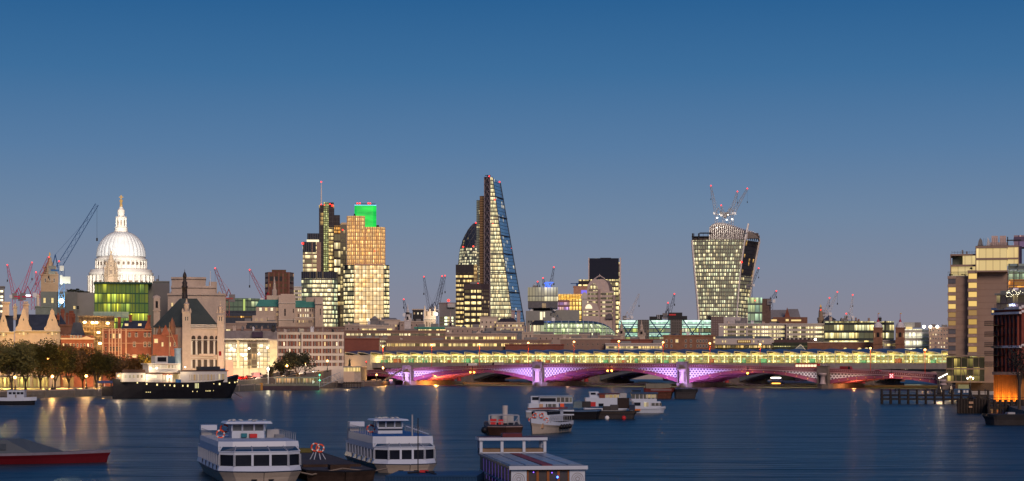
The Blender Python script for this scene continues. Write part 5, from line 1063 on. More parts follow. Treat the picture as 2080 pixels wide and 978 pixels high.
# arched white building
t=T('arched_stone_building','pale postmodern block with big barrel-arched top and smaller arch beside it','building',1183,1250,1380)
ARS=mat('arch_stone',(.52,.42,.38),.7,var=.1)
RW=rib('ribbon_arch',.75,seed=13,lit=YEL,lit2=CREAM,e=1.1)
t.box('wall',1192,1247,592,None,0,30,ARS)
def barrel(nm,a,b,ybase,ytop,d0,d1,m,inset=None):
    q=MB(); c=(t.x(a)+t.x(b))/2; r=(t.x(b)-t.x(a))/2; h=t.z(ytop)-t.z(ybase); q.extr([(c+r*math.cos(PI*i/14),t.z(ybase)+h*math.sin(PI*i/14)) for i in range(15)],d0,d1); return q.build(nm,t.o,[m])
barrel('barrel_vault',1192,1226,592,567,0,6,ARS); barrel('glass_vault',1212,1245,592,568,2,30,mat('vault_dark',(.15,.13,.14),.4)); barrel('arch_rib',1205,1238,592,567,1,4,ARS); barrel('arch_window',1196,1215,592,576,-.25,0,fac('arch_win',cw=2,ch=3,fx=.25,fy=.3,p=.6,lit=YEL,lit2=CREAM,glass=(.04,.04,.05),wall=(.3,.25,.22),e=1,seed=105))
q=MB(); c=t.x(1218); q.tube((c-3.5,1,t.z(567)),(c,1,t.z(560)),.4); q.tube((c+3.5,1,t.z(567)),(c,1,t.z(560)),.4); q.tube((c,1,t.z(563)),(c,1,t.z(557)),.3); q.build('finial',t.o,[ARS])
for y in (598,607,615,624,633,642): 
    q=MB(); t.add(q,1193,1214,y-2.6,y+1.6,-.15,0); q.build('window_band',t.o,[RW]); q=MB(); t.add(q,1220,1246,y-2.6,y+1.6,-.15,0); q.build('window_band',t.o,[RW])
q=MB(); t.add(q,1214.5,1219.5,588,None,-1.2,0); t.add(q,1245,1250,600,None,-1,0); q.build('piers',t.o,[mat('taupe_pier',(.36,.27,.25),.7)])
t.box('low_wing',1184,1218,630,None,-8,2,ARS); barrel('low_arch',1185,1216,630,615,-8,2,ARS); barrel('low_arch_window',1189,1203,628,619,-8.3,-8,LITC); 
for y in (634,641): q=MB(); t.add(q,1185,1215,y-1.4,y+1.4,-8.2,-8.01); q.build('window_band',t.o,[RW])
barrel('tree_arch',1230,1245,648,637,-2,0,mat('vault_dark')); 
# long green glass dome
t=T('green_glass_hall','long low glasshouse-shaped office with glowing green glass and curved white ribs','building',1076,1250,1150)
s=t.s; GH=fac('green_hall',cw=2.2,ch=2.6,fx=.1,fy=.18,p=.75,lit=(.72,.92,.38),lit2=(.95,.98,.6),glass=(.05,.09,.06),wall=(.09,.14,.10),e=1.0,seed=110,fvar=.5,dim=.25,sub=2); GHD=mat('hall_top',(.045,.075,.075),.3,var=.4,scale=.1)
secs=[]
prof=[(-1,0),(-.97,.34),(-.88,.62),(-.72,.84),(-.5,.96),(-.25,1.0)]
def hallsec(px):
    # height falls away toward both ends like a stretched dome
    if px<1095: f=((px-1072)/23.0); f=max(0,min(1,f))**.35
    elif px>1195: f=max(0,1-((px-1195)/57.0)**2.0)**.5
    else: f=1
    return t.x(px),f
z0_=t.z(684); Hh=t.z(651)-z0_; Dp=26
pxs=[1076,1080,1086,1095,1110,1125,1140,1155,1170,1185,1195,1205,1215,1224,1232,1239,1245,1249,1251.5]
lo_=MB(); hi_=MB(); rb_=MB()
for a,b in zip(pxs,pxs[1:]):
    xa,fa=hallsec(a); xb,fb_=hallsec(b)
    for i,((y0,h0),(y1,h1)) in enumerate(zip(prof,prof[1:])):
        P_=[(xa,Dp*(1+y0*fa),z0_+Hh*h0*fa),(xb,Dp*(1+y0*fb_),z0_+Hh*h0*fb_),(xb,Dp*(1+y1*fb_),z0_+Hh*h1*fb_),(xa,Dp*(1+y1*fa),z0_+Hh*h1*fa)]
        tgt=lo_
        if h0>=.84: tgt=hi_
        tgt.face(P_)
        rb_.tube((P_[0][0],P_[0][1]-.2,P_[0][2]),(P_[3][0],P_[3][1]-.2,P_[3][2]+.1),.2,4)
lo_.build('green_glass',t.o,[GH]); hi_.build('upper_glass',t.o,[GHD]); rb_.build('white_ribs',t.o,[mat('rib_pale',(.55,.62,.58),.4)])
t.box('base',1076,1250,684,None,2,30,GREY)
# mint-lit offices
t=T('mint_lit_offices','long office row of three mint-white glowing glass bays between dark stair cores','building',1255,1446,1180)
F7=fac('mint_glass',cw=2.6,ch=4.9,fx=.05,fy=.04,p=.97,lit=(.55,1,.72),lit2=(.75,1,.82),glass=(.10,.2,.16),wall=(.12,.25,.2),e=.85,seed=120,fvar=.06,dim=.5,sub=2)
F7b=fac('mint_offices',cw=3.2,ch=4.9,fx=.1,fy=.1,p=.6,lit=(.65,.75,.15),lit2=(1,.9,.6),glass=(.04,.09,.09),wall=(.05,.12,.12),e=.8,seed=121,dim=.15)
CORE=fac('core_grid',cw=1.3,ch=1.6,fx=.3,fy=.3,p=0,lit=WARM,lit2=WARM,glass=(.09,.08,.075),wall=(.15,.135,.125),e=0.1,seed=1,dim=0,rough=.5)
for a,b in ((1257,1295),(1319,1361),(1386,1427),(1428,1446)):
    q=MB(); nm='glass_bay'
    q=MB()
    for y0,y1,mi in ((651,659.5,0),(659.5,667,0),(667,676,1),(676,684,0),(684,712,1)): q.box(t.x(a),t.x(b),0,20,t.z(y1),t.z(y0),mi,2)
    q.build(nm,t.o,[F7,F7b,mat('bay_roof',(.10,.16,.13),.6)])
    q=MB()
    for y in (659.5,667,676,684): q.box(t.x(a)-.3,t.x(b)+.3,-.4,0,t.z(y)-.25,t.z(y)+.25)
    if b-a>30:
        w_=b-a
        for k in (0,1):
            x0_=t.x(a+w_*.05) if k==0 else t.x(b-w_*.05); x1_=t.x(a+w_*.62) if k==0 else t.x(b-w_*.62); q.tube((x0_,-.5,t.z(651)),(x1_,-.5,t.z(684)),.3,4)
    q.build('cross_bracing',t.o,[mat('blue_brace',(.05,.10,.22),.5)])
    q=MB(); 
    for yy in (651.7,660): q.box(t.x(a)+.5,t.x(b)-.5,-.3,-.05,t.z(yy+1.6),t.z(yy))
    q.build('light_strip',t.o,[glow('mint_strip',(.85,1,.92),1.5)])
for a,b in ((1295.5,1318),(1362,1385.5)): t.box('stair_core',a,b,650,None,-1,22,CORE,ROOFG)
t.box('roof_plant',1319,1345,643,650,4,16,DARK); t.box('roof_plant',1333,1347,639.5,643,5,14,DARK); t.box('roof_plant',1357,1386,635,650,4,16,DARK); t.box('roof_plant',1386,1396,642,650,4,16,DARK); q=MB(); t.add(q,1359,1373,638,641,3.8,3.95); q.build('red_light_panel',t.o,[glow('red_panel',(.6,.03,.03),.5)]); q=MB(); t.add(q,1335.7,1336.5,639,648,3.7,3.95); t.add(q,1338.6,1339.4,639,648,3.7,3.95); q.build('pale_flues',t.o,[WHITE])
# top-heavy curved tower
t=T('top_heavy_tower','top-heavy curved glass tower flaring outward to an arched roof still under construction','skyscraper',1405,1545,2100)
s=t.s; WT=fac('flared_lit',cw=2.6,ch=3.95,fx=.28,fy=.30,p=.60,lit=(1,.80,.42),lit2=(.80,.84,.50),glass=(.06,.065,.055),wall=(.15,.145,.12),e=1.1,seed=130,fvar=.5,dim=.14,sub=2); WDK=fac('flared_dark',cw=3,ch=3.95,fx=.1,fy=.1,p=.03,lit=ORG,lit2=WARM,glass=(.018,.018,.028),wall=(.02,.02,.03),e=.5,seed=131,dim=.01,rough=.35,fvar=.03); WDL=fac('flared_low',cw=3.4,ch=3.95,fx=.25,fy=.3,p=.45,lit=(.9,.85,.5),lit2=YEL,glass=(.06,.065,.06),wall=(.13,.12,.11),e=.8,seed=132,dim=.12)
YS=[730,640,600,560,530,500,488]
def lerp(tab,y):
    for (y0,a),(y1,b) in zip(tab,tab[1:]):
        if y1<=y<=y0: return a+(b-a)*(y-y0)/(y1-y0)
    return tab[0][1] if y>tab[0][0] else tab[-1][1]
LFT=[(730,1424),(640,1418.5),(600,1415.5),(560,1411.5),(530,1409),(500,1406.5),(488,1405.8)]
MID=[(730,1496),(640,1497),(600,1499.5),(560,1503),(530,1506.5),(500,1511),(488,1513)]
RGT=[(730,1514),(640,1519.5),(600,1524),(560,1530),(530,1535),(500,1541),(488,1543.5)]
q=MB(); U=0
for y0,y1 in zip(YS,YS[1:]):
    for (TA,TB,da,db,mi) in ((LFT,MID,0,0,0),(MID,RGT,0,38,1)):
        if mi==1: mi = 2 if y0>575 else 1
        a0,b0,a1,b1=t.x(lerp(TA,y0)),t.x(lerp(TB,y0)),t.x(lerp(TA,y1)),t.x(lerp(TB,y1)); z0_,z1_=t.z(y0),t.z(y1); N=10 if mi==0 else 1
        for k in range(N):
            f0,f1=k/N,(k+1)/N; bu=lambda f:-5*math.sin(PI*f) if N>1 else 0
            P_=[(a0+(b0-a0)*f0,da+(db-da)*f0+bu(f0),z0_),(a0+(b0-a0)*f1,da+(db-da)*f1+bu(f1),z0_),(a1+(b1-a1)*f1,da+(db-da)*f1+bu(f1),z1_),(a1+(b1-a1)*f0,da+(db-da)*f0+bu(f0),z1_)]
            W_=52 if mi==0 else 30; q.face(P_,mi,[(f0*W_,z0_),(f1*W_,z0_),(f1*W_,z1_),(f0*W_,z1_)])
    a0,a1=t.x(lerp(LFT,y0)),t.x(lerp(LFT,y1)); c0_,c1_=t.x(lerp(RGT,y0)),t.x(lerp(RGT,y1)); z0_,z1_=t.z(y0),t.z(y1)
    q.face([(a0,45,z0_),(a0,0,z0_),(a1,0,z1_),(a1,45,z1_)],2); q.face([(c0_,38,z0_),(c0_,60,z0_),(c1_,60,z1_),(c1_,38,z1_)],2)
q.face([(t.x(1405.8),0,t.z(488)),(t.x(1513),0,t.z(488)),(t.x(1543.5),38,t.z(488)),(t.x(1543.5),60,t.z(488)),(t.x(1405.8),45,t.z(488))],1)
q.build('curved_glass',t.o,[WT,WDK,WDL])
q=MB()
for TA,d in ((LFT,-1),(MID,-1),(RGT,37)):
    q=MB()
    for y0,y1 in zip(YS,YS[1:]): q.tube((t.x(lerp(TA,y0)),d,t.z(y0)),(t.x(lerp(TA,y1)),d,t.z(y1)),1.15 if TA is not MID else .9,5)
    q.build('edge_rib',t.o,[mat('edge_white',(.72,.66,.62),.4)])
q=MB()
for y0,y1 in ((488,474),(474,455)): q.tube((t.x(1513+(488-y0)*.22),-1,t.z(y0)),(t.x(1513+(488-y1)*.22),2,t.z(y1)),1.1,5); 
q.tube((t.x(1543.5),37,t.z(488)),(t.x(1543),36,t.z(480)),1.1,5); q.build('edge_ribs',t.o,[mat('edge_white',(.72,.66,.62),.4)])
q=MB()
for k in range(1,26):
    f=k/26
    for y0,y1 in zip(YS,YS[1:]):
        a0=t.x(lerp(LFT,y0)); b0=t.x(lerp(MID,y0)); a1=t.x(lerp(LFT,y1)); b1=t.x(lerp(MID,y1)); bu=-5.3*math.sin(PI*f)
        q.tube((a0+(b0-a0)*f,bu,t.z(y0)),(a1+(b1-a1)*f,bu,t.z(y1)),.22,3)
q.build('vertical_fins',t.o,[mat('fin_pale',(.55,.55,.48),.5)])
t.box('open_floors',1408,1512,480,488.5,1,30,mat('open_floor',(.10,.075,.07),.8)); t.box('open_floors',1440,1541,473,482,10,34,mat('open_floor')); 
q=MB()
for a,b,y0,y1 in ((1405.5,1409,474,488),(1418,1421,474,488),(1405,1440,480,481.5),(1421,1446,472.5,474)): t.add(q,a,b,y0,y1,-1,8)
for a in frange(1410,1510,12): t.add(q,a,a+.6,474,488,0,1)
q.build('site_framework',t.o,[DARK])
# arched roof of ribs
q=MB(); nr=17
crest=[(1441,458),(1448,452),(1458,450.5),(1470,452),(1485,456),(1500,462),(1515,466.5),(1527,470),(1538,477),(1543,486)]
def crest_y(px):
    for (a,ya),(b,yb_) in zip(crest,crest[1:]):
        if a<=px<=b: return ya+(yb_-ya)*(px-a)/(b-a)
    return crest[-1][1]
rf=MB()
for k in range(nr+8):
    px=1442+k*4; 
    if px>1540: break
    yt_=crest_y(px); q.tube((t.x(px-1.5),0 if px<1514 else (px-1514)*1.2,t.z(487)),(t.x(px),2 if px<1514 else 4+(px-1514)*1.1,t.z(yt_+5)),.55,4); q.tube((t.x(px),2 if px<1514 else 4+(px-1514)*1.1,t.z(yt_+5)),(t.x(px+4),14,t.z(yt_)),.6,4); q.tube((t.x(px+4),14,t.z(yt_)),(t.x(px+5),30,t.z(yt_+3)),.6,4)
q.build('roof_ribs',t.o,[mat('edge_white')])
for (a,ya),(b,yb_) in zip(crest,crest[1:]):
    rf.face([(t.x(a),8,t.z(ya+2)),(t.x(b),8,t.z(yb_+2)),(t.x(b),32,t.z(yb_+3)),(t.x(a),32,t.z(ya+3))])
    rf.face([(t.x(a),8,t.z(484)),(t.x(b),8,t.z(484)),(t.x(b),8,t.z(yb_+2)),(t.x(a),8,t.z(ya+2))])
rf.build('roof_skin',t.o,[mat('roof_skin',(.20,.17,.155),.7)])
for px,py,r_ in ((1457,443,2.6),(1476,447,2.4),(1487.5,446,2.6),(1479,437,1.6),(1462,436,1.2),(1456,463,1.4)):
    q=MB(True); q.ball((0,0,0),r_*s*.55); o=q.build('site_floodlight',t.o,[glow('halide3',(1,.98,.85),7)]); o.location=(t.x(px),-1,t.z(py))
    point('site_glow',(X(px,2094),2092,Z(py+2,2094)),1300,(1,.95,.8))
for px,py,d in ((1506,533,-2),(1531,537,38)): beacon(t,px,py,d,2.0)
for (m_,tp,lb) in ((1455,(1444,378),'pale crane on the flared tower roof with long jib leaning left'),(1483,(1498,390),'pale crane on the flared tower roof, middle one leaning right'),(1488,(1518,384),'pale crane on the flared tower roof with longest jib leaning right'),(1470,(1465,418),'short pale crane in the middle of the flared tower roof')):
    c=crane(lb,2112,m_,(m_+(2 if tp[0]>m_ else -1),434 if tp[1]<410 else 438),tp,mat('pale_crane_dim',(.38,.35,.35),.6),456,w=2.6,mw=2.6,zb=2)
# right of it
t=T('green_glass_annex','glass office with green and yellow floors and brown core right of the flared tower','building',1520,1566,1500)
ptower(t,'facade',[(1519,0),(1548,0)],605,[fac('annex_green',cw=3.4,ch=6.3,fx=.12,fy=.2,p=.5,lit=(.85,.9,.35),lit2=(.5,.75,.5),glass=(.10,.15,.15),wall=(.12,.16,.15),e=.8,seed=140,dim=.25)],back=20); t.box('brown_core',1548,1566,607,None,1,22,mat('umber',(.14,.09,.075),.7)); beacon(t,1534,611,-1,1.2)
t=T('gabled_church_hall','large brick church with steep grey slate roofs on the right skyline','church',1566,1640,1400); t.box('wall',1566,1640,650,None,0,20,BRICK2); ze=t.z(648)
q=MB(); q.extx([(0,ze),(20,ze),(10,t.z(629))],t.x(1566),t.x(1602)); q.build('nave_roof',t.o,[GREY]); q=MB(); q.extr([(t.x(1592),t.z(650)),(t.x(1606),t.z(650)),(t.x(1599),t.z(624.5))],-2,0); q.build('gable',t.o,[BRICK]); q=MB(); q.prism([(t.x(1600),-1.8),(t.x(1627),-1.8),(t.x(1627),20),(t.x(1600),20)],ze,t.z(627.5),0,0,[(t.x(1600.5),8),(t.x(1621),8),(t.x(1621),11),(t.x(1600.5),11)]); q.build('transept_roof',t.o,[GREY]); t.box('low_brick_range',1570,1640,645,None,-4,0,BRICK2); q=MB(); t.add(q,1567,1578,649.5,653,-4.2,-4); t.add(q,1596,1602,649,653,-4.2,-4); t.add(q,1607,1627,650,653,-4.2,-4); q.build('lit_openings',t.o,[LITW])
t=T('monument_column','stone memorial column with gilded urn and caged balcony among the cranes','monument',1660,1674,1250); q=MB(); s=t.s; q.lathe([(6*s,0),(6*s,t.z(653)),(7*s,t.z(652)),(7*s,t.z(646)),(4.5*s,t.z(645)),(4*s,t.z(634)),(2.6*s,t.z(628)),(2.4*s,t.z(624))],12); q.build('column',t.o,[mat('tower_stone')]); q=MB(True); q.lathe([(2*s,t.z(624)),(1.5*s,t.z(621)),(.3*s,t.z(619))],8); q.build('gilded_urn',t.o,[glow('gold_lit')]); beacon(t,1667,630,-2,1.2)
t=T('slate_pyramid','dark pyramid roof between the monument column and the upright crane','building',1672,1698,1240); t.box('wall',1673,1697,650,None,0,10,GREY); q=MB(); q.prism([(t.x(1672),-.3),(t.x(1699),-.3),(t.x(1699),10),(t.x(1672),10)],t.z(650),t.z(641),0,0,[(t.x(1683),4),(t.x(1685),4),(t.x(1685),6),(t.x(1683),6)]); q.build('roof',t.o,[SLATE])
# ---------------------------------------------------------------- mid-ground blocks
t=T('lattice_brown_block','brown grid-clad block with pale roof plant left of the white banded offices','building',1443,1520,1160); t.box('wall',1444,1470,643,None,0,20,fac('brown_grid',cw=1.3,ch=1.3,fx=.3,fy=.3,p=0,lit=WARM,lit2=WARM,glass=(.22,.17,.16),wall=(.16,.115,.105),e=0,seed=1,dim=0,rough=.6),ROOFG); t.box('pale_plant_room',1470,1506,644,None,4,20,mat('pale_plant',(.48,.44,.44),.6)); t.box('grille_plant_room',1506,1518,646,None,3,20,mat('louvre_grey',(.2,.18,.19),.6)); t.box('dark_side',1436,1444,642,650,2,12,DARK)
t=block('white_banded_offices','long white-banded office block with three rows of yellow ribbon windows',1460,1596,660,1120,'ribbon',wall=mat('white_band',(.48,.43,.41),.7,var=.1,scale=.05),rows=[665,674,682,690],band=4.4,rm=RB1,d=20); t.box('entrance_bay',1460,1470,664,None,-2,0,mat('white_band')); t.box('mid_pier',1515,1519,664,None,-1,0,mat('white_band'))
t=block('white_banded_offices','lower white-banded office wing right of the long one, before the glass offices',1597,1675,660,1110,'ribbon',wall=mat('white_band'),rows=[666,675,684],band=3.8,rm=RB1,d=20,plant=False)
GO=fac('glass_office_gold',cw=2.6,ch=4.1,fx=.08,fy=.30,p=.62,lit=(1,.72,.22),lit2=(.95,.92,.5),glass=(.03,.045,.05),wall=(.05,.06,.06),e=1.15,seed=150,fvar=.3,dim=.06)
t=T('dark_glass_offices','dark glass offices with golden lit floors behind the brick twin towers','building',1675,1815,1080); t.box('facade_left',1675,1742,653,None,0,24,GO,DARK); t.box('facade_middle',1743.5,1775,653,None,1,24,GO,DARK); t.box('facade_right',1792,1816,653,None,1,24,GO,DARK); t.box('facade_back',1775,1792,654,None,3,24,GO,DARK)
q=MB(); t.add(q,1741.8,1743.6,651.5,700,-1,0); t.add(q,1797,1799.5,652,695,-.6,0); t.add(q,1675,1742,652,653.5,-.8,0); q.build('dark_frame',t.o,[DARK]); q=MB(); t.add(q,1737,1740,645,653,6,9); t.add(q,1742,1746,648,653,6,9); q.build('rooftop_masts',t.o,[BRICK2])
t=T('terraced_white_offices','brightly lit white stepped offices right of the second brick tower','building',1836,1888,1060); t.box('wall',1838,1873,669,None,0,24,fac('white_stepped',cw=2.2,ch=4.1,fx=.1,fy=.26,p=.95,lit=(1,.92,.55),lit2=(1,.96,.75),glass=(.2,.2,.15),wall=(.45,.42,.36),e=1.2,seed=155,dim=.5,fvar=.1),ROOFG); t.box('glass_return',1873,1887,670,None,2,24,mat('grey_glass',(.16,.19,.20),.3)); t.box('plant_screen',1835,1858,655,665,3,16,mat('pale_screen',(.42,.45,.45),.5)); t.box('plant_screen',1858,1871,655,665,4,16,GREY); t.box('orange_attic',1840,1853,664.5,669.5,1,12,LITW)
for y in (673,681,689,698): q=MB(); t.add(q,1838,1887,y+3,y+4.5,-.6,0); q.build('floor_edge',t.o,[WHITE])
t=block('peach_stone_warehouse','peach stone warehouse with scattered lit windows beside the stepped right-hand tower',1887,1932,668,1030,wall=mat('peach_stone',(.46,.33,.26),.8,var=.15),rows=[672,680,688,697,705],cols=8,ww=2,wh=3.2,p=.5,zb=2); 
for i,px in enumerate((1877,1890,1904)):
    q=MB(True); q.ball((t.x(px),-1,t.z(664)),.7); q.build('roof_floodlight',t.o,[LAMPW])
# brick twin towers
for px,lb in ((1783.5,'left of the brick twin towers with white dome and red weather vane'),(1828.5,'right of the brick twin towers with white dome and red weather vane')):
    t=T('brick_tower',lb,'tower',px-10,px+10,985,2,0,'brick twin towers'); s=t.s
    q=MB(); q.box(-9.3*s,9.3*s,0,18.6*s,0,t.z(668)); q.box(-10*s,10*s,-.3,19*s,t.z(668),t.z(665.5)); q.box(-9.8*s,9.8*s,-.3,19*s,t.z(700),t.z(698)); q.build('shaft',t.o,[BRICK2])
    q=MB(True); q.lathe([(9.3*s,t.z(665.5)),(8.6*s,t.z(661)),(6*s,t.z(657)),(3*s,t.z(655)),(2.4*s,t.z(654))],16,(0,9.3*s)); q.build('dome',t.o,[mat('dome_white',(.6,.57,.6),.5)])
    q=MB(True); q.lathe([(2.6*s,t.z(654.5)),(2.8*s,t.z(652)),(1.2*s,t.z(650)),(.5*s,t.z(648)),(.5*s,t.z(637))],8,(0,9.3*s)); q.build('lantern',t.o,[mat('vane_red',(.4,.06,.10),.5)]); q=MB(); q.box(-.3*s,3*s,9*s,9.6*s,t.z(638),t.z(636)); q.build('weather_vane',t.o,[GOLD])
    q=MB(); q.extr([(-2.6*s,t.z(685)),(2.6*s,t.z(685))]+[(2.6*s*math.cos(a),t.z(678)+2.6*s*math.sin(a)) for a in [PI*i/6 for i in range(7)]],-.15,.0); q.build('arched_opening',t.o,[BLACK]); q=MB(); q.box(6*s,7.4*s,-.12,0,t.z(686),t.z(677)); q.box(-7.4*s,-6*s,-.12,0,t.z(686),t.z(677)); q.build('side_slits',t.o,[LITD])
block('brick_viaduct','long low brown brick station wall with arches running between the twin towers',1656,1860,698,1000,wall=BRICK2,plant=False,rows=[707],cols=7,ww=5,wh=4,p=.4,kinds='w',d=10,arch_=0) if False else None
t=T('brick_station_wall','long low brown brick wall with lit arches leading to the brick twin towers','wall',1660,1775,1000); t.box('wall',1640,1774,696,None,0,8,BRICK2,ROOFG); t.box('coping',1640,1774,695,696.5,-.4,8.4,STONE)
for px in (1717,1746,1760): q=MB(); w_=4*t.s; q.extr([(t.x(px)+w_*math.cos(PI*i/8),t.z(711)+w_*1.1*math.sin(PI*i/8)) for i in range(9)],-.2,0); q.build('lit_arch',t.o,[LITW])
block('white_low_office','low white office with lit ribbon between the brick twin towers',1794,1826,694,995,'ribbon',wall=mat('white_band'),rows=[701],band=4,rm=RB2,plant=False)
t=block('dark_rail_shed','dark riveted shed roof with row of small vents below the white offices',1572,1658,690,1060,wall=mat('shed_brown',(.10,.06,.06),.7),plant=False,cap=False)
q=MB()
for px in frange(1583,1652,9): t.add(q,px-2.6,px+2.6,687,690,0,3)
q.build('roof_vents',t.o,[DARK]); q=MB(True); q.ball((t.x(1656),-1,t.z(690)),.6); q.build('lamp',t.o,[LAMPW])
block('garden_block','low dark block with strips of greenish light below the shed',1570,1660,699,1035,'ribbon',wall=mat('dark_green_wall',(.05,.06,.045),.8),rows=[704],band=1.5,rm=rib('ribbon_lime',.35,lit=(.7,.9,.2),lit2=YEL,seed=17),plant=False)
t=T('glass_gable_house','small steel-framed glass gable peeping over the station roof','building',1614,1636,985); t.box('wall',1614,1636,712,None,0,10,mat('pale_plant')); q=MB(); q.extr([(t.x(1614),t.z(712)),(t.x(1636),t.z(712)),(t.x(1626),t.z(701))],-.3,10,0); q.build('gable_roof',t.o,[mat('zinc',(.2,.24,.28),.4)]); q=MB(); q.tube((t.x(1613),-.5,t.z(712.5)),(t.x(1626),-.5,t.z(700.5)),.25); q.tube((t.x(1637),-.5,t.z(712.5)),(t.x(1626),-.5,t.z(700.5)),.25); q.build('bargeboards',t.o,[STONE2])
# mansard stone block and brick block before mint offices
t=T('dormered_stone_block','pale block with grey mansard and glowing dormers right of the brown brick block','building',1452,1571,1040); t.box('wall',1452,1570,688,None,0,16,mat('white_band')); q=MB(); q.prism([(t.x(1453),0),(t.x(1570),0),(t.x(1570),16),(t.x(1453),16)],t.z(688.5),t.z(683),0,0,[(t.x(1456),2.5),(t.x(1563),2.5),(t.x(1563),14),(t.x(1456),14)]); q.build('mansard_roof',t.o,[mat('grey_lead',(.12,.14,.14),.5)])
wins(t,[1450.5+1,1531],[686],2.6,3.4,1,STONE2,kinds='w',d=-.3); wins(t,[1468,1473.5,1531,1540,1550],[694],2.4,4,.8,STONE2,kinds='w'); q=MB(); t.add(q,1498,1525,691,697,-.5,0); q.build('oriel',t.o,[mat('ochre_wood',(.25,.12,.03),.6)]); wins(t,frange(1501,1522,6),[694],2.2,3.6,1,MATS['ochre_wood'],kinds='w',d=-.5)
t.box('flat_terrace',1446,1570,700,702,-8,2,ROOFG); q=MB(); t.add(q,1448,1570,702.5,707,-6,-5.5); q.build('terrace_glazing',t.o,[fac('terrace_gold',cw=2.2,ch=40,fx=.2,fy=0,p=.55,lit=(1,.6,.15),lit2=YEL,glass=(.05,.04,.03),wall=(.2,.15,.1),e=1.0,seed=160)]); 
t=block('brown_brick_block','brown Georgian-looking brick block with white sash windows and one bright window',1347,1452,684,1030,wall=BRICK2,roof=SLATE,plant=False,rows=[],fm=BRICK2)
wins(t,[1354,1364,1393,1403.5,1417,1423,1429,1435],[693,703],3,5.2,0,STONE2); wins(t,[1375],[693],5,5.5,1,STONE2,kinds='w'); wins(t,[1451],[687,695],3,4,1,STONE2,kinds='w'); q=MB(); t.add(q,1381,1385,671,684,3,6); q.build('chimney',t.o,[BRICK2]); q=MB(); q.prism([(t.x(1362),1),(t.x(1386),1),(t.x(1386),12),(t.x(1362),12)],t.z(684)+.6,t.z(678),0,0,[(t.x(1372),5),(t.x(1374),5),(t.x(1374),8),(t.x(1372),8)]); q.build('roof',t.o,[SLATE])
for px,lb in ((1411,'a'),(1444,'b')): q=MB(); t.add(q,px,px+4,680,684,3,6); q.build('chimney',t.o,[BRICK2])
# church towers right centre
def steeple(label,px,ybase,ytop,Y,hw=5,m=STONE,st='wren',cat='church'):
    t=T('church_steeple',label,cat,px-hw,px+hw,Y); s=t.s; L=ybase-ytop; Y_=lambda f:t.z(ybase-L*f)
    if st=='wren':
        q=MB(); q.box(-hw*s,hw*s,0,2*hw*s,0,Y_(.22)); q.box(-hw*1.1*s,hw*1.1*s,-.2,2*hw*s+.3,Y_(.22),Y_(.25)); q.build('tower',t.o,[m]); q=MB()
        q.lathe([(hw*.75*s,Y_(.25)),(hw*.75*s,Y_(.48)),(hw*.85*s,Y_(.5)),(hw*.5*s,Y_(.54)),(hw*.45*s,Y_(.68)),(hw*.55*s,Y_(.70)),(hw*.25*s,Y_(.76)),(hw*.12*s,Y_(.9)),(.1,Y_(1))],8,(0,hw*s),a0=PI/8); q.build('spire',t.o,[m]); q=MB()
        for sx in (-1,1):
            for sy in (-1,1): q.lathe([(.5,Y_(.25)),(.5,Y_(.33)),(0,Y_(.4))],5,(sx*hw*.9*s,hw*s+sy*hw*.9*s))
        q.build('urns',t.o,[m]); q=MB(); q.box(-hw*.3*s,hw*.3*s,hw*s*.2,hw*s*.3,Y_(.30),Y_(.44)); q.build('belfry_opening',t.o,[BLACK])
    return t
steeple('pale wedding-cake church steeple in front of the first mint-lit bay',1262.5,690,650,1080,7); steeple('slimmer pointed church steeple in front of the left dark stair core',1303,692,650,1075,7.5)
t=steeple('dark-banded white church steeple with tiered lantern left of the gothic tower',828,664,617,1120,6.5,mat('steeple_white',(.55,.5,.5),.7)); q=MB(); s=t.s; q.lathe([(3.6*s,t.z(640)),(4.2*s,t.z(638)),(4*s,t.z(635)),(3*s,t.z(634.5))],8,(0,6.5*s)); q.build('gallery',t.o,[mat('lead_dark')]); 
steeple('small classical church tower with round cap before the dark slabs',915,676,632,1100,4.8,mat('taupe_stone',(.36,.28,.26),.8))
t=T('gothic_church_tower','broad pale gothic church tower with four corner pinnacles','church',861,885,1130); t.box('tower',861,885,633,None,0,7,STONE); q=MB()
for px,d in ((862.5,.5),(883.5,.5),(862.5,6.5),(883.5,6.5),(873,0)): q.lathe([(.55,t.z(634)),(.55,t.z(628)),(.1,t.z(621 if px!=873 else 628))],6,(t.x(px),d))
q.build('pinnacles',t.o,[STONE]); q=MB()
for px,y0,y1 in ((867,632,642),(877.5,632,642),(867,654,664),(877.5,655,663)): t.add(q,px-1.2,px+1.2,y0,y1,-.12,0)
q.build('belfry_openings',t.o,[mat('niche_dark')]); t.box('string_course',860.6,885.4,648,649.2,-.4,7.4,STONE2); t.box('string_course',860.6,885.4,664,665.2,-.4,7.4,STONE2)
q=MB(True); q.ball((t.x(886),-2,t.z(638.5)),.9); q.build('site_floodlight',t.o,[glow('halide3')]); point('site_glow',(X(886,t.Y),t.Y-6,Z(638,t.Y)),3000,(1,.85,.6))
t=T('four_pinnacle_church_tower','square church tower with four slender pinnacle clusters right of the wedge tower foot','church',1060,1084,1000); t.box('tower',1061,1083,677,None,0,5,STONE); t.box('cornice',1060,1084,674.5,677,-.3,5.3,STONE); q=MB()
for px,d in ((1064,.6),(1069,.6),(1075,.6),(1080,.6)): q.lathe([(.5,t.z(675)),(.45,t.z(668)),(.55,t.z(666)),(.05,t.z(658))],6,(t.x(px),d))
q.build('pinnacles',t.o,[STONE]); wins(t,[1069,1077],[683],2,5,0,STONE)
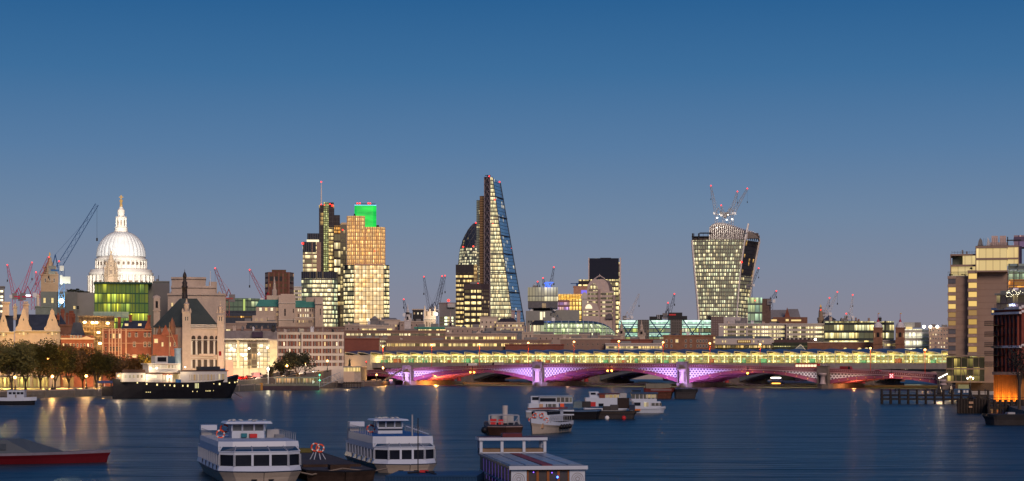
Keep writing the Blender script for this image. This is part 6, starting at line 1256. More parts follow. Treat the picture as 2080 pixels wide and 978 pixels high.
for px,lb in ((1042,'twin pinnacled pale church tower before the wedge tower, left one'),(1053.5,'twin pinnacled pale church tower before the wedge tower, right one')):
    t=T('pinnacled_tower',lb,'tower',px-3.5,px+3.5,1250); t.box('shaft',px-3.3,px+3.3,638,None,0,3,mat('rose_stone',(.45,.33,.30),.8)); q=MB(); 
    for dx in (-2.6,0,2.6): q.lathe([(.35,t.z(639)),(.3,t.z(632)),(0,t.z(628))],5,(t.x(px+dx),.3))
    q.build('pinnacles',t.o,[MATS['rose_stone']])
# ---------------------------------------------------------------- low roofscape between the bank and the towers
BR2=mat('umber_wall',(.25,.165,.135),.8,var=.15,scale=.1); TAU=mat('taupe_wall',(.38,.29,.25),.8,var=.15,scale=.1); CRM=mat('cream_wall',(.56,.46,.38),.8,var=.15,scale=.1); MRN=mat('maroon_wall',(.22,.08,.06),.8,var=.2,scale=.1)
t=T('glowing_glass_offices','brilliantly lit glass-fronted offices beside the ornate stone hall','building',456,566,905); t.box('roof_block',456,563,672,689,4,30,mat('roof_grey',(.22,.20,.21),.7)); t.box('upper_storey',470,556,668,673,6,28,BR2); t.box('wall',456,564,689,None,1,30,mat('cream_wall'))
GB=fac('glow_glass',cw=1.7,ch=1.9,fx=.16,fy=.18,p=.86,lit=(1,.82,.45),lit2=(1,.95,.75),glass=(.2,.15,.08),wall=(.35,.28,.18),e=1.15,seed=170,fvar=.2,dim=.35,sub=1)
for a,b in ((458,481),(486,503),(523,548)): q=MB(); t.add(q,a,b,697,748,-.3,.9); q.build('glazed_bay',t.o,[GB])
q=MB(); t.add(q,503,523,698,748,-.1,.9); q.build('dark_bay',t.o,[fac('dark_bay',cw=2.2,ch=2.6,fx=.12,fy=.15,p=.25,lit=(1,.5,.2),lit2=YEL,glass=(.05,.04,.04),wall=(.2,.16,.12),e=.7,seed=171)]); q=MB(); t.add(q,481,486,692,748,-.6,0); t.add(q,548,563,692,748,-.4,0); q.build('lit_piers',t.o,[mat('pier_cream',(.75,.62,.42),.6)])
q=MB(); t.add(q,456,545,688,691,-1.2,1); q.build('cornice',t.o,[STONE2]); q=MB(); t.add(q,512,534,674.5,686,-1,4); q.build('dark_drum',t.o,[mat('aubergine',(.03,.02,.05),.5)]); q=MB(); q.tube((t.x(525),-1,t.z(748)),(t.x(527),-1,t.z(700)),.12); q.tube((t.x(529),-1,t.z(748)),(t.x(527),-1,t.z(700)),.12); q.build('tripod_mast',t.o,[WHITE])
for px in (465,495,530,556): point('facade_wash',(X(px,895),893,6.5),4200,(1,.78,.42))
for i,(px,py) in enumerate(((471,708),(506,708),(543,707),(494,722),(526,719))): 
    Y=880; p=(X(px,Y),Y,3.4); t2=thing('street_lamp','slender lamp standing before the glowing glass offices, '+('first','third','last','second','fourth')[i]+' from the left','street lamp',p,0,'lamps before the glass offices'); q=MB(); q.cyl((0,0),.08,0,Z(py,Y)-3.4,5); q.build('post',t2,[DARK]); q=MB(True); q.ball((0,0,Z(py,Y)-3.4),.4); q.build('globe',t2,[LAMPW])
# striped building
t=T('striped_building','red brick and white stone banded building with five rows of paired windows','building',563,699,920); t.box('wall',564,698,680,None,0,20,BRICK,ROOFG)
q=MB()
for y in (677.5,691,706,720.5,734.5): t.add(q,563,698.5,y-2.3,y+2.6,-.5,0)
t.add(q,563,698.5,675,676.5,-.9,.3); q.build('stone_bands',t.o,[mat('band_cream',(.66,.58,.52),.75,var=.1)])
q=MB()
t.add(q,562.5,698.8,744,None,-.6,-.1)
for px in (564.5,583,603.5,612,614.5,634,654,674,687,696.5): t.add(q,px-1,px+1,676,745,-.42,0)
q.build('pilasters',t.o,[mat('band_cream')]); wins(t,[569.5,577,588.5,597,608.5,621,628,640,647.5,660,667.5,678.5,684,692.2],[685,699,713,727.5,741.5],2.7,7.5,.22,mat('band_cream'),kinds='dcw')
q=MB(); t.add(q,608,617,668,676,0,4); q.build('stair_head',t.o,[mat('ivory',(.45,.42,.34),.6)]); q=MB(); t.add(q,610.6,611.8,676,740,-.75,-.45); q.build('downpipe',t.o,[DARK])
block('long_grey_attic','long low grey rooftop with small white dormers behind the striped building',562,700,667,960,wall=BR2,rows=[670.5],cols=14,ww=2.2,wh=3,p=.1,d=10,plant=False)
block('slate_mansard_block','dark slate mansard terrace with dormers behind the glowing offices',480,562,656,985,wall=SLATE,rows=[664],cols=7,ww=2.2,wh=3,p=.35,plant=True,fm=STONE)
block('dim_terrace','dim terrace with amber ground windows left of the slate mansard',456,500,660,975,'ribbon',wall=TAU,rows=[672],band=5,rm=RB3,plant=False)
block('dark_roof_block','dark roofed block with an orange glowing strip below the teal glass office',455,522,634,1180,'ribbon',wall=SLATE,rows=[644],band=3,rm=rib('ribbon_orange',.35,lit=ORG,lit2=(1,.4,.05),seed=23),plant=False)
block('white_column_block','small white-finned block just left of the broad bright office',596,613,584,1800,'ribbon',wall=STONE2,rows=[592,600,608],band=4,rm=RB1,plant=False)
lows=[('umber_office','long umber-brown office roof right of the striped building','office',700,905,674,975,'ribbon',BR2,[680],4,RB3,0),
('maroon_wall_block','plain maroon brick block behind the station entrance','building',698,770,690,958,'plain',MRN,[],0,None,0),
('balconied_block','taupe block with deep balconies and lit corner right of the maroon block','building',740,786,689,962,'ribbon',TAU,[694,702],3,RB3,0),
('ribbon_office','low brown office with bright yellow window strips behind the station roof','office',783,1120,693,955,'ribbon',BR2,[701],5.5,RB2,0),
('taupe_office','taupe office behind the ribbon office with a row of glowing windows','office',896,1050,680,985,'ribbon',TAU,[687],5,RB2,0),
('roof_terrace_block','brown terrace block with scattered lit glazing in the middle left','building',700,790,662,1100,'punch',TAU,[668],8,RB1,.2),
('cream_attic_range','cream attic range with one strip of gold windows under the golden office','building',731,800,664,1050,'ribbon',CRM,[669.5],2.5,RB2,0),
('dome_block','grey block with small dome right under the golden office corner','building',752,770,650,1250,'plain',GREY,[],0,None,0),
('pavilion_block','stone block with low pavilion roof left of the steeple','building',770,812,652,1230,'punch',CRM,[662],8,None,.5),
('green_trim_office','office with green roof trim and row of square gold windows right of the steeple','office',842,914,667,1060,'ribbon',COPPER,[671],3,RB2,0),
('black_cube_office','small dark cube building with pale windows left of the gothic tower','building',838,860,630,1400,'punch',DARK,[637],3,None,.5),
('glass_midrise','grey glass mid-rise with yellow floors behind the small classical tower','office',892,926,617,1450,'ribbon',GREY,[646,652,659],4,RB4,0),
('cream_corner_block','cream corner block with tall blank wall under the dark slabs','building',975,1010,646,1150,'punch',CRM,[655,664,673],4,None,.4),
('twin_roof_bank','stone building with dark mansard and rows of small lit windows under the wedge tower','building',1008,1064,657,1120,'punch',CRM,[662,670],14,None,.75),
('flat_roof_block','low grey flat roof block under the gothic tower','building',812,870,655,1200,'punch',TAU,[661],6,None,.3),
('brown_roof_range','brown tiled roof range below the dark slabs','building',905,975,668,1030,'punch',TAU,[673],7,None,.3),
('lit_gable_range','range with pale triangular gable behind the ribbon office','building',960,1060,676,1000,'plain',mat('zinc_roof',(.16,.17,.20),.5),[],0,None,0),
('maroon_long_wall','long maroon brick wall with pale roofs behind the station roof','building',1026,1145,702,948,'plain',MRN,[],0,None,0),
('umber_arcade','umber brick block with tall dark piers in the middle of the roofscape','building',1138,1240,690,965,'punch',BR2,[700],10,None,.15),
('white_low_roof','low white-walled row with warm windows above the station roof','building',1230,1346,700,950,'ribbon',mat('white_band'),[706],4,RB2,0),
('maroon_slate_range','dark maroon roofed range below the two steeples','building',1190,1352,692,975,'plain',MRN,[],0,None,0),
('brown_tile_range','brown tiled range beneath the green glass hall','building',1080,1200,682,1040,'punch',TAU,[688],10,None,.15),
('riverside_terrace','pale terrace roofs under the right end of the glass hall','building',1196,1260,684,1050,'plain',TAU,[],0,None,0)]
for (nm,lb,cat,a,b,yt,Y,kd,wl_,rows,c_,rm_,p_) in lows:
    t=block(nm,lb,a,b,yt,Y,kd if kd!='plain' else 'plain',wall=wl_,rows=rows,cols=int(c_) if kd=='punch' else 1,ww=2.2,wh=3.6,p=p_,band=c_ or 4,rm=rm_,cat=cat,d=16,plant=(b-a)>40,fm=STONE if kd=='punch' else None)
    if nm=='dome_block': q=MB(True); q.lathe([(7*t.s,t.z(650)+.7),(6*t.s,t.z(646)),(3*t.s,t.z(643)),(.2,t.z(642))],12,(0,6)); q.build('dome',t.o,[GREY])
    if nm=='pavilion_block': q=MB(); q.prism([(t.x(775),0),(t.x(808),0),(t.x(808),12),(t.x(775),12)],t.z(652)+.7,t.z(646),0,0,[(t.x(780),4),(t.x(803),4),(t.x(803),8),(t.x(780),8)]); q.build('roof',t.o,[GREY])
    if nm=='lit_gable_range': q=MB(); q.extr([(t.x(962),t.z(682)),(t.x(990),t.z(682)),(t.x(972),t.z(673))],-3,0); q.build('gable',t.o,[CRM])
    if nm=='twin_roof_bank': q=MB(); q.prism([(t.x(1010),0),(t.x(1050),0),(t.x(1050),14),(t.x(1010),14)],t.z(657)+.7,t.z(646),0,0,[(t.x(1018),5),(t.x(1043),5),(t.x(1043),9),(t.x(1018),9)]); q.build('mansard_roof',t.o,[mat('roof_brownblack',(.05,.04,.045),.6)])
    if nm=='glass_midrise': t.box('roof_box',909,924,617,625,-2,8,mat('pale_screen')); q=MB(True); q.ball((t.x(911),-3,t.z(611)),1.0); q.build('beacon',t.o,[REDLAMP])
    if nm=='brown_roof_range': q=MB(True); q.lathe([(7*t.s,t.z(668)+.6),(5.5*t.s,t.z(664)),(0,t.z(660))],12,(t.x(942),5)); q.build('dome',t.o,[mat('zinc_roof')]); 
    if nm=='maroon_long_wall':
        for a2,b2 in ((1058,1100),(1110,1140)): q=MB(); t.add(q,a2,b2,699,702.5,0,12); q.build('pale_roof',t.o,[mat('pale_screen')])
t=block('right_dome_chapel','dark-roofed hall with glowing clerestory left of the green glass hall',1074,1105,676,1090,wall=mat('hall_pale',(.4,.42,.34),.7),plant=False); q=MB(); q.prism([(t.x(1074),0),(t.x(1105),0),(t.x(1105),12),(t.x(1074),12)],t.z(661),t.z(651),0,0,[(t.x(1086),4),(t.x(1105),4),(t.x(1105),8),(t.x(1086),8)]); q.build('roof',t.o,[DARK]); q=MB(); t.add(q,1077,1105,661,676,1,11); q.build('clerestory',t.o,[rib('clere',.9,lit=(.9,1,.6),lit2=CREAM,seed=19)])
# many small rooftop pieces, each a thing of its own
rr=random.Random(77); words=['chimney stack','plant box','stair hut','water tank']; adj=['pale','brown','dark','grey','cream','rusty','white','dull red','slate','mottled']
place=[('the umber office',702,905,674,975),('the ribbon office',790,1120,693,955),('the taupe office',900,1050,680,985),('the umber arcade',1140,1240,690,965),('the white banded offices',1470,1590,660,1120),('the terrace block',702,790,662,1100),('the brown brick block',1350,1450,684,1030),('the striped building',570,690,675,920),('the dark glass offices',1680,1800,653,1080),('the glowing offices',460,560,672,905)]
mm={'pale':CRM,'brown':BR2,'dark':DARK,'grey':GREY,'cream':CRM,'rusty':MRN,'white':WHITE,'dull red':BRICK,'slate':SLATE,'mottled':TAU}
pos=['at the left end of','left of centre on','at the middle of','right of centre on','at the right end of']
for (bn,a,b,y,Y) in place:
    for i in range(5):
        wd=words[(i+int(a))%4]; aj=adj[(i*3+int(b))%10]; px=a+(b-a)*(i+.5+rr.uniform(-.2,.2))/5; Y=YM((a+b)/2,Y); s=Y/F; w_=rr.uniform(2,6)*s if wd!='chimney stack' else 1.4; h=rr.uniform(3,6)*s+.7
        t=thing(wd.replace(' ','_'),'%s %s standing %s the roof of %s'%(aj,wd,pos[i],bn),wd,(X(px,Y),Y+4,Z(y,Y)),0)
        q=MB(); 
        if wd=='water tank': q.lathe([(w_*.6,.4),(w_*.6,h*.8),(0,h)],10); q.box(-w_*.5,w_*.5,-w_*.5,w_*.5,0,.4)
        elif wd=='chimney stack': q.box(-w_/2,w_/2,0,1.6,0,h); q.box(-w_/2-.2,w_/2+.2,-.2,1.8,h,h+.3); [q.cyl((dx,.8),.18,h+.3,h+.9,6) for dx in (-.4,.4)]
        elif wd=='stair hut': q.extr([(-w_/2,0),(w_/2,0),(w_/2,h*.7),(-w_/2,h)],0,3)
        else: q.box(-w_/2,w_/2,0,3,.25,h); q.box(-w_/2+.3,w_/2-.3,.3,2.7,0,.25); q.box(-w_/3,0,.5,2,h,h+.4)
        q.build('body',t,[mm[aj]])
# ---------------------------------------------------------------- right bank
t=T('stepped_hotel','tall stepped brown-stone riverside block with yellow-lit penthouse boxes and stacked bay windows','building',1924,2110,650,1.9)
HST=mat('hotel_stone',(.30,.215,.175),.8,var=.12,scale=.08,streak=True)
t.box('left_shaft',1941,1968,560,None,1.9,22,HST); t.box('left_bays',1925.5,1941.5,562,723,1.5,16,HST); t.box('middle_bays',1966.5,1984.5,550,723,-.6,14,HST); t.box('main_wall',1984.5,2048,553,None,2,30,HST); t.box('rear_wall',2040,2120,610,None,6,34,HST)
def fins(a,b,ys,d):
    for y in ys: q=MB(); t.add(q,a,b,y,y+5.6,d-.35,d+.5); q.build('bay_spandrel',t.o,[mat('spandrel',(.33,.24,.20),.8)])
ysl=[560+17.1*i for i in range(10)]; fins(1924.5,1942,ysl,1.5); ysm=[549.5+18.6*i for i in range(10)]; fins(1965.5,1985,ysm,-.6)
q=MB()
for y in range(575,722,13): t.add(q,1984.5,2048,y,y+.5,1.95,2)
for y in range(580,722,13): t.add(q,1942,1966,y,y+.5,1.85,1.9)
q.build('panel_joints',t.o,[BR2])
PANEY=glow('pane_gold',(1,.66,.20),.85); PANEB=glow('pane_amber_dim',(1,.6,.2),.28)
for i,y in enumerate(ysl[:-1]):
    q=MB(); q.box(t.x(1926.5),t.x(1941),1.38,1.49,t.z(y+15.5),t.z(y+6.2)); q.build('bay_window',t.o,[(PANEY if i in (1,2,3) else PANEB if i in (4,5) else mat('grey_pane',(.12,.12,.14),.2))])
for i,y in enumerate(ysm[:-1]):
    q=MB(); q.box(t.x(1967.5),t.x(1984),-.72,-.61,t.z(y+17),t.z(y+6.5)); q.build('bay_window',t.o,[PANEY if i<4 else (PANEB if i==4 else glow('pane_flecked',(1,.62,.15),.5))])
PENT=fac('penthouse_screen',cw=2.15,ch=30,fx=.05,fy=0,p=1.5,lit=(1,.72,.28),lit2=(1,.77,.34),glass=(.4,.35,.2),wall=(.25,.17,.13),e=.72,seed=200,fvar=0,dim=.5,sub=1)
for (a,b,y0,y1,d) in ((1983,2046,505,524.5,-.5),(1983,2046,529,550,-.5),(2046.5,2069,503,524,1),(2046.5,2069,527.5,536,1),(1955.5,1982,519,537,1.2),(1930.5,1982,541,556,2)):
    q=MB(); t.add(q,a,b,y0,y1,d-.3,d+14); q.build('lit_screen',t.o,[PENT])
q=MB()
for (a,b,y0,y1,d) in ((1981.5,2047,500,505,-1.2),(1981.5,2047,524.5,529,-1.1),(1981.5,2047,550,553,-1.2),(2047,2069.5,499,503,.4),(2047,2069.5,524,527.5,.3),(1930,1982,515.5,519,.5),(1930,1982,537,541,.8)): t.add(q,a,b,y0,y1,d,d+15)
t.add(q,1930,1931.8,519,556,.6,1.2); t.add(q,1981.3,1983.3,503,553,-1,1); t.add(q,2068.5,2070,500,540,.2,3); q.build('penthouse_frames',t.o,[HST])
q=MB(); t.add(q,1934,1955,521,537,3,12); q.build('open_loggia',t.o,[mat('loggia',(.10,.12,.10),.5)])
q=MB(); t.add(q,1925,1966,551.5,552.2,1.2,1.35)
for a in frange(1925,1966,16): t.add(q,a,a+.4,551.5,560,1.2,1.35)
q.build('terrace_railing',t.o,[mat('rail_green',(.10,.16,.13),.4)]); q=MB(); rr=random.Random(4); crown(q,(t.x(1929),3,t.z(556)),(.9,.6,.9),160,.18,rr,0,4); crown(q,(t.x(1957),3,t.z(557)),(.9,.6,.5),100,.18,rr,0,4); crown(q,(t.x(1972),0,t.z(546)),(.7,.6,.8),100,.16,rr,0,4); q.build('terrace_shrubs',t.o,[LF3])
# rooftop plant
q=MB(); t.add(q,2014,2027,478,500,4,9); t.add(q,2031,2044,478,500,4,9); t.add(q,2012,2046,492,500,2,4); q.build('plant_housings',t.o,[mat('plant_rose',(.55,.42,.38),.7)])
q=MB(); x=t.x(1991); q.extr([(x-.9,t.z(500)),(x+.9,t.z(500)),(x+.6,t.z(487)),(x,t.z(482)),(x-.5,t.z(488))],3,6); q.build('cowl',t.o,[mat('cowl_grey',(.2,.2,.2),.5)]); q=MB(); x=t.x(2007); q.extr([(x-.5,t.z(499)),(x+1.2,t.z(499)),(x-.1,t.z(481))],2,3); q.build('white_sail_vent',t.o,[WHITE])
q=MB()
for a in frange(1998,2046,12): t.add(q,a,a+.5,484,500,1.5,1.6)
t.add(q,1985,2050,497.6,498.2,1.5,1.6); t.add(q,2045,2075,486,488,5,6); t.add(q,2046,2048,480,500,5,6)
for a in frange(1933,1980,9): t.add(q,a,a+.4,509,515.5,2,2.1)
t.add(q,1933,1981,511,511.5,2,2.1); q.build('roof_railings',t.o,[DARK]); q=MB(); t.add(q,1953,1956,506,515,4,6); t.add(q,1962,1965,509,515,4,6); q.build('small_vents',t.o,[GREY])
t.box('right_penthouse',2060,2110,476,500,8,20,fac('violet_pent',cw=2,ch=4,fx=.2,fy=.35,p=.5,lit=(.5,.35,.9),lit2=(.9,.5,.4),glass=(.08,.06,.12),wall=(.12,.09,.15),e=.6,seed=206,dim=.2),DARK); t.box('violet_stair',2070,2076,500,536,3,6,mat('violet_dark',(.05,.04,.10),.5))
t.box('right_glass_upper',2048,2110,536,548,2,20,fac('teal_strip',cw=2.5,ch=3,fx=.1,fy=.3,p=.3,lit=(.6,.7,.9),lit2=CREAM,glass=(.07,.12,.15),wall=(.12,.15,.17),e=.5,seed=201,dim=.2))
t.box('right_glass_middle',2049,2110,552,568,2,20,fac('green_strip',cw=1.6,ch=2.5,fx=.15,fy=.1,p=.9,lit=(.55,.75,.45),lit2=(.7,.8,.5),glass=(.1,.14,.1),wall=(.10,.10,.10),e=.55,seed=202,dim=.3)); t.box('right_glass_orange',2049,2110,568,584,2,20,fac('orange_strip',cw=3.2,ch=1.6,fx=.08,fy=.1,p=.8,lit=(1,.28,.03),lit2=(1,.45,.08),glass=(.15,.06,.02),wall=(.12,.08,.08),e=1.0,seed=203,dim=.2)); t.box('right_glass_lower',2049,2110,584,612,2,20,fac('orange_strip2',cw=2,ch=2.2,fx=.15,fy=.3,p=.45,lit=(1,.42,.06),lit2=(.5,.4,.5),glass=(.08,.06,.07),wall=(.14,.11,.11),e=.7,seed=204,dim=.15))
q=MB()
for a in frange(2049,2108,20): t.add(q,a,a+.35,548,612,1.3,1.6)
for y in (548,556,564,572,580,588,596): t.add(q,2048,2110,y,y+.5,1.3,1.6)
q.build('scaffold_grid',t.o,[GREY]); wins(t,[2016.5],[634.5],3.4,9,1,HST,kinds='w',d=2)
# glazed base
BG=fac('glazed_base',cw=2.0,ch=2.7,fx=.08,fy=.04,p=.22,lit=(.75,.62,.14),lit2=(.9,.6,.15),glass=(.012,.018,.02),wall=(.04,.045,.04),e=.45,seed=205,fvar=.1,dim=.03,sub=2,wrough=.4)
t.box('glazed_base',1923,2000,726,776,-2.5,6,BG); q=MB()
for y in (721.5,748,774.5): t.add(q,1921.5,2002,y,y+3,-3,-2.3)
for a in (1923,1934.5,1942,1953,1966,1977,1988,2000): t.add(q,a-.4,a+.4,723,776,-2.9,-2.4)
q.tube((t.x(1956),-2.8,t.z(750)),(t.x(1966),-2.8,t.z(774)),.12); q.build('glazing_frame',t.o,[mat('bronze_frame',(.20,.16,.13),.5)]); t.box('undercroft',1944,2020,778,None,2,8,mat('undercroft',(.10,.07,.05),.8)); q=MB(); t.add(q,1946,1968,782,792,1,2); q.build('lobby_glow',t.o,[glow('lobby',(.8,.8,.4),.15)])
for px,P,c in ((1935,900,(1,.5,.15)),(2000,700,(1,.5,.2)),(1975,500,(1,.6,.3))): point('undercroft_light',(X(px,640),640,3.2),P,c)
for (px,py,P,c) in ((1953,727,60,(1,.6,.15)),): pass
t=T('blue_hoarding','blue and white construction hoarding along the riverside walk','hoarding',1938,2022,612,1.9); t.box('blue_panels',1938,1972,790,None,0,.4,mat('hoarding_blue',(.04,.09,.18),.5)); t.box('white_panels',1972,2022,795,None,0,.4,mat('hoarding_white',(.42,.38,.34),.6)); q=MB()
for a in (1946,1957,1963,1987): t.add(q,a,a+4,793,798,-.1,-.02)
q.build('posters',t.o,[WHITE])
# lamps of the riverside walk
def cluster(name,label,px,py,Y,base,n,P,fan=0):
    p=(X(px,Y),Y,base); t=thing(name,label,'street lamp',p,0); h=Z(py,Y)-base; q=MB(); q.lathe([(.9,0),(.9,.5),(.55,1.2),(.35,2.2),(.16,2.8),(.1,h)],8); q.build('post',t,[BLACK])
    for k in range(n):
        q=MB(True); q.ball(((k*.55 if fan else (k-(n-1)/2)*.75),0,h+(k*.28 if fan else (.35 if k==n//2 else 0))),.2); q.build('globe',t,[LAMPW])
    point('lamp_glow',(p[0],Y-1,base+h),P,(1,.66,.35))
cluster('street_lamp','cluster of bright white globes on a black post below the stepped block',1908,768,620,1.9,5,1500,1)
cluster('street_lamp','three-globe lamp on an ornate black pedestal in front of the glazed base',1971,769,560,1.4,3,1100)
cluster('street_lamp','low orange wall lamp beside the globe cluster under the stepped block',1932,786,626,1.9,1,700)
# brick wharf
t=T('brick_wharf','dark red brick wharf with white bands, black balconies and orange-lit colonnade','building',2014,2120,505,1.9)
DBR=mat('wharf_brick',(.23,.06,.042),.85,var=.3,scale=.6); s=t.s
q=MB(); q.prism([(t.x(2075),-3),(t.x(2130),-3),(t.x(2130),18),(t.x(2021),18),(t.x(2019),8)],t.z(760),t.z(628),0,1); q.build('wall',t.o,[DBR,ROOFG])
def face_pt(px,o=.25): f=(px-2019)/(2075-2019); return t.x(px),8-11*f-o
def fband(px0,px1,y0,y1,nm,m,o0=.0,o1=.4,slope=0):
    q=MB(); (xa,ya),(xb,yb_)=face_pt(px0,0),face_pt(px1,0); n=Vector((-(8+3)/1.0,-(t.x(2075)-t.x(2019)))).normalized(); 
    n=Vector((yb_-ya,-(xb-xa))).normalized(); A,B=Vector((xa,ya)),Vector((xb,yb_)); P_=[A+n*o1,B+n*o1,B+n*o0,A+n*o0]
    q.prism([tuple(p) for p in P_],t.z(y1),t.z(y0)); return q.build(nm,t.o,[m])
WB_=mat('wharf_white',(.75,.70,.72),.6)
for y0,y1 in ((624,629),(634,638.5),(702.5,707)): fband(2018,2075.5,y0,y1,'white_band',WB_,0,.72); q=MB(); t.add(q,2075,2130,y0-3,y1-3,-3.35,-3); q.build('white_band',t.o,[WB_])
for k in range(7): fband(2021+k*8,2022.2+k*8,640,756,'brick_pier',DBR,0,.5)
for i,y in enumerate((660,682,703.5,722,744)):
    fband(2012 if i in (0,1,2,4) else 2014,2040,y,y+1.2,'balcony_slab',BLACK,0,1.9); q=MB(); (xa,ya),(xb,yb_)=face_pt(2012,0),face_pt(2040,0); n=Vector((yb_-ya,-(xb-xa))).normalized(); A,B=Vector((xa,ya))+n*1.85,Vector((xb,yb_))+n*1.85
    for k in range(22): p=A+(B-A)*k/21; q.box(p.x-.03,p.x+.03,p.y-.03,p.y+.03,t.z(y),t.z(y-8.5))
    q.tube((A.x,A.y,t.z(y-8.5)),(B.x,B.y,t.z(y-8.5)),.05); q.tube((A.x,A.y,t.z(y-4)),(B.x,B.y,t.z(y-4)),.04); q.build('balcony_railing',t.o,[BLACK])
for k in range(6):
    for y in (650,672,692,714,735): fband(2023.2+k*8,2028+k*8,y-7,y+6,'window',mat('wharf_pane',(.09,.06,.07),.3),.0,.06)
fband(2019,2075,756,762,'lower_cornice',mat('cornice_warm',(.5,.36,.26),.7),0,.6)
OC=mat('column_ochre',(.50,.22,.06),.6)
q=MB(); q.prism([face_pt(2022,-2.5),face_pt(2075,-2.5),(t.x(2130),-.5),(t.x(2130),18),(t.x(2022),18)],0,t.z(760)); q.build('recessed_ground_floor',t.o,[mat('ochre_wall',(.40,.17,.05),.7)])
for k in range(13):
    x,y=face_pt(2020+k*4.4,-.4); q=MB(); q.box(x-.28,x+.28,y-.28,y+.28,0,t.z(760)); q.build('column',t.o,[OC])
for px,P in ((2026,150),(2037,190),(2049,190),(2062,190)): x,y=face_pt(px,0); point('colonnade_uplight',t.w(x-.6,y-1.3,.7),P*2.2,(1,.42,.06))
# roof terrace with fairy lights
GLT=mat('terrace_glass',(.10,.10,.13),.2); q=MB(); q.prism([(t.x(2024),3),(t.x(2130),-3),(t.x(2130),14),(t.x(2024),14)],t.z(626),t.z(600)); q.build('terrace_pavilion',t.o,[fac('terrace_pav',cw=1.6,ch=3,fx=.1,fy=.1,p=.25,lit=(.6,.4,.5),lit2=YEL,glass=(.09,.075,.09),wall=(.13,.10,.10),e=.35,seed=210,dim=.08),DARK])
q=MB(); q.prism([(t.x(2020),0),(t.x(2130),-4),(t.x(2130),10),(t.x(2028),10)],t.z(599),t.z(596)); q.prism([(t.x(2032),2),(t.x(2130),-3),(t.x(2130),8),(t.x(2040),8)],t.z(595),t.z(590)); q.build('canopy',t.o,[mat('canopy_grey',(.20,.21,.20),.4)])
q=MB(); rr=random.Random(12)
for k in range(46): q.ball((t.x(rr.uniform(2044,2085)),rr.uniform(-3.4,-3),t.z(rr.uniform(590,604))),.05,0,4)
q.build('string_lights',t.o,[glow('fairy',(1,.9,.6),7)])
for px in (2032,2056):
    q=MB()
    for k in range(60):
        a=rr.uniform(0,2*PI); r=rr.uniform(.1,.85); x,y=face_pt(px,.3); q.ball((t.x(px)+r*math.cos(a)*1.1,y-.3,t.z(622)+r*abs(math.sin(a))*.8),.05,0,4)
    q.build('blue_white_bush_lights',t.o,[glow('fairy_blue',(.45,.55,1),6)])
q=MB()
for k in range(16): x,y=face_pt(2020+k*2.6,.2); q.box(x-.05,x+.05,y-.05,y+.05,t.z(623),t.z(616))
q.build('roof_railing',t.o,[GREY])
# bare dark tree at the edge
tree('thin dark tree in front of the orange-lit colonnade at the right edge',(X(2071,430),430,1.9),Z(690,430)-1.9,3.1,leafmat('leaves_black',(.012,.012,.008),(.03,.025,.015)),900,.22,51,group=None)
# jetties
def jetty(label,px0,px1,Y,ztop,dep,np_,post_h=1.4,rail=True,lift=.0):
    t=T('timber_jetty',label,'jetty',px0,px1,Y,0); q=MB(); q.box(t.x(px0),t.x(px1),0,dep,ztop-.5,ztop); q.build('deck',t.o,[TIMBER])
    q=MB(); q.box(t.x(px0),t.x(px1),-.15,.1,ztop-1.5,ztop-1.0); q.build('waling',t.o,[TIMBER])
    for i in range(np_):
        for d in (0,dep-.5):
            o=MB(); x=t.x(px0)+.4+(t.x(px1)-t.x(px0)-.8)*i/(np_-1); o.cyl((x,d),.33,-2,ztop-.5 if d else ztop+post_h,8); o.build('pile',t.o,[TIMBER])
    if rail: q=MB(); q.box(t.x(px0),t.x(px1),-.1,0,ztop+1.0,ztop+1.1); q.box(t.x(px0),t.x(px1),-.1,0,ztop+.5,ztop+.58); q.build('railing',t.o,[TIMBER])
    return t
jt=jetty('long dark timber jetty with railing reaching left from the right bank',1788,2010,572,2.6,5,13)
jetty('heavy dark timber dolphin platform in front of the long jetty',1943,2010,470,3.1,6,11,.1); jetty('dark timber staging running to the right edge behind the moored lighter',2005,2150,462,2.7,7,13,.5)
q=MB(); q.box(0,1.0,-.05,0,0,.5); q.box(0,.75,-.05,0,-.9,-.5); t=thing('jetty_notice','small pale notice boards fixed on the timber dolphin platform','sign',(X(1968,469.6),469.6,2.2)); q.build('boards',t,[mat('notice',(.45,.28,.18),.6)])
# people on the jetty, one skinned figure copied
def figure():
    me=bpy.data.meshes.new('person'); V=[(0,0,.95),(0,0,1.2),(0,0,1.42),(0,0,1.55),(0,0,1.70),(.10,0,.88),(.11,.02,.48),(.12,0,.06),(.12,-.14,.04),(-.10,0,.88),(-.13,-.03,.48),(-.13,.05,.06),(-.13,-.09,.04),(.2,0,1.40),(.26,.02,1.12),(.22,-.12,.92),(-.2,0,1.40),(-.26,.03,1.12),(-.22,-.10,.90)]
    E=[(0,1),(1,2),(2,3),(3,4),(0,5),(5,6),(6,7),(7,8),(0,9),(9,10),(10,11),(11,12),(2,13),(13,14),(14,15),(2,16),(16,17),(17,18)]
    Rr=[.16,.16,.17,.07,.115,.10,.07,.05,.045,.10,.07,.05,.045,.075,.055,.04,.075,.055,.04]
    me.from_pydata(V,E,[]); o=bpy.data.objects.new('person',me); COL.objects.link(o); md=o.modifiers.new('skin','SKIN')
    for i,r in enumerate(Rr): sv=me.skin_vertices[0].data[i]; sv.radius=(r,r*.8); sv.use_root=(i==0)
    sd=o.modifiers.new('sub','SUBSURF'); sd.levels=1; sd.render_levels=1; me.materials.append(mat('dark_coat',(.03,.03,.04),.8)); return o
pf=figure()
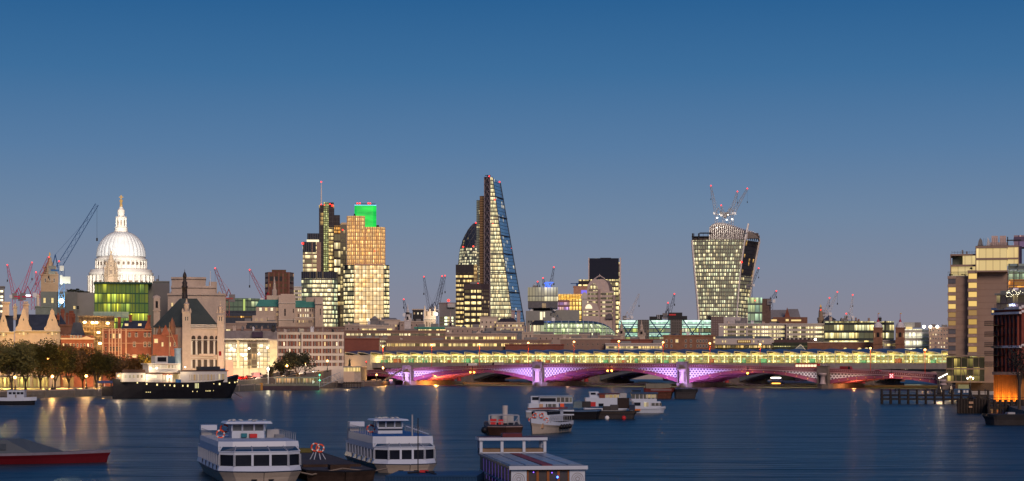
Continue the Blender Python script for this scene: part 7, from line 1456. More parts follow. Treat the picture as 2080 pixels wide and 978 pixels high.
for i,(px,Y,lb) in enumerate(((1819,573.5,'person in dark coat standing on the long jetty, left one of the pair'),(1827,574,'person in dark coat standing on the long jetty, right one of the pair'),(1893,573,'lone person in dark coat on the long jetty near the bank'),(2001,571,'person in dark coat at the bank end of the long jetty'))):
    o=pf if i==0 else pf.copy()
    if i: COL.objects.link(o)
    o.location=(X(px,Y),Y,2.6); o.rotation_euler=(0,0,i*1.3); tag(o,lb,'person',None)
# ---------------------------------------------------------------- boats
class Fr:
    """local frame: x along the boat toward its bow, y to its left"""
    def __init__(s,px,Y,ang): s.O=(X(px,Y),Y); s.a=R(ang); s.d=(math.cos(s.a),math.sin(s.a)); s.n=(-s.d[1],s.d[0])
    def u(s,px,v=0):
        k=(px-CX)/F; return (k*(s.O[1]+v*s.n[1])-s.O[0]-v*s.n[0])/(s.d[0]-k*s.d[1])
    def Yw(s,u,v=0): return s.O[1]+u*s.d[1]+v*s.n[1]
    def z(s,py,u,v=0): return Z(py,s.Yw(u,v))
def hull(name,parent,L,W,H,mats,sheer=.25,bow=.35,full=2.2,stern=.85,flare=.82,x0=0,stripe=.2,n=18,bowrise=None,tm=2):
    """stern at x0, bow at x0+L; bands: underbody, topsides, gunwale stripe, deck"""
    q=MB(); br_=bowrise if bowrise is not None else sheer
    def st(t):
        w=W/2*(1-max(0,(t-(1-bow))/bow)**full) if t>1-bow else W/2*(stern+(1-stern)*min(1,t/.25)**.6)
        h=H*(1+br_*max(0,(t-.4)/.6)**2+sheer*.4*max(0,(.4-t)/.4)**2); return max(w,.03),h
    rows=[]
    for i in range(n+1):
        t=i/n; w,h=st(t); x=x0+L*t; fl=flare+(1-flare)*.0; wb=w*fl; dx=-(H*.35)*max(0,(t-.8)/.2)
        rows.append([(x+dx*1.5,wb*.7,-.6),(x+dx,wb,0.02),(x+dx*.6,wb+(w-wb)*.5,h*.5),(x,w,h*(1-stripe)),(x,w,h)])
    for i in range(n):
        for j in range(4):
            m=(0,1,1,2)[j]
            for sg in (1,-1):
                P_=[rows[i][j],rows[i+1][j],rows[i+1][j+1],rows[i][j+1]]; P_=[(p[0],p[1]*sg,p[2]) for p in P_]
                q.face(P_ if sg<0 else list(reversed(P_)),m)
        a,b=rows[i][4],rows[i+1][4]; q.face([(a[0],-a[1],a[2]-.05),(b[0],-b[1],b[2]-.05),(b[0],b[1],b[2]-.05),(a[0],a[1],a[2]-.05)],3)
    r=rows[0]
    for j in range(4): q.face([(r[j][0],r[j][1],r[j][2]),(r[j][0],-r[j][1],r[j][2]),(r[j+1][0],-r[j+1][1],r[j+1][2]),(r[j+1][0],r[j+1][1],r[j+1][2])],(0,1,1,2)[j])
    return q.build(name,parent,mats,weld=False)
PWH=mat('boat_white',(.50,.56,.68),.35,var=.06,scale=.3); PWG=mat('boat_grey',(.34,.35,.38),.5,var=.12,scale=.4); HCR=mat('hull_cream',(.42,.36,.31),.5,var=.15,scale=.6); NAVY=mat('navy_stripe',(.02,.03,.06),.4); BDECK=mat('blue_deck',(.02,.10,.30),.6); RUST=mat('rusty_iron',(.10,.04,.028),.8,var=.4,scale=1.2); DKG=mat('dark_deck',(.05,.045,.05),.8,var=.3,scale=.6)
ORNG=mat('lifering_orange',(.75,.10,.04),.5)
def lifering(parent,loc,r=.4,axis='x'):
    q=MB(True); n=14; k=6
    for i in range(n):
        for j in range(k):
            P_=[]
            for (ii,jj) in ((i,j),(i+1,j),(i+1,j+1),(i,j+1)):
                a=2*PI*ii/n; b=2*PI*jj/k; rr_=r+.1*math.cos(b); c=(.1*math.sin(b),rr_*math.cos(a),rr_*math.sin(a)); P_.append(c if axis=='x' else (c[1],c[0],c[2]))
            q.face(P_,i%4==0)
    o=q.build('life_ring',parent,[ORNG,WHITE]); o.location=loc; return o
def gull(loc,label,rz=0):
    q=MB(True); q.lathe([(.001,-.22),(.05,-.2),(.10,-.05),(.09,.08),(.04,.16),(.055,.20),(.05,.25),(.01,.29),(.001,.34)],8); me_=[(v[2],v[1],v[0]*.9+.12) for v in q.v]; q.v=me_; o=q.build('gull',None,[mat('gull_white',(.5,.5,.5),.7)]); o.location=loc; o.rotation_euler=(0,-.3,rz); tag(o,label,'bird','gulls resting on the wheelhouse roofs'); return o
def cruiser(label,px,Y,ang,L,W,z,blue,lab):
    z1,z2,z3,z4,z5,w1,w2,w3=z; f=Fr(px,Y,ang); t=thing('passenger_boat',label,'boat',(f.O[0],f.O[1],0),f.a)
    # origin at the front cabin glass; the hull bow runs 1.5 m ahead, the stern lies at -L
    hull('hull',t,L+2.2,W+.5,z1,[NAVY,HCR,NAVY,PWG],x0=-L,bow=.16,full=2.6,sheer=.06,stern=.92,flare=.86,stripe=.10)
    q=MB(); c=1.35; fp=[(-L+1,-W/2),(-c,-W/2),(0,-W/2+c),(0,W/2-c),(-c,W/2),(-L+1,W/2)]
    fo=[(-L+.8,-W/2-.12),(-c+.1,-W/2-.12),(.55,-W/2+c-.2),(.55,W/2-c+.2),(-c+.1,W/2+.12),(-L+.8,W/2+.12)]
    q.prism(fo,z1-.02,z2,0,0,fp); q.build('bulwark',t,[PWH]); q=MB(); ins=lambda p,k:[(x+(k if x<-L+2 else -k),y*(1-k*2/W)) for x,y in p]
    q.prism(ins(fp,.12),z2,z3); q.build('cabin_glass',t,[GLASSD]); q=MB()
    pill=[]
    for (x0_,y0_),(x1_,y1_),n in ((fp[2],fp[3],3),(fp[1],fp[2],1),(fp[4],fp[3],1)):
        for k in range(n+1): pill.append((x0_+(x1_-x0_)*k/n,y0_+(y1_-y0_)*k/n))
    ns=10
    for sg in (-1,1):
        for k in range(ns): pill.append((-c-(L-2-c)*k/(ns-1),sg*W/2))
    for (x_,y_) in pill: q=MB(); q.box(x_-.11,x_+.09,y_-.11,y_+.11,z2,z3); q.build('window_pillar',t,[PWH])
    q=MB(); q.prism(fp,z3,z3+.28,0); q.build('window_head',t,[PWH])
    # sloping skylight glass then the fascia round the upper deck
    fr=[(-1.9,-W/2+.35),(-1.5,-W/2+c+.3),(-1.5,W/2-c-.3),(-1.9,W/2-.35)]
    lo_=[fp[1],fp[2],fp[3],fp[4]]; q=MB(); m=MB()
    for k in range(3):
        a,b,c2,d=lo_[k],lo_[k+1],fr[k+1],fr[k]; nn=3 if k==1 else 1
        for i in range(nn):
            A=[a[0]+(b[0]-a[0])*i/nn,a[1]+(b[1]-a[1])*i/nn]; B=[a[0]+(b[0]-a[0])*(i+1)/nn,a[1]+(b[1]-a[1])*(i+1)/nn]; C_=[d[0]+(c2[0]-d[0])*(i+1)/nn,d[1]+(c2[1]-d[1])*(i+1)/nn]; D_=[d[0]+(c2[0]-d[0])*i/nn,d[1]+(c2[1]-d[1])*i/nn]
            q.face([(*A,z3+.29),(*B,z3+.29),(*C_,z4),(*D_,z4)]); m.tube((*A,z3+.3),(*D_,z4+.02),.07); m.tube((*B,z3+.3),(*C_,z4+.02),.07); m.tube((*A,z3+.29),(*B,z3+.29),.06)
    q.build('skylight_glass',t,[mat('skylight',(.02,.05,.10),.1)]); m.build('skylight_bars',t,[PWH])
    q=MB(); hull_=[(-L+3,-W/2-.02),(-2.2,-W/2-.02),(-1.6,-W/2+c),(-1.6,W/2-c),(-2.2,W/2+.02),(-L+3,W/2+.02)]; top_=[(x-(0 if x<-5 else .15),y*.985) for x,y in hull_]
    q.prism(hull_,z4-.02,z5,0,1,top_); q.prism([(-L+3.02,-W/2),(-2.2,-W/2),(-2.2,W/2),(-L+3.02,W/2)],z3+.28,z4-.02,0); q.build('upper_deck',t,[PWH,BDECK if blue else mat('deck_pale',(.33,.40,.52),.6)])
    # wheelhouse
    wx=-L*.50; ww=W*.21; q=MB(); q.box(wx-2.2,wx+1,-ww,ww,z5,w1); q.build('wheelhouse',t,[PWH]); 
    if blue: q=MB(); q.box(wx+1,wx+1.03,-ww,ww,z5+.35,z5+.55); q.build('wheelhouse_stripe',t,[NAVY])
    q=MB(); q.box(wx-2.0,wx+.85,-ww+.12,ww-.12,w1,w2); q.build('wheelhouse_glass',t,[mat('wheel_glass',(.09,.11,.14),.1)])
    q=MB(); 
    for y_ in (-ww,-ww*.36,ww*.36,ww):
        q.tube((wx+1,y_,w1),(wx+1.15,y_,w2),.09)
    for x_ in (wx-2.1,wx-.6):
        for y_ in (-ww,ww): q.tube((x_,y_,w1),(x_,y_,w2),.09)
    q.box(wx-2.2,wx+1.1,-ww-.05,ww+.05,w2-.1,w2); q.build('wheelhouse_posts',t,[PWH]); q=MB(); q.prism([(wx-2.8,-ww*1.45),(wx+1.8,-ww*1.45),(wx+1.8,ww*1.45),(wx-2.8,ww*1.45)],w2,w3,0,0,[(wx-2.6,-ww*1.35),(wx+1.6,-ww*1.35),(wx+1.6,ww*1.35),(wx-2.6,ww*1.35)]); q.build('wheelhouse_roof',t,[PWH])
    # deck gear
    q=MB(); q.prism([(-L+2.6,-W/2),(-L+4.2,-W/2),(-L+4.2,-W/2+1.7),(-L+2.6,-W/2+1.7)],z5+.55,z5+1.1); q.build('raft_canister',t,[PWH]); q=MB()
    for x_ in [ -L+4+(L-8)*k/12 for k in range(13)]:
        for sg in (-1,1): q.tube((x_,sg*(W/2-.1),z5),(x_,sg*(W/2-.1),z5+.75),.03,3)
    for sg in (-1,1): q.tube((-L+4,sg*(W/2-.1),z5+.75),(-3.2 if not blue else -2.5,sg*(W/2-.1),z5+.75),.03,3)
    q.build('deck_railing',t,[PWG]); q=MB(); q.box(-L+1.2,-L+3.5,-W/2+.1,-W/2+1.2,z3,z5+.3); q.build('stern_locker',t,[PWG]); q=MB()
    for k in range(5): q=MB(); q.tube((-c-1.5-k*(L-6)/5,-W/2-.1,z1*.9),(-c-1.5-k*(L-6)/5,-W/2-.1,z1+.5),.07); q.build('fender',t,[NAVY])
    for sg,off in ((1,.75),(-1,.9)): q=MB(); q.box(2.02,2.12,sg*off-.28,sg*off+.28,z1*.42,z1*.55) if False else q.lathe([(.28,z1*.30),(.30,z1*.38)],8,(1.62,sg*off)); q.build('hawse_pipe',t,[BLACK])
    if blue:
        q=MB(); q.cyl((-3.2,W*.18),.09,z5-.2,z5+2.3,6); q.build('jackstaff',t,[PWG]); q=MB(); q.tube((-2.2,W/2-.5,z5+.2),(-4.2,W/2-2.6,z5+1.0),.05); q.build('boarding_pole',t,[PWH]); lifering(t,(wx-1,-ww-.5,z5+.5))
    else:
        q=MB(); q.box(wx+1.05,wx+1.8,ww*.05,ww*.5,z5+.05,z5+.45); q.build('red_cover',t,[REDP]); q=MB(); q.box(wx+1.05,wx+1.5,-ww*.45,-ww*.1,z5+.1,z5+.5); q.build('teal_bin',t,[mat('teal_bin',(.02,.16,.22),.5)]); q=MB(); q.box(wx-.5,wx+.3,ww+.35,ww+1.6,z5,w1+.1); q.build('deck_cabinet',t,[PWG]); q=MB(); q.extr([(wx-2,z5),(wx+1,z5),(wx+1.3,z5+.35),(wx-2,z5+.35)],W/2-1.2,W/2-.3); q.build('gangway',t,[PWG]); lifering(t,(wx-2.4,-ww-.4,z5+.9)); lifering(t,(wx+.2,-ww-1.1,z5+.4))
    rr_=random.Random(int(px))
    for k in range(9):
        lx=wx-2+rr_.uniform(0,3.4); ly=rr_.uniform(-1.2,1.2)*ww; gx=f.O[0]+lx*f.d[0]+ly*f.n[0]; gy=f.O[1]+lx*f.d[1]+ly*f.n[1]; gull((gx,gy,w3),'gull resting on the wheelhouse roof of the '+lab,rr_.uniform(0,6))
    return t,f
cruiser('white river cruiser with pale upper deck and red cover, leftmost of the foreground boats',531,203,-76,24,8.0,(1.15,1.65,2.75,3.5,4.0,4.75,5.5,5.7),False,'leftmost moored white cruiser')
cruiser('white river cruiser with blue upper deck and slim jackstaff, right of the dark pontoon',826,221,-77,23,6.6,(.98,1.45,2.45,3.08,3.85,4.55,5.3,5.46),True,'blue-decked white cruiser')
# dark pontoon between them
f=Fr(690,207,-77); t=thing('dark_pontoon','dark rusty flat pontoon moored between the two white cruisers','pontoon',(f.O[0],f.O[1],0),f.a)
hull('hull',t,54,7.0,1.15,[BLACK,mat('pontoon_rust',(.045,.028,.022),.85,var=.5,scale=1),BLACK,DKG],x0=-50,bow=.06,full=2,sheer=.0,stern=1,flare=.95,stripe=.12); q=MB(); q.box(-1.5,.5,-1.0,1.0,1.1,1.6); q.box(-6,-5.4,-3,3,1.1,1.35); q.build('mooring_bitts',t,[mat('pontoon_rust')])
q=MB(); pts=[(2,0,1.3),(1,3,.9),(-1,5.0,1.1)]; 
for a,b in zip(pts,pts[1:]): q.tube(a,b,.08)
pts=[(2,0,1.3),(1.6,-3,.7),(0,-5.6,1.2)]
for a,b in zip(pts,pts[1:]): q.tube(a,b,.08)
q.build('mooring_ropes',t,[mat('rope',(.22,.18,.15),.9)])
Y=228; t=thing('life_ring_stand','white-legged stand with two orange life rings on the dark pontoon','life ring',(X(645,Y),Y,1.1),0)
q=MB()
for dx in (-.85,-.35,.35,.85): q.tube((dx,-.3 if abs(dx)<.5 else .3,0),(dx*.3,0,1.1),.05)
q.build('legs',t,[PWH]); lifering(t,(-.25,-.1,1.35),.42,'y'); lifering(t,(.3,-.25,1.25),.42,'y')
q=MB(); o=q.box(-1,1,-.4,.4,0,.5).build('pallet',None,[mat('olive_tarp',(.10,.09,.03),.8)]); o.location=(X(617,245),245,1.13); tag(o,'low olive tarpaulin bundle on the far end of the dark pontoon','tarpaulin')
# blue container and its lighter
t=thing('blue_container','dark blue corrugated steel container low at the bottom edge between cruiser and flat-roofed boat','container',(X(877,176),174.5,1.2),R(-4)); W_=(968-785)*.0418
q=MB(); q.box(-W_/2,W_/2,0,8,0,1.05); q.build('body',t,[mat('container_blue',(.012,.05,.13),.5,var=.2)]); q=MB()
for k in range(30): x=-W_/2+W_*k/29; q.box(x-.06,x+.06,-.07,0,.05,.98)
q.build('corrugations',t,[MATS['container_blue']]); q=MB(); q.box(-W_/2-.05,-W_/2+.1,-.1,0,0,1.1); q.box(-W_/2-.05,W_/2+.05,-.1,.0,.98,1.12); q.build('frame',t,[MATS['container_blue']])
t2=thing('container_lighter','dark flat lighter carrying the blue container','barge',(X(877,176),176,0),R(-4)); q=MB(); q.prism([(-W_/2-1,-4),(W_/2+1,-4),(W_/2+1,12),(-W_/2-1,12)],-.5,1.19); q.build('hull',t2,[DKG])
t3=thing('aerial_mast','thin dark aerial mast with red-topped bracket standing on the blue container','mast',(X(849,178),178,2.26)); q=MB(); q.cyl((0,0),.05,0,Z(850,178)-2.26,5); q.build('mast',t3,[DARK]); q=MB(); q.tube((-.9,0,.1),(1.4,.5,.15),.09); q.tube((.5,0,.25),(1.6,-1,.02),.07); q.build('bracket',t3,[DARK]); q=MB(); q.box(.15,.9,-.15,.15,.12,.32); q.build('red_cap',t3,[REDP])
# flat roofed boat
f=Fr(1113,167,98.0-1.0); t=thing('flat_roofed_boat','long flat-roofed boat with red centre strip on its roof and wooden stern doors','boat',(f.O[0],f.O[1],0),f.a)
L_=27; W_=6.1
q=MB(); 
hull('hull',t,L_+3,W_+.3,1.2,[NAVY,PWG,NAVY,DKG],x0=-.3,bow=.25,full=2,sheer=.1,stern=.95)
q=MB(); q.box(0,L_-4,-W_/2,W_/2,1.15,3.35,0,0); q.build('cabin',t,[mat('cabin_dark',(.06,.055,.065),.5)]); q=MB(); q.prism([(-.35,-W_/2-.15),(L_-3.6,-W_/2-.15),(L_-3.6,W_/2+.15),(-.35,W_/2+.15)],3.32,3.5); q.build('roof',t,[mat('roof_blue_grey',(.10,.12,.17),.4,var=.15)])
for k in range(3):
    for sg in (-1,1):
        for j in (0,1):
            q=MB(); y0_=sg*(.55+j*1.25); y1_=sg*(.55+j*1.25+1.12); q.box(1.0+k*7.2,7.6+k*7.2,y0_,y1_,3.5,3.55); q.build('roof_panel',t,[mat('roof_panel_blue',(.17,.21,.29),.3,var=.1)])
q=MB(); q.box(.4,L_-5,-.42,.42,3.5,3.56); q.build('red_centre_strip',t,[mat('strip_red',(.20,.045,.05),.6)]); q=MB(); q.box(-.45,-.36,-W_/2-.15,W_/2+.15,3.22,3.52); q.build('stern_fascia',t,[PWH])
# stern face: emblems left and right of wooden doors
for sg in (-1,1):
    q=MB(); q.box(-.12,-.01,sg*1.75,sg*3.0,1.2,3.25) ; q.build('stern_panel',t,[PWH])
    q=MB(); cx=sg*2.4; q.v; 
    for r0,r1,m_ in ((.50,.44,1),(.34,.29,1)):
        for k in range(20):
            a,b=2*PI*k/20,2*PI*(k+1)/20; q.face([(-.14,cx+r0*math.cos(a),2.45+r0*math.sin(a)),(-.14,cx+r0*math.cos(b),2.45+r0*math.sin(b)),(-.14,cx+r1*math.cos(b),2.45+r1*math.sin(b)),(-.14,cx+r1*math.cos(a),2.45+r1*math.sin(a))])
    for k in range(8): a=k*PI/4; q.box(-.145,-.135,cx+.16*math.cos(a)-.05,cx+.16*math.cos(a)+.05,2.45+.16*math.sin(a)-.05,2.45+.16*math.sin(a)+.05)
    q.build('round_emblem',t,[mat('emblem_grey',(.30,.30,.34),.6)])
for k in range(4):
    y0_=-1.7+k*.85; q=MB(); q.box(-.10,-.01,y0_,y0_+.1,1.2,3.25); q.box(-.10,-.01,y0_+.75,y0_+.85,1.2,3.25); q.box(-.10,-.01,y0_,y0_+.85,3.1,3.25); q.box(-.10,-.01,y0_,y0_+.85,1.9,2.0); q.build('door_frame',t,[mat('varnish_wood',(.30,.10,.03),.4)])
q=MB(True); q.ball((-.2,-.75,2.6),.09); q.build('blue_lamp',t,[glow('blue_led',(.05,.15,1),7)]); q=MB(True); q.ball((-.2,-.3,2.95),.05); q.ball((-.2,1.2,3.0),.05); q.build('violet_lamps',t,[glow('violet_led',(.25,.1,1),3)])
for k in range(9):
    q=MB(); q.box(1.2+k*2.3,1.35+k*2.3,W_/2,W_/2+.05,1.5,3.2); q.build('side_window_bar',t,[glow('violet_bar',(.18,.10,.55),.25)])
q=MB(); q.box(0,L_-4,W_/2+.02,W_/2+.10,1.9,2.05); q.build('side_rail',t,[PWG])
wx=L_-4; q=MB(); q.box(wx,wx+.15,-W_/2,W_/2,3.5,3.6)
for y_ in (-W_/2+.1,-W_/6,W_/6,W_/2-.1): q.box(wx,wx+.2,y_-.13,y_+.13,3.5,4.7)
q.box(wx+2.4,wx+2.6,-W_/2,-W_/2+.3,3.4,4.7); q.box(wx+2.4,wx+2.6,W_/2-.3,W_/2,3.4,4.7); q.build('wheelhouse_frame',t,[PWH]); q=MB(); q.box(wx+.22,wx+2.5,-W_/2+.1,W_/2-.1,3.3,3.9); q.build('wheelhouse_base',t,[mat('wheel_tan',(.22,.15,.10),.6)]); q=MB(); q.box(wx-.2,wx+3,-W_/2-.12,W_/2+.12,4.68,4.95,0,1); q.build('wheelhouse_roof',t,[PWH,mat('roof_maroon',(.10,.02,.03),.5)]); q=MB(); q.box(wx+.5,wx+2,-.9,.9,4.95,5.3); q.build('roof_hatch',t,[mat('roof_maroon')])
# passing red-hulled boat bottom left
f=Fr(-60,240,14); t=thing('fast_ferry','low river ferry with dark red hull and grey-blue cabin entering at the bottom left','boat',(f.O[0],f.O[1],0),f.a)
RH=mat('ferry_red',(.10,.006,.012),.45,var=.2,scale=.3); FC=mat('ferry_grey',(.05,.07,.10),.55,var=.15,scale=.2)
hull('hull',t,24,5.6,1.3,[BLACK,RH,mat('ferry_stripe',(.16,.15,.20),.5),FC],x0=-8,bow=.5,full=1.5,sheer=.15,stripe=.22)
q=MB(); q.prism([(-8,-2.3),(7,-2.3),(11,-1.2),(11,1.2),(7,2.3),(-8,2.3)],1.25,2.9,0,0,[(-8,-2.0),(4,-2.0),(6.0,-1.0),(6.0,1.0),(4,2.0),(-8,2.0)]); q.build('cabin',t,[FC]); 
for k in range(6): q=MB(); q.box(-7+k*1.9,-5.5+k*1.9,-2.36,-2.2,1.7,2.4); q.build('window',t,[mat('ferry_glass',(.03,.05,.08),.12)])
q=MB(); q.box(-6,-1,-1.3,1.3,2.9,4.1); q.build('wheelhouse',t,[FC]); q=MB(True); q.ball((-3.4,-2.4,.9),.16); q.box(-8,-3.4,-2.85,-2.75,.7,.85); q.build('orange_side_light',t,[glow('ferry_orange',(1,.42,.05),5)]); q=MB(); q.box(-6,-.6,-1.4,-1.3,4.15,4.25); q.build('white_deck_light',t,[glow('ferry_white',(1,.8,.6),3)]); q=MB(True); q.ball((1.2,-1.5,3.1),.10); q.build('green_running_light',t,[glow('ferry_green',(.6,1,.4),6)])
# white ship
a_=math.degrees(math.atan2(20,33.6)); f=Fr(237,648,a_); t=thing('moored_ship','black-hulled moored ship with white lit superstructure, pale funnel and tall mast','ship',(f.O[0],f.O[1],0),f.a)
hw=3.6; HB=mat('ship_black',(.010,.010,.014),.4,var=.3); SW=mat('ship_white',(.60,.58,.56),.45,var=.1,scale=.3)
top=[(237,769.5),(263,773),(291,776),(330,777.5),(370,778),(400,777),(435,774.5),(463,770),(490,762)]; q=MB(); rows=[]
for i,(px,py) in enumerate(top):
    u=f.u(px,-hw); w=(0.08,1.9,3.0,hw,hw,hw,hw,3.1,1.4)[i]; zt_=f.z(py,u,-hw); ub=u if i<7 else (f.u(462,-hw) if i==7 else f.u(474,-hw)); wb=w*.8; rows.append([(ub+(0.2 if i==0 else 0),wb*.9,-.5),(ub,wb,.05),(u if i<7 else u-.6,w*.95,zt_*.55),(u,w,zt_)])
for a,b in zip(rows,rows[1:]):
    for j in range(3):
        for sg in (-1,1):
            P_=[(p[0],sg*p[1],p[2]) for p in (a[j],b[j],b[j+1],a[j+1])]; q.face(P_ if sg<0 else list(reversed(P_)))
    q.face([(a[3][0],-a[3][1],a[3][2]-.1),(b[3][0],-b[3][1],b[3][2]-.1),(b[3][0],b[3][1],b[3][2]-.1),(a[3][0],a[3][1],a[3][2]-.1)])
a=rows[-1]; q.face([(p[0],p[1],p[2]) for p in a]+[(p[0],-p[1],p[2]) for p in reversed(a)]); q.build('hull',t,[HB]); 
ux=lambda px,v=-hw: f.u(px,v); uz=lambda py,u,v=-hw: f.z(py,u,v)
def sb(name,p0,p1,y0,y1,v0,v1,m):
    a,b=ux(p0,v0),ux(p1,v0); um=(a+b)/2; q=MB(); q.box(a,b,v0,v1,uz(y1,um,v0),uz(y0,um,v0)); return q.build(name,t,[m])
SHW=fac('ship_lit',cw=1.3,ch=30,fx=.45,fy=0,p=.9,lit=(1,.70,.35),lit2=(1,.88,.62),glass=(.05,.04,.04),wall=(.6,.56,.52),e=1.0,seed=220,dim=.2,fvar=0)
sb('fore_deckhouse',249,296,758,776,-3.0,3.0,SW); sb('fore_windows',251,290,762,768,-3.08,-3.0,SHW); sb('fore_rail',249,296,751,757.6,-3.1,-3.02,mat('ship_brown',(.06,.035,.03),.7)); sb('midship_house',296,330,758,777,-3.3,3.0,SW); sb('midship_lights',298,318,763.5,768,-3.4,-3.3,LITC); sb('bridge_deck',302,366,741,757,-2.6,2.6,SW); sb('bridge_windows',305,358,742,748,-2.7,-2.6,SHW); sb('bridge_roof',300,367,738.5,740.5,-3.0,3.0,SW)
sb('boat_deck_rail',296,366,757,760,-3.5,-3.4,mat('ship_brown')); sb('wheelhouse',315.5,341,723.5,738.5,-1.8,1.8,SW); sb('black_screen',320,338,726,735,-1.9,-1.8,BLACK); sb('chart_house',341,356,724,738.5,-1.4,1.4,mat('ship_blue',(.06,.11,.16),.5)); sb('aft_house',366,462,754.5,777,-3.2,3.2,SW); sb('aft_roof',364,464,752.5,754.5,-3.4,3.4,mat('ship_brown'))
sb('aft_windows',384,436,761,773,-3.28,-3.2,fac('ship_aft',cw=1.15,ch=30,fx=.5,fy=0,p=.6,lit=(1,.62,.25),lit2=(1,.8,.6),glass=(.10,.07,.06),wall=(.55,.50,.46),e=.8,seed=221,dim=.25,fvar=0)); sb('aft_windows_rear',440,460,760,771,-3.28,-3.2,SHW); sb('midship_lobby',332,352,762,777,-3.2,2,SHW); sb('blue_panel',357,367.5,771,777.5,-3.5,-3.3,BDECK); sb('tender_cover',407,447,745,752.6,-2,1.5,mat('tarp_navy',(.03,.035,.05),.7)); sb('after_gear',447,458,749,752.6,-2,1,BDECK)
u_=ux(361,0); q=MB(True); q.smooth=False; q.lathe([(1.15,uz(757,u_,0)),(1.05,uz(712,u_,0)),(1.2,uz(711,u_,0)),(1.2,uz(708,u_,0))],16,(u_,0)); q.build('funnel',t,[mat('funnel_pale',(.42,.55,.60),.4)])
for px,y0,y1 in ((344,655,724),(441.5,697,752)):
    u_=ux(px,0); q=MB(); q.cyl((u_,0),.17,uz(y1,u_,0),uz(y0,u_,0),6,0,.08)
    if px==344: q.tube((u_,0,uz(668,u_,0)),(ux(366,0),0,uz(722,u_,0)),.12); q.box(u_-.9,u_+.9,-.1,.1,uz(684,u_,0),uz(683,u_,0)); q.box(u_-.5,u_+.5,-.1,.1,uz(672,u_,0),uz(671,u_,0))
    q.build('mast',t,[mat('mast_ochre',(.62,.42,.22),.5)])
u_=ux(443,0); q=MB(); q.prism([(u_+.2,-.03),(u_+1.1,-.03),(u_+1.1,.03),(u_+.2,.03)],uz(723,u_,0),uz(714,u_,0)); q.build('red_flag',t,[REDP])
for px,py,k in ((279,778,1),(298,780.5,1.2),(319,782,1.4),(334,783,.9),(345,783,1.1),(354,784,1.6),(371,784,1.3),(381,784,1.6),(446,780.5,1.5),(466,778,1),(477,777,1),(482,776,.8),(434,780,.7),(297,797,.5),(301,797,.5),(305,797,.5),(391,795.5,.8),(400,795.5,.7),(418,794.5,.7),(422,794.5,.8),(426,794.3,.9),(433,793.8,.5)):
    v=-hw-.0 if 300<px<450 else (-1.2-2.4*min(1,(px-237)/60) if px<300 else -3.3); v=v*(.97 if py<790 else .88); u_=ux(px,v); q=MB(); q.box(u_-.11*k,u_+.11*k,v-.25,v+.2,uz(py+1.3*k,u_,v),uz(py-1.3*k,u_,v)); q.build('porthole',t,[glow('porthole',(1,.8,.35),1.6)])
sb('side_port_glow',396.5,404,779,789,-hw-.15,-hw+.1,fac('port_lime',cw=.5,ch=30,fx=.3,fy=0,p=1.3,lit=(.9,.85,.35),lit2=(1,.9,.5),glass=(.1,.1,.05),wall=(.03,.03,.03),e=1.1,seed=222,fvar=0,dim=.5))
for px,py,P in ((240,764,900),(346,766,700),(376,746,400),(310,752,350),(300,766,300)): 
    u_=ux(px,-4.6); W3=(f.O[0]+u_*f.d[0]-4.6*f.n[0],f.O[1]+u_*f.d[1]-4.6*f.n[1],uz(py,u_,-4.6)); point('ship_light',W3,P,(1,.72,.4))
for px,py,v in ((240.5,764,-.3),(246.5,769,-1.0),(346.5,765,-3.45),(376,746,-2.8),(318.5,748,-2.85),(306,748.5,-2.85)):
    u_=ux(px,v); q=MB(True); q.ball((u_,v,uz(py,u_,v)),.34 if px in (240.5,346.5) else .2); q.build('deck_lamp',t,[LAMP if px==240.5 else LAMPW])
q=MB(); 
for k in range(26): u_=ux(251+k*1.8,-2.9); q.box(u_-.05,u_+.05,-2.95,-2.85,uz(758,u_,-2.9),uz(751,u_,-2.9))
for k in range(30): u_=ux(300+k*2.2,-3.45); q.box(u_-.03,u_+.03,-3.5,-3.4,uz(777,u_,-3.4),uz(771,u_,-3.4))
q.build('railings',t,[PWG]); q=MB(); u_=ux(474,0); q.tube((u_,0,uz(797,u_,0)),(u_+3,-1,-.3),.09); q.build('anchor_chain',t,[BLACK])
# stores barge left of the ship
t=T('stern_barge','dark low barge with blue awning moored by the wall left of the black bow','barge',198,237,668,0); q=MB(); t.add(q,207,236,786,805,0,6); q.build('hull',t.o,[BLACK]); q=MB(); t.add(q,198,232,774,779,1,5); q.build('awning',t.o,[mat('awning_blue',(.02,.04,.15),.6)]); q=MB(); t.add(q,200,201,779,795,1.5,1.8); t.add(q,230,231,779,790,1.5,1.8); t.add(q,212,213,779,788,1.5,1.8); q.build('awning_posts',t.o,[WHITE]); q=MB(); q.tube((t.x(194),-.5,t.z(792)),(t.x(205),-.5,t.z(785)),.15); q.build('gangway',t.o,[mat('yellow_rail',(.6,.45,.15),.5)]); point('awning_glow',(X(216,667),664,4.2),500,(1,.55,.2))
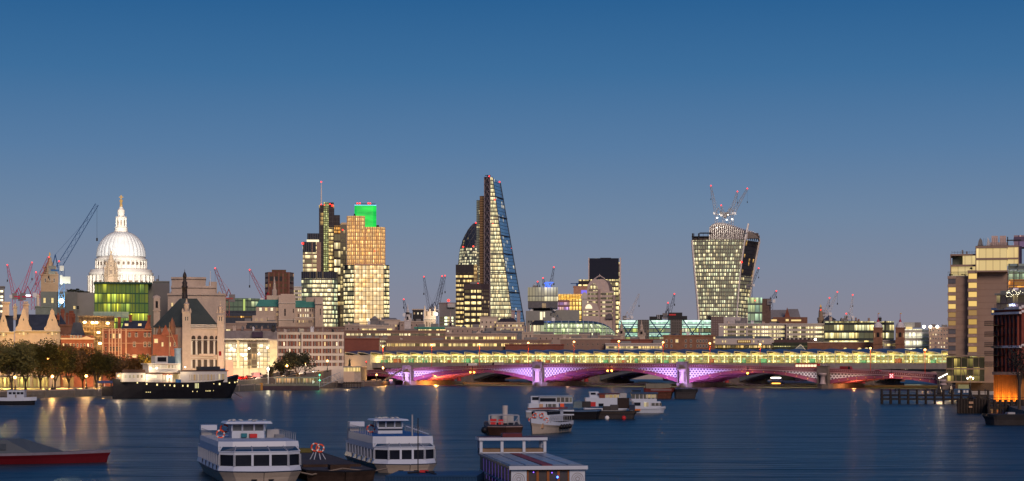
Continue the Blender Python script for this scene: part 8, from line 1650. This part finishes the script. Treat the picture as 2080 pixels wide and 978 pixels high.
# workboat far left
f=Fr(35,560,0); t=thing('workboat','small white workboat with long wheelhouse and dark hull at the left edge','boat',(f.O[0],f.O[1],0),0)
hull('hull',t,11.5,3.6,2.0,[BLACK,BLACK,PWH,DKG],x0=-6.2,bow=.3,full=2.2,sheer=.1,stripe=.45); q=MB(); q.box(-2.4,2.2,-1.3,1.3,1.9,3.9); q.build('wheelhouse',t,[PWH]); q=MB(); q.box(-2.6,2.4,-1.5,1.5,3.9,4.05); q.build('roof',t,[PWH])
for x_ in (-2.0,-.9,.2,1.2): q=MB(); q.box(x_,x_+.8,-1.34,-1.3,2.9,3.5); q.build('window',t,[GLASSD])
q=MB(); q.box(-.3,.1,-1.33,-1.28,2,2.8); q.build('door',t,[GREY]); q=MB(); q.cyl((-5.3,0),.12,1.9,4.6,5); q.build('mast',t,[DARK]); q=MB(); q.box(-6.4,5.2,-1.95,-1.7,.1,.8); q.build('rubber_fender',t,[BLACK])
# ---------------------------------------------------------------- boats in mid river
f=Fr(1026,331,-88); t=thing('rusty_barge','dark rusty barge seen bow-on with grey funnel pipe and white deck rails','barge',(f.O[0],f.O[1],0),f.a)
hull('hull',t,30,6.0,1.45,[BLACK,mat('barge_rust',(.055,.026,.02),.85,var=.5,scale=1),mat('rail_rose',(.26,.20,.2),.7),DKG],x0=-29,bow=.08,full=2.2,sheer=.05,stripe=.1,flare=.9); q=MB(); q.cyl((-10,.3),.45,1.7,4.6,10); q.build('funnel_pipe',t,[mat('pipe_grey',(.45,.42,.42),.6)])
q=MB()
for k in range(6): q.tube((-.8,-2.4+k*.96,1.7),(-.8,-2.4+k*.96,2.2),.05,3)
q.tube((-.8,-2.4,2.2),(-.8,2.4,2.2),.06,4)
for x_ in (-4,-8): q.tube((x_,-2.4,1.7),(x_,-2.4,3.1),.06,3); q.tube((x_,2.4,1.7),(x_,2.4,3.1),.06,3); q.tube((x_,-2.4,3.1),(x_,2.4,3.1),.06,3)
q.tube((-4,2.4,3.1),(-1,1.4,1.8),.07); q.build('deck_rails',t,[PWG]); q=MB(); q.box(-18,-12,-1.8,1.8,1.7,3.0); q.build('deckhouse',t,[PWG]); q=MB(); q.box(-3.3,-2.8,-2.3,-1.3,1.7,2.6); q.box(-3.3,-2.8,-1.0,-.2,1.7,2.5); q.build('red_drums',t,[REDP]); q=MB(True); q.ball((-.3,-3.3,.9),.6); q.build('tyre_fender',t,[BLACK])
f=Fr(1092,340,-112); t=thing('harbour_tug','small white harbour tug with orange life rings, bow toward the camera','tug',(f.O[0],f.O[1],0),f.a)
hull('hull',t,15,4.4,1.75,[BLACK,HCR,PWH,DKG],x0=-12,bow=.45,full=1.6,sheer=.15,bowrise=.5,stripe=.3,flare=.75); q=MB(); q.prism([(-8,-1.5),(-1.5,-1.5),(-.8,-.8),(-.8,.8),(-1.5,1.5),(-8,1.5)],1.9,3.7); q.build('wheelhouse',t,[PWH]); q=MB(); q.box(-9,-.4,-1.9,1.9,3.95,4.15); q.build('canopy',t,[mat('canopy_brown',(.25,.08,.06),.6)]); q=MB(); q.box(-6.5,-1.2,-1.55,1.55,3.1,3.6); q.build('windows',t,[GLASSD])
for y_ in (-.75,.45): lifering(t,(-.7,y_,2.95),.36)
for y_ in (-1.5,1.5): lifering(t,(-.4,y_*.9,2.2),.36)
q=MB()
for k in range(10): q.tube((-11+k*1.1,1.9,1.8),(-11+k*1.1,1.9,2.7),.04,3)
q.tube((-11,1.9,2.7),(-1,1.9,2.7),.04,3); q.build('railing',t,[PWG]); q=MB(True)
for k in range(4): q.ball((-9+k*1.3,2.25,1.0),.45)
q.build('tyre_fenders',t,[BLACK]); q=MB(); q.box(.2,.7,.6,1.2,.9,1.7); q.build('notice_panel',t,[mat('notice')])
def simpleboat(name,label,cat,px0,px1,Y,ang,W,H,mats,parts,sheer=.1,bow=.25,flip=False,group=None,stripe=.25):
    f=Fr(px0 if not flip else px1,Y,ang if not flip else 180+ang); u1=f.u(px1 if not flip else px0); t=thing(name,label,cat,(f.O[0],f.O[1],0),f.a); L=abs(u1)
    hull('hull',t,L,W,H,mats,sheer=sheer,bow=bow,stripe=stripe); s=-1 if not flip else 1
    for nm,a,b,y0,y1,v0,v1,m in parts:
        ua,ub=f.u(a,s*abs(v0)),f.u(b,s*abs(v0)); um=(ua+ub)/2; q=MB(); q.box(ua,ub,v0,v1,f.z(y1,um,s*abs(v0)),f.z(y0,um,s*abs(v0))); q.build(nm,t,[m])
    return t,f
LW=fac('boat_lit',cw=.9,ch=20,fx=.25,fy=0,p=.9,lit=(1,.68,.25),lit2=(1,.85,.5),glass=(.08,.06,.05),wall=(.5,.46,.42),e=1.0,seed=230,dim=.2,fvar=0); LWD=fac('boat_dim',cw=.9,ch=20,fx=.2,fy=0,p=.4,lit=(.8,.5,.25),lit2=(.7,.6,.4),glass=(.03,.04,.06),wall=(.45,.45,.5),e=.35,seed=231,dim=.1,fvar=0)
simpleboat('tour_boat','white two-deck tour boat with small raised wheelhouse at its left end','boat',1068,1165,436,3,4.2,1.5,[BLACK,PWG,PWH,DKG],[('lower_cabin',1074,1135,820,833,-1.9,1.9,PWH),('lower_windows',1109,1131,821,827,-2.0,-1.9,LWD),('upper_deck',1096,1163,806,820,-1.8,1.8,PWH),('upper_windows_front',1097,1129,809,816,-1.9,-1.8,GLASSD),('upper_windows_rear',1131,1162,808,817,-1.9,-1.8,LWD),('roof',1095,1164,804.5,806,-2.1,2.1,mat('roof_pale_blue',(.35,.42,.52),.5)),('wheelhouse',1079,1096,805,820,-1.2,1.2,PWH),('wheelhouse_glass',1081,1094,807,813,-1.3,-1.2,GLASSD),('door',1095.5,1103,821,829,-2.02,-1.9,mat('notice')),('life_ring_box',1138,1146,820,827,-2.1,-1.9,ORNG)])
simpleboat('black_barge','black-hulled barge with white stripes at its left end and blue gunwale','barge',1135,1222,424,0,5,1.9,[BLACK,BLACK,mat('gunwale_blue',(.05,.10,.20),.5),DKG],[('white_stripe',1137,1166,833,836,-2.62,-2.4,PWH),('white_stripe',1137,1166,841.5,844,-2.58,-2.3,PWH),('deck_cargo',1165,1182,816,829,-1.5,1.5,mat('tarp_blue_grey',(.12,.17,.20),.7)),('deck_rack',1183,1200,816,828,-1,1,DARK)],bow=.12,stripe=.18)
simpleboat('houseboat','white houseboat with red side panel, raised wheelhouse and glowing saloon windows','boat',1186,1274,455,2,4.2,1.6,[BLACK,PWG,PWH,DKG],[('cabin',1190,1262,808,826,-1.8,1.8,PWH),('saloon',1217,1258,801.5,809,-1.7,1.7,PWH),('saloon_windows',1230,1257,802.5,808.5,-1.8,-1.7,LW),('saloon_roof',1214,1259,799.5,801.5,-1.9,1.9,mat('roof_maroon')),('wheelhouse',1198,1216,796,809,-1.3,1.3,PWH),('wheelhouse_glass',1200,1210,798,802,-1.4,-1.3,GLASSD),('wood_door',1217.5,1229,802,809,-1.85,-1.7,mat('wood_red',(.2,.05,.03),.5)),('red_panel',1198,1210,817,826,-1.95,-1.8,REDP),('dark_windows',1216,1226,820,826,-1.9,-1.8,GLASSD),('bow_rails',1259,1273,799,809,-1,-.95,PWG)])
simpleboat('work_pontoon','dark work pontoon stacked with tarpaulined gear between the white boats','pontoon',1205,1293,428,-1,5,1.5,[BLACK,DKG,TIMBER,DKG],[('gear_stack',1255,1278,809,830,-1.5,1.5,mat('gear_brown',(.035,.025,.025),.9)),('gear_stack',1240,1256,823,834,-2,1,mat('gear_grey',(.07,.065,.07),.8)),('gear_stack',1278,1290,823,834,-2,1.2,NAVY),('crate',1225,1240,826,834,-2,1,DKG)],bow=.08)
for px,py,m_,lb in ((1233,843,WHITE,'white round mooring buoy beside the work pontoon'),(1267,843,REDP,'red round mooring buoy beside the work pontoon')):
    q=MB(True); q.ball((0,0,.35),.5); Y=420; t=thing('mooring_buoy',lb,'buoy',(X(px,Y),Y,0)); q.build('float',t,[m_]); q=MB(); q.cyl((0,0),.06,.8,1.1,5); q.build('eye',t,[DARK])
simpleboat('motor_yacht','white cabin cruiser with blue-roofed upper deck and amber lit windows','boat',1281,1352,474,3,4.4,1.35,[BLACK,PWH,PWH,DKG],[('lower_cabin',1287,1342,816,828,-1.9,1.9,PWH),('lower_windows',1288,1301,818,824.5,-2.0,-1.9,GLASSD),('lit_windows',1308,1317,818,826,-2.0,-1.9,LW),('cabin_windows',1322,1344,819,824.5,-2.0,-1.95,LWD),('upper_bulwark',1283,1334,810.5,816,-1.8,1.8,PWH),('upper_windows',1284,1335,801,810.5,-1.7,1.7,LWD),('lit_upper_windows',1312,1333,802,808.5,-1.8,-1.7,LW),('blue_roof',1283,1337,797.5,801,-1.9,1.9,mat('roof_navy',(.03,.06,.13),.5)),('black_hatch',1284,1302,793,796,-1,1,BLACK),('orange_dinghy',1289,1301,831.5,834.5,-2.6,-1.9,mat('dinghy_orange',(.6,.15,.02),.5))],bow=.35,sheer=.15)
simpleboat('red_barge','dark red barge carrying a grey-green container','barge',1308,1371,655,0,6,3.2,[BLACK,RUST,mat('barge_red',(.12,.02,.02),.6),DKG],[('container',1312,1362,780,792,-2.4,2.4,mat('container_olive',(.17,.16,.13),.7,streak=True)),('white_rim',1322,1364,792,793,-3.05,-2.9,PWG)],bow=.12,stripe=.35)
simpleboat('dark_lighter','empty dark lighter with open hold right of the red barge','barge',1371,1418,652,0,6,2.9,[BLACK,DKG,BLACK,BLACK],[('hold_coaming',1378,1408,790.5,793,-2,2,BLACK)],bow=.1)
simpleboat('small_boat','small pale boat passing behind the bridge in the fourth arch','boat',1562,1594,1000,0,3,1.6,[BLACK,PWG,PWH,DKG],[('cabin',1568,1590,769,777,-1.2,1.2,PWH),('lit_strip',1566,1586,767,768.6,-1.3,-1.1,LAMPW),('stern_light',1568,1585,778.5,780,-1.6,-1.4,glow('ferry_orange'))])
simpleboat('small_boat','small red boat beyond the arches under the single orange lamp','boat',1500,1540,1300,0,4,2.2,[BLACK,REDP,REDP,DKG],[('cabin',1508,1530,759,765,-1.4,1.4,REDP)])
simpleboat('moored_lighter','black steel lighter moored in front of the timber staging at the right edge','barge',1996,2110,388,2,7,1.9,[BLACK,DKG,BLACK,DKG],[('deck_gear',2048,2062,838,846,-1,1,PWG),('coaming',2005,2090,842,845,-2,2,BLACK)],bow=.15,flip=True)
# passenger pier left of the bridge
t=T('pier_pontoon','floating passenger pier with glazed waiting shelter full of coloured lights below the ramp','pier',530,690,838,0)
q=MB(); t.add(q,531,648,784,794,-3,5); q.build('pontoon',t.o,[mat('pontoon_dark',(.045,.03,.045),.6)]); q=MB(); t.add(q,528,534,778,793,-3.4,-1); q.build('fender_post',t.o,[mat('post_ochre',(.4,.2,.05),.6)])
t.box('shelter_glazing',560,643,769,782,-1,3,fac('pier_shelter',cw=1.1,ch=2.6,fx=.2,fy=.2,p=.5,lit=(.95,.75,.3),lit2=(.9,.45,.2),glass=(.05,.06,.05),wall=(.12,.12,.11),e=.7,seed=240,dim=.12)); t.box('shelter_roof',556,646,766,769,-2,4,mat('shelter_roof',(.16,.18,.17),.5)); t.box('shelter_screen',535,648,780,787,-2.6,-2.4,mat('screen_grey',(.14,.14,.12),.4))
q=MB(); 
for k in range(13): q.box(t.x(560+k*7)-.06,t.x(560+k*7)+.06,-1.9,-1.8,t.z(784),t.z(769))
q.build('shelter_posts',t.o,[PWG]); q=MB(); q.truss((t.x(648),0,t.z(781)),(t.x(690),10,t.z(764)),2.4,.1,12); q.build('access_gangway',t.o,[PWG])
q=MB(); t.add(q,544,546,752,784,-2,-1.7); q.build('lamp_post',t.o,[PWG]); q=MB(True); q.ball((t.x(545),-1.9,t.z(750)),.5); q.build('lamp',t.o,[LAMPW]); point('pier_lamp',(X(545,836),833,Z(750,836)),1500,(1,.8,.5))
q=MB(True); q.ball((t.x(649),-2,t.z(762)),.22); q.ball((t.x(649),-2,t.z(773)),.22); q.build('green_lamps',t.o,[glow('pier_green',(.05,1,.4),9)]); point('green_glow',(X(649,836),833,Z(770,836)),250,(.1,1,.4)); q=MB(); t.add(q,648.4,649.6,760,786,-1.9,-1.8); q.build('signal_post',t.o,[PWG])
q=MB(); q.extr([(t.x(634),t.z(772)),(t.x(640),t.z(776)),(t.x(634),t.z(780))],-2.2,-2.1); q.build('white_arrow_sign',t.o,[WHITE])
t=T('pier_kiosk','pale boxy riverside kiosk tower with lit glass top standing on piles left of the bridge','building',697,734,905,0)
q=MB(); t.add(q,698,720,755,776,0,5.5); q.build('front_wall',t.o,[mat('kiosk_beige',(.52,.40,.32),.7,var=.05)]); t.box('side_wall',720,733,755,776,1,6,mat('kiosk_side',(.38,.32,.29),.7)); t.box('lit_lantern',698.5,732,747,755,.3,5,fac('kiosk_glass',cw=1.3,ch=20,fx=.08,fy=0,p=1.3,lit=(1,.78,.35),lit2=(1,.7,.25),glass=(.2,.15,.08),wall=(.2,.15,.1),e=1.0,seed=241,fvar=0,dim=.4)); t.box('roof',696.5,734,744.5,747,-.3,6.2,GREY)
q=MB(); 
for a in (699,704,709,714,719,726,732): t.add(q,a-.6,a+.6,776,790,.2,5)
t.add(q,696,734,778,780,0,5.5); q.build('piles',t.o,[TIMBER]); point('kiosk_glow',(X(708,900),893,6.5),700,(1,.62,.3)); 
t=thing('statue','dark draped statue on a stone pedestal at the bridge approach','statue',(X(710,1000),1000,6.5)); q=MB(); q.box(-.8,.8,-.8,.8,0,Z(744,1000)-6.5); q.build('pedestal',t,[STONE]); q=MB(True); b0=Z(744,1000)-6.5; q.lathe([(.62,b0),(.5,b0+1.2),(.42,b0+1.9),(.5,b0+2.6),(.2,b0+3.0),(.24,b0+3.3),(.05,b0+3.7)],8); q.tube((.3,0,b0+2.5),(.75,0,b0+3.2),.12); q.build('figure',t,[mat('bronze_dark',(.03,.035,.025),.5)])
t=thing('traffic_light','red traffic light on a dark post at the bridge approach','traffic light',(X(744,990),990,7.6)); q=MB(); q.cyl((0,0),.08,0,4,5); q.box(-.25,.25,-.2,.2,3,4.2); q.build('post',t,[BLACK]); q=MB(True); q.ball((0,-.2,3.9),.3); q.build('red_lens',t,[REDLAMP])
for i,(px,py,Y,lb) in enumerate(((737,762,985,'right of the pier kiosk'),(765,763,985,'at the foot of the bridge stairs'),(778,749,1000,'on the bridge approach above the stairs'))):
    b=2.0 if i<2 else 7; globe_lamp('street_lamp','globe lamp '+lb,'street lamp',(X(px,Y),Y,b),Z(py,Y)-b,'globe lamps by the bridge stairs',1800,.45)
t=T('bridge_stairs','dark stone stair block descending from the left end of the bridge','stairs',752,822,990,1.9); q=MB(); 
for k in range(16): q.box(t.x(816)-(k+1)*(t.x(816)-t.x(772))/16,t.x(816)-k*(t.x(816)-t.x(772))/16,-2,2,t.z(750+k*1.75)-.9,t.z(750+k*1.75))
t.add(q,755,773,771,None,-3,3); q.build('steps',t.o,[PSTONE]); point('under_stair_glow',(X(784,996),997,3.2),1500,(1,.35,.05))
# lit ground floors behind the plane trees
for i,(px0,px1,Y,lb,c) in enumerate(((0,28,786,'gold-lit ground floor arcade behind the leftmost trees','g'),(36,60,796,'bright lime-lit shopfront below the gabled stone house','l'),(66,100,796,'yellow shopfront row below the right stone gable','g'),(128,150,790,'dim shopfront behind the trees beneath the mansard house','d'),(160,205,812,'orange-lit arcade beneath the scaffolded building','d'))):
    t=T('lit_shopfront',lb,'shopfront',px0,px1,Y,1.9); t.box('canopy',px0,px1,764,766,-1,1,DARK); 
    q=MB(); t.add(q,px0,px1,767,789,0,1.5); q.build('glazing',t.o,[fac('shop_'+c,cw=1.5,ch=40,fx=.35,fy=0,p=.65,lit={'g':(1,.72,.2),'l':(.95,.95,.25),'d':(1,.42,.12)}[c],lit2={'g':(1,.85,.3),'l':(.85,1,.3),'d':(1,.55,.2)}[c],glass=(.05,.04,.03),wall=(.18,.13,.08),e={'g':1.1,'l':1.5,'d':.6}[c],seed=250+i,dim=.1,fvar=0)])

# ---------------------------------------------------------------- pieces of parts go one level deeper
SUB={'wheelhouse':('wheelhouse_glass','wheelhouse_roof','wheelhouse_posts','wheelhouse_stripe','windows'),'upper_deck':('raft_canister','deck_railing','boarding_pole','jackstaff','red_cover','teal_bin','deck_cabinet','gangway'),
 'cabin_glass':('window_pillar','window_head'),'skylight_glass':('skylight_bars',),'lantern':('lantern_cap','golden_cross','lantern_openings','weather_vane'),'roof':('chimney','roof_panel','red_centre_strip','roof_hatch'),'wheelhouse_roof':(),
 'west_tower':('gilt_pineapple','belfry_opening','columns'),'roof_skin':('roof_ribs',),'lower_drum':('niche','colonnade'),'jib':('hoist_rope','beacon'),'counter_jib':('counterweight',),'shelter_glazing':('shelter_posts','shelter_roof'),
 'glazed_base':('glazing_frame',),'body':('corrugations','frame'),'curved_glass':('vertical_fins','edge_rib'),'glass_body':('megaframe',),'central_tower':('tower_cap',),'gable':('gable_roof',),'antenna_mast':()}
for root in [o for o in COL.objects if o.parent is None and o.get('category')]:
    kids=list(root.children); byn={}
    for k in kids: byn.setdefault(k.name.split('.')[0],[]).append(k)
    for host,subs in SUB.items():
        if host not in byn or len(byn[host])!=1: continue
        h=byn[host][0]
        if h.type!='MESH' or h.parent!=root or h.location.length>1e-6 or abs(h.rotation_euler.z)>1e-6: continue
        for sname in subs:
            for k in byn.get(sname,[]):
                if k.parent==root and not k.children: k.parent=h
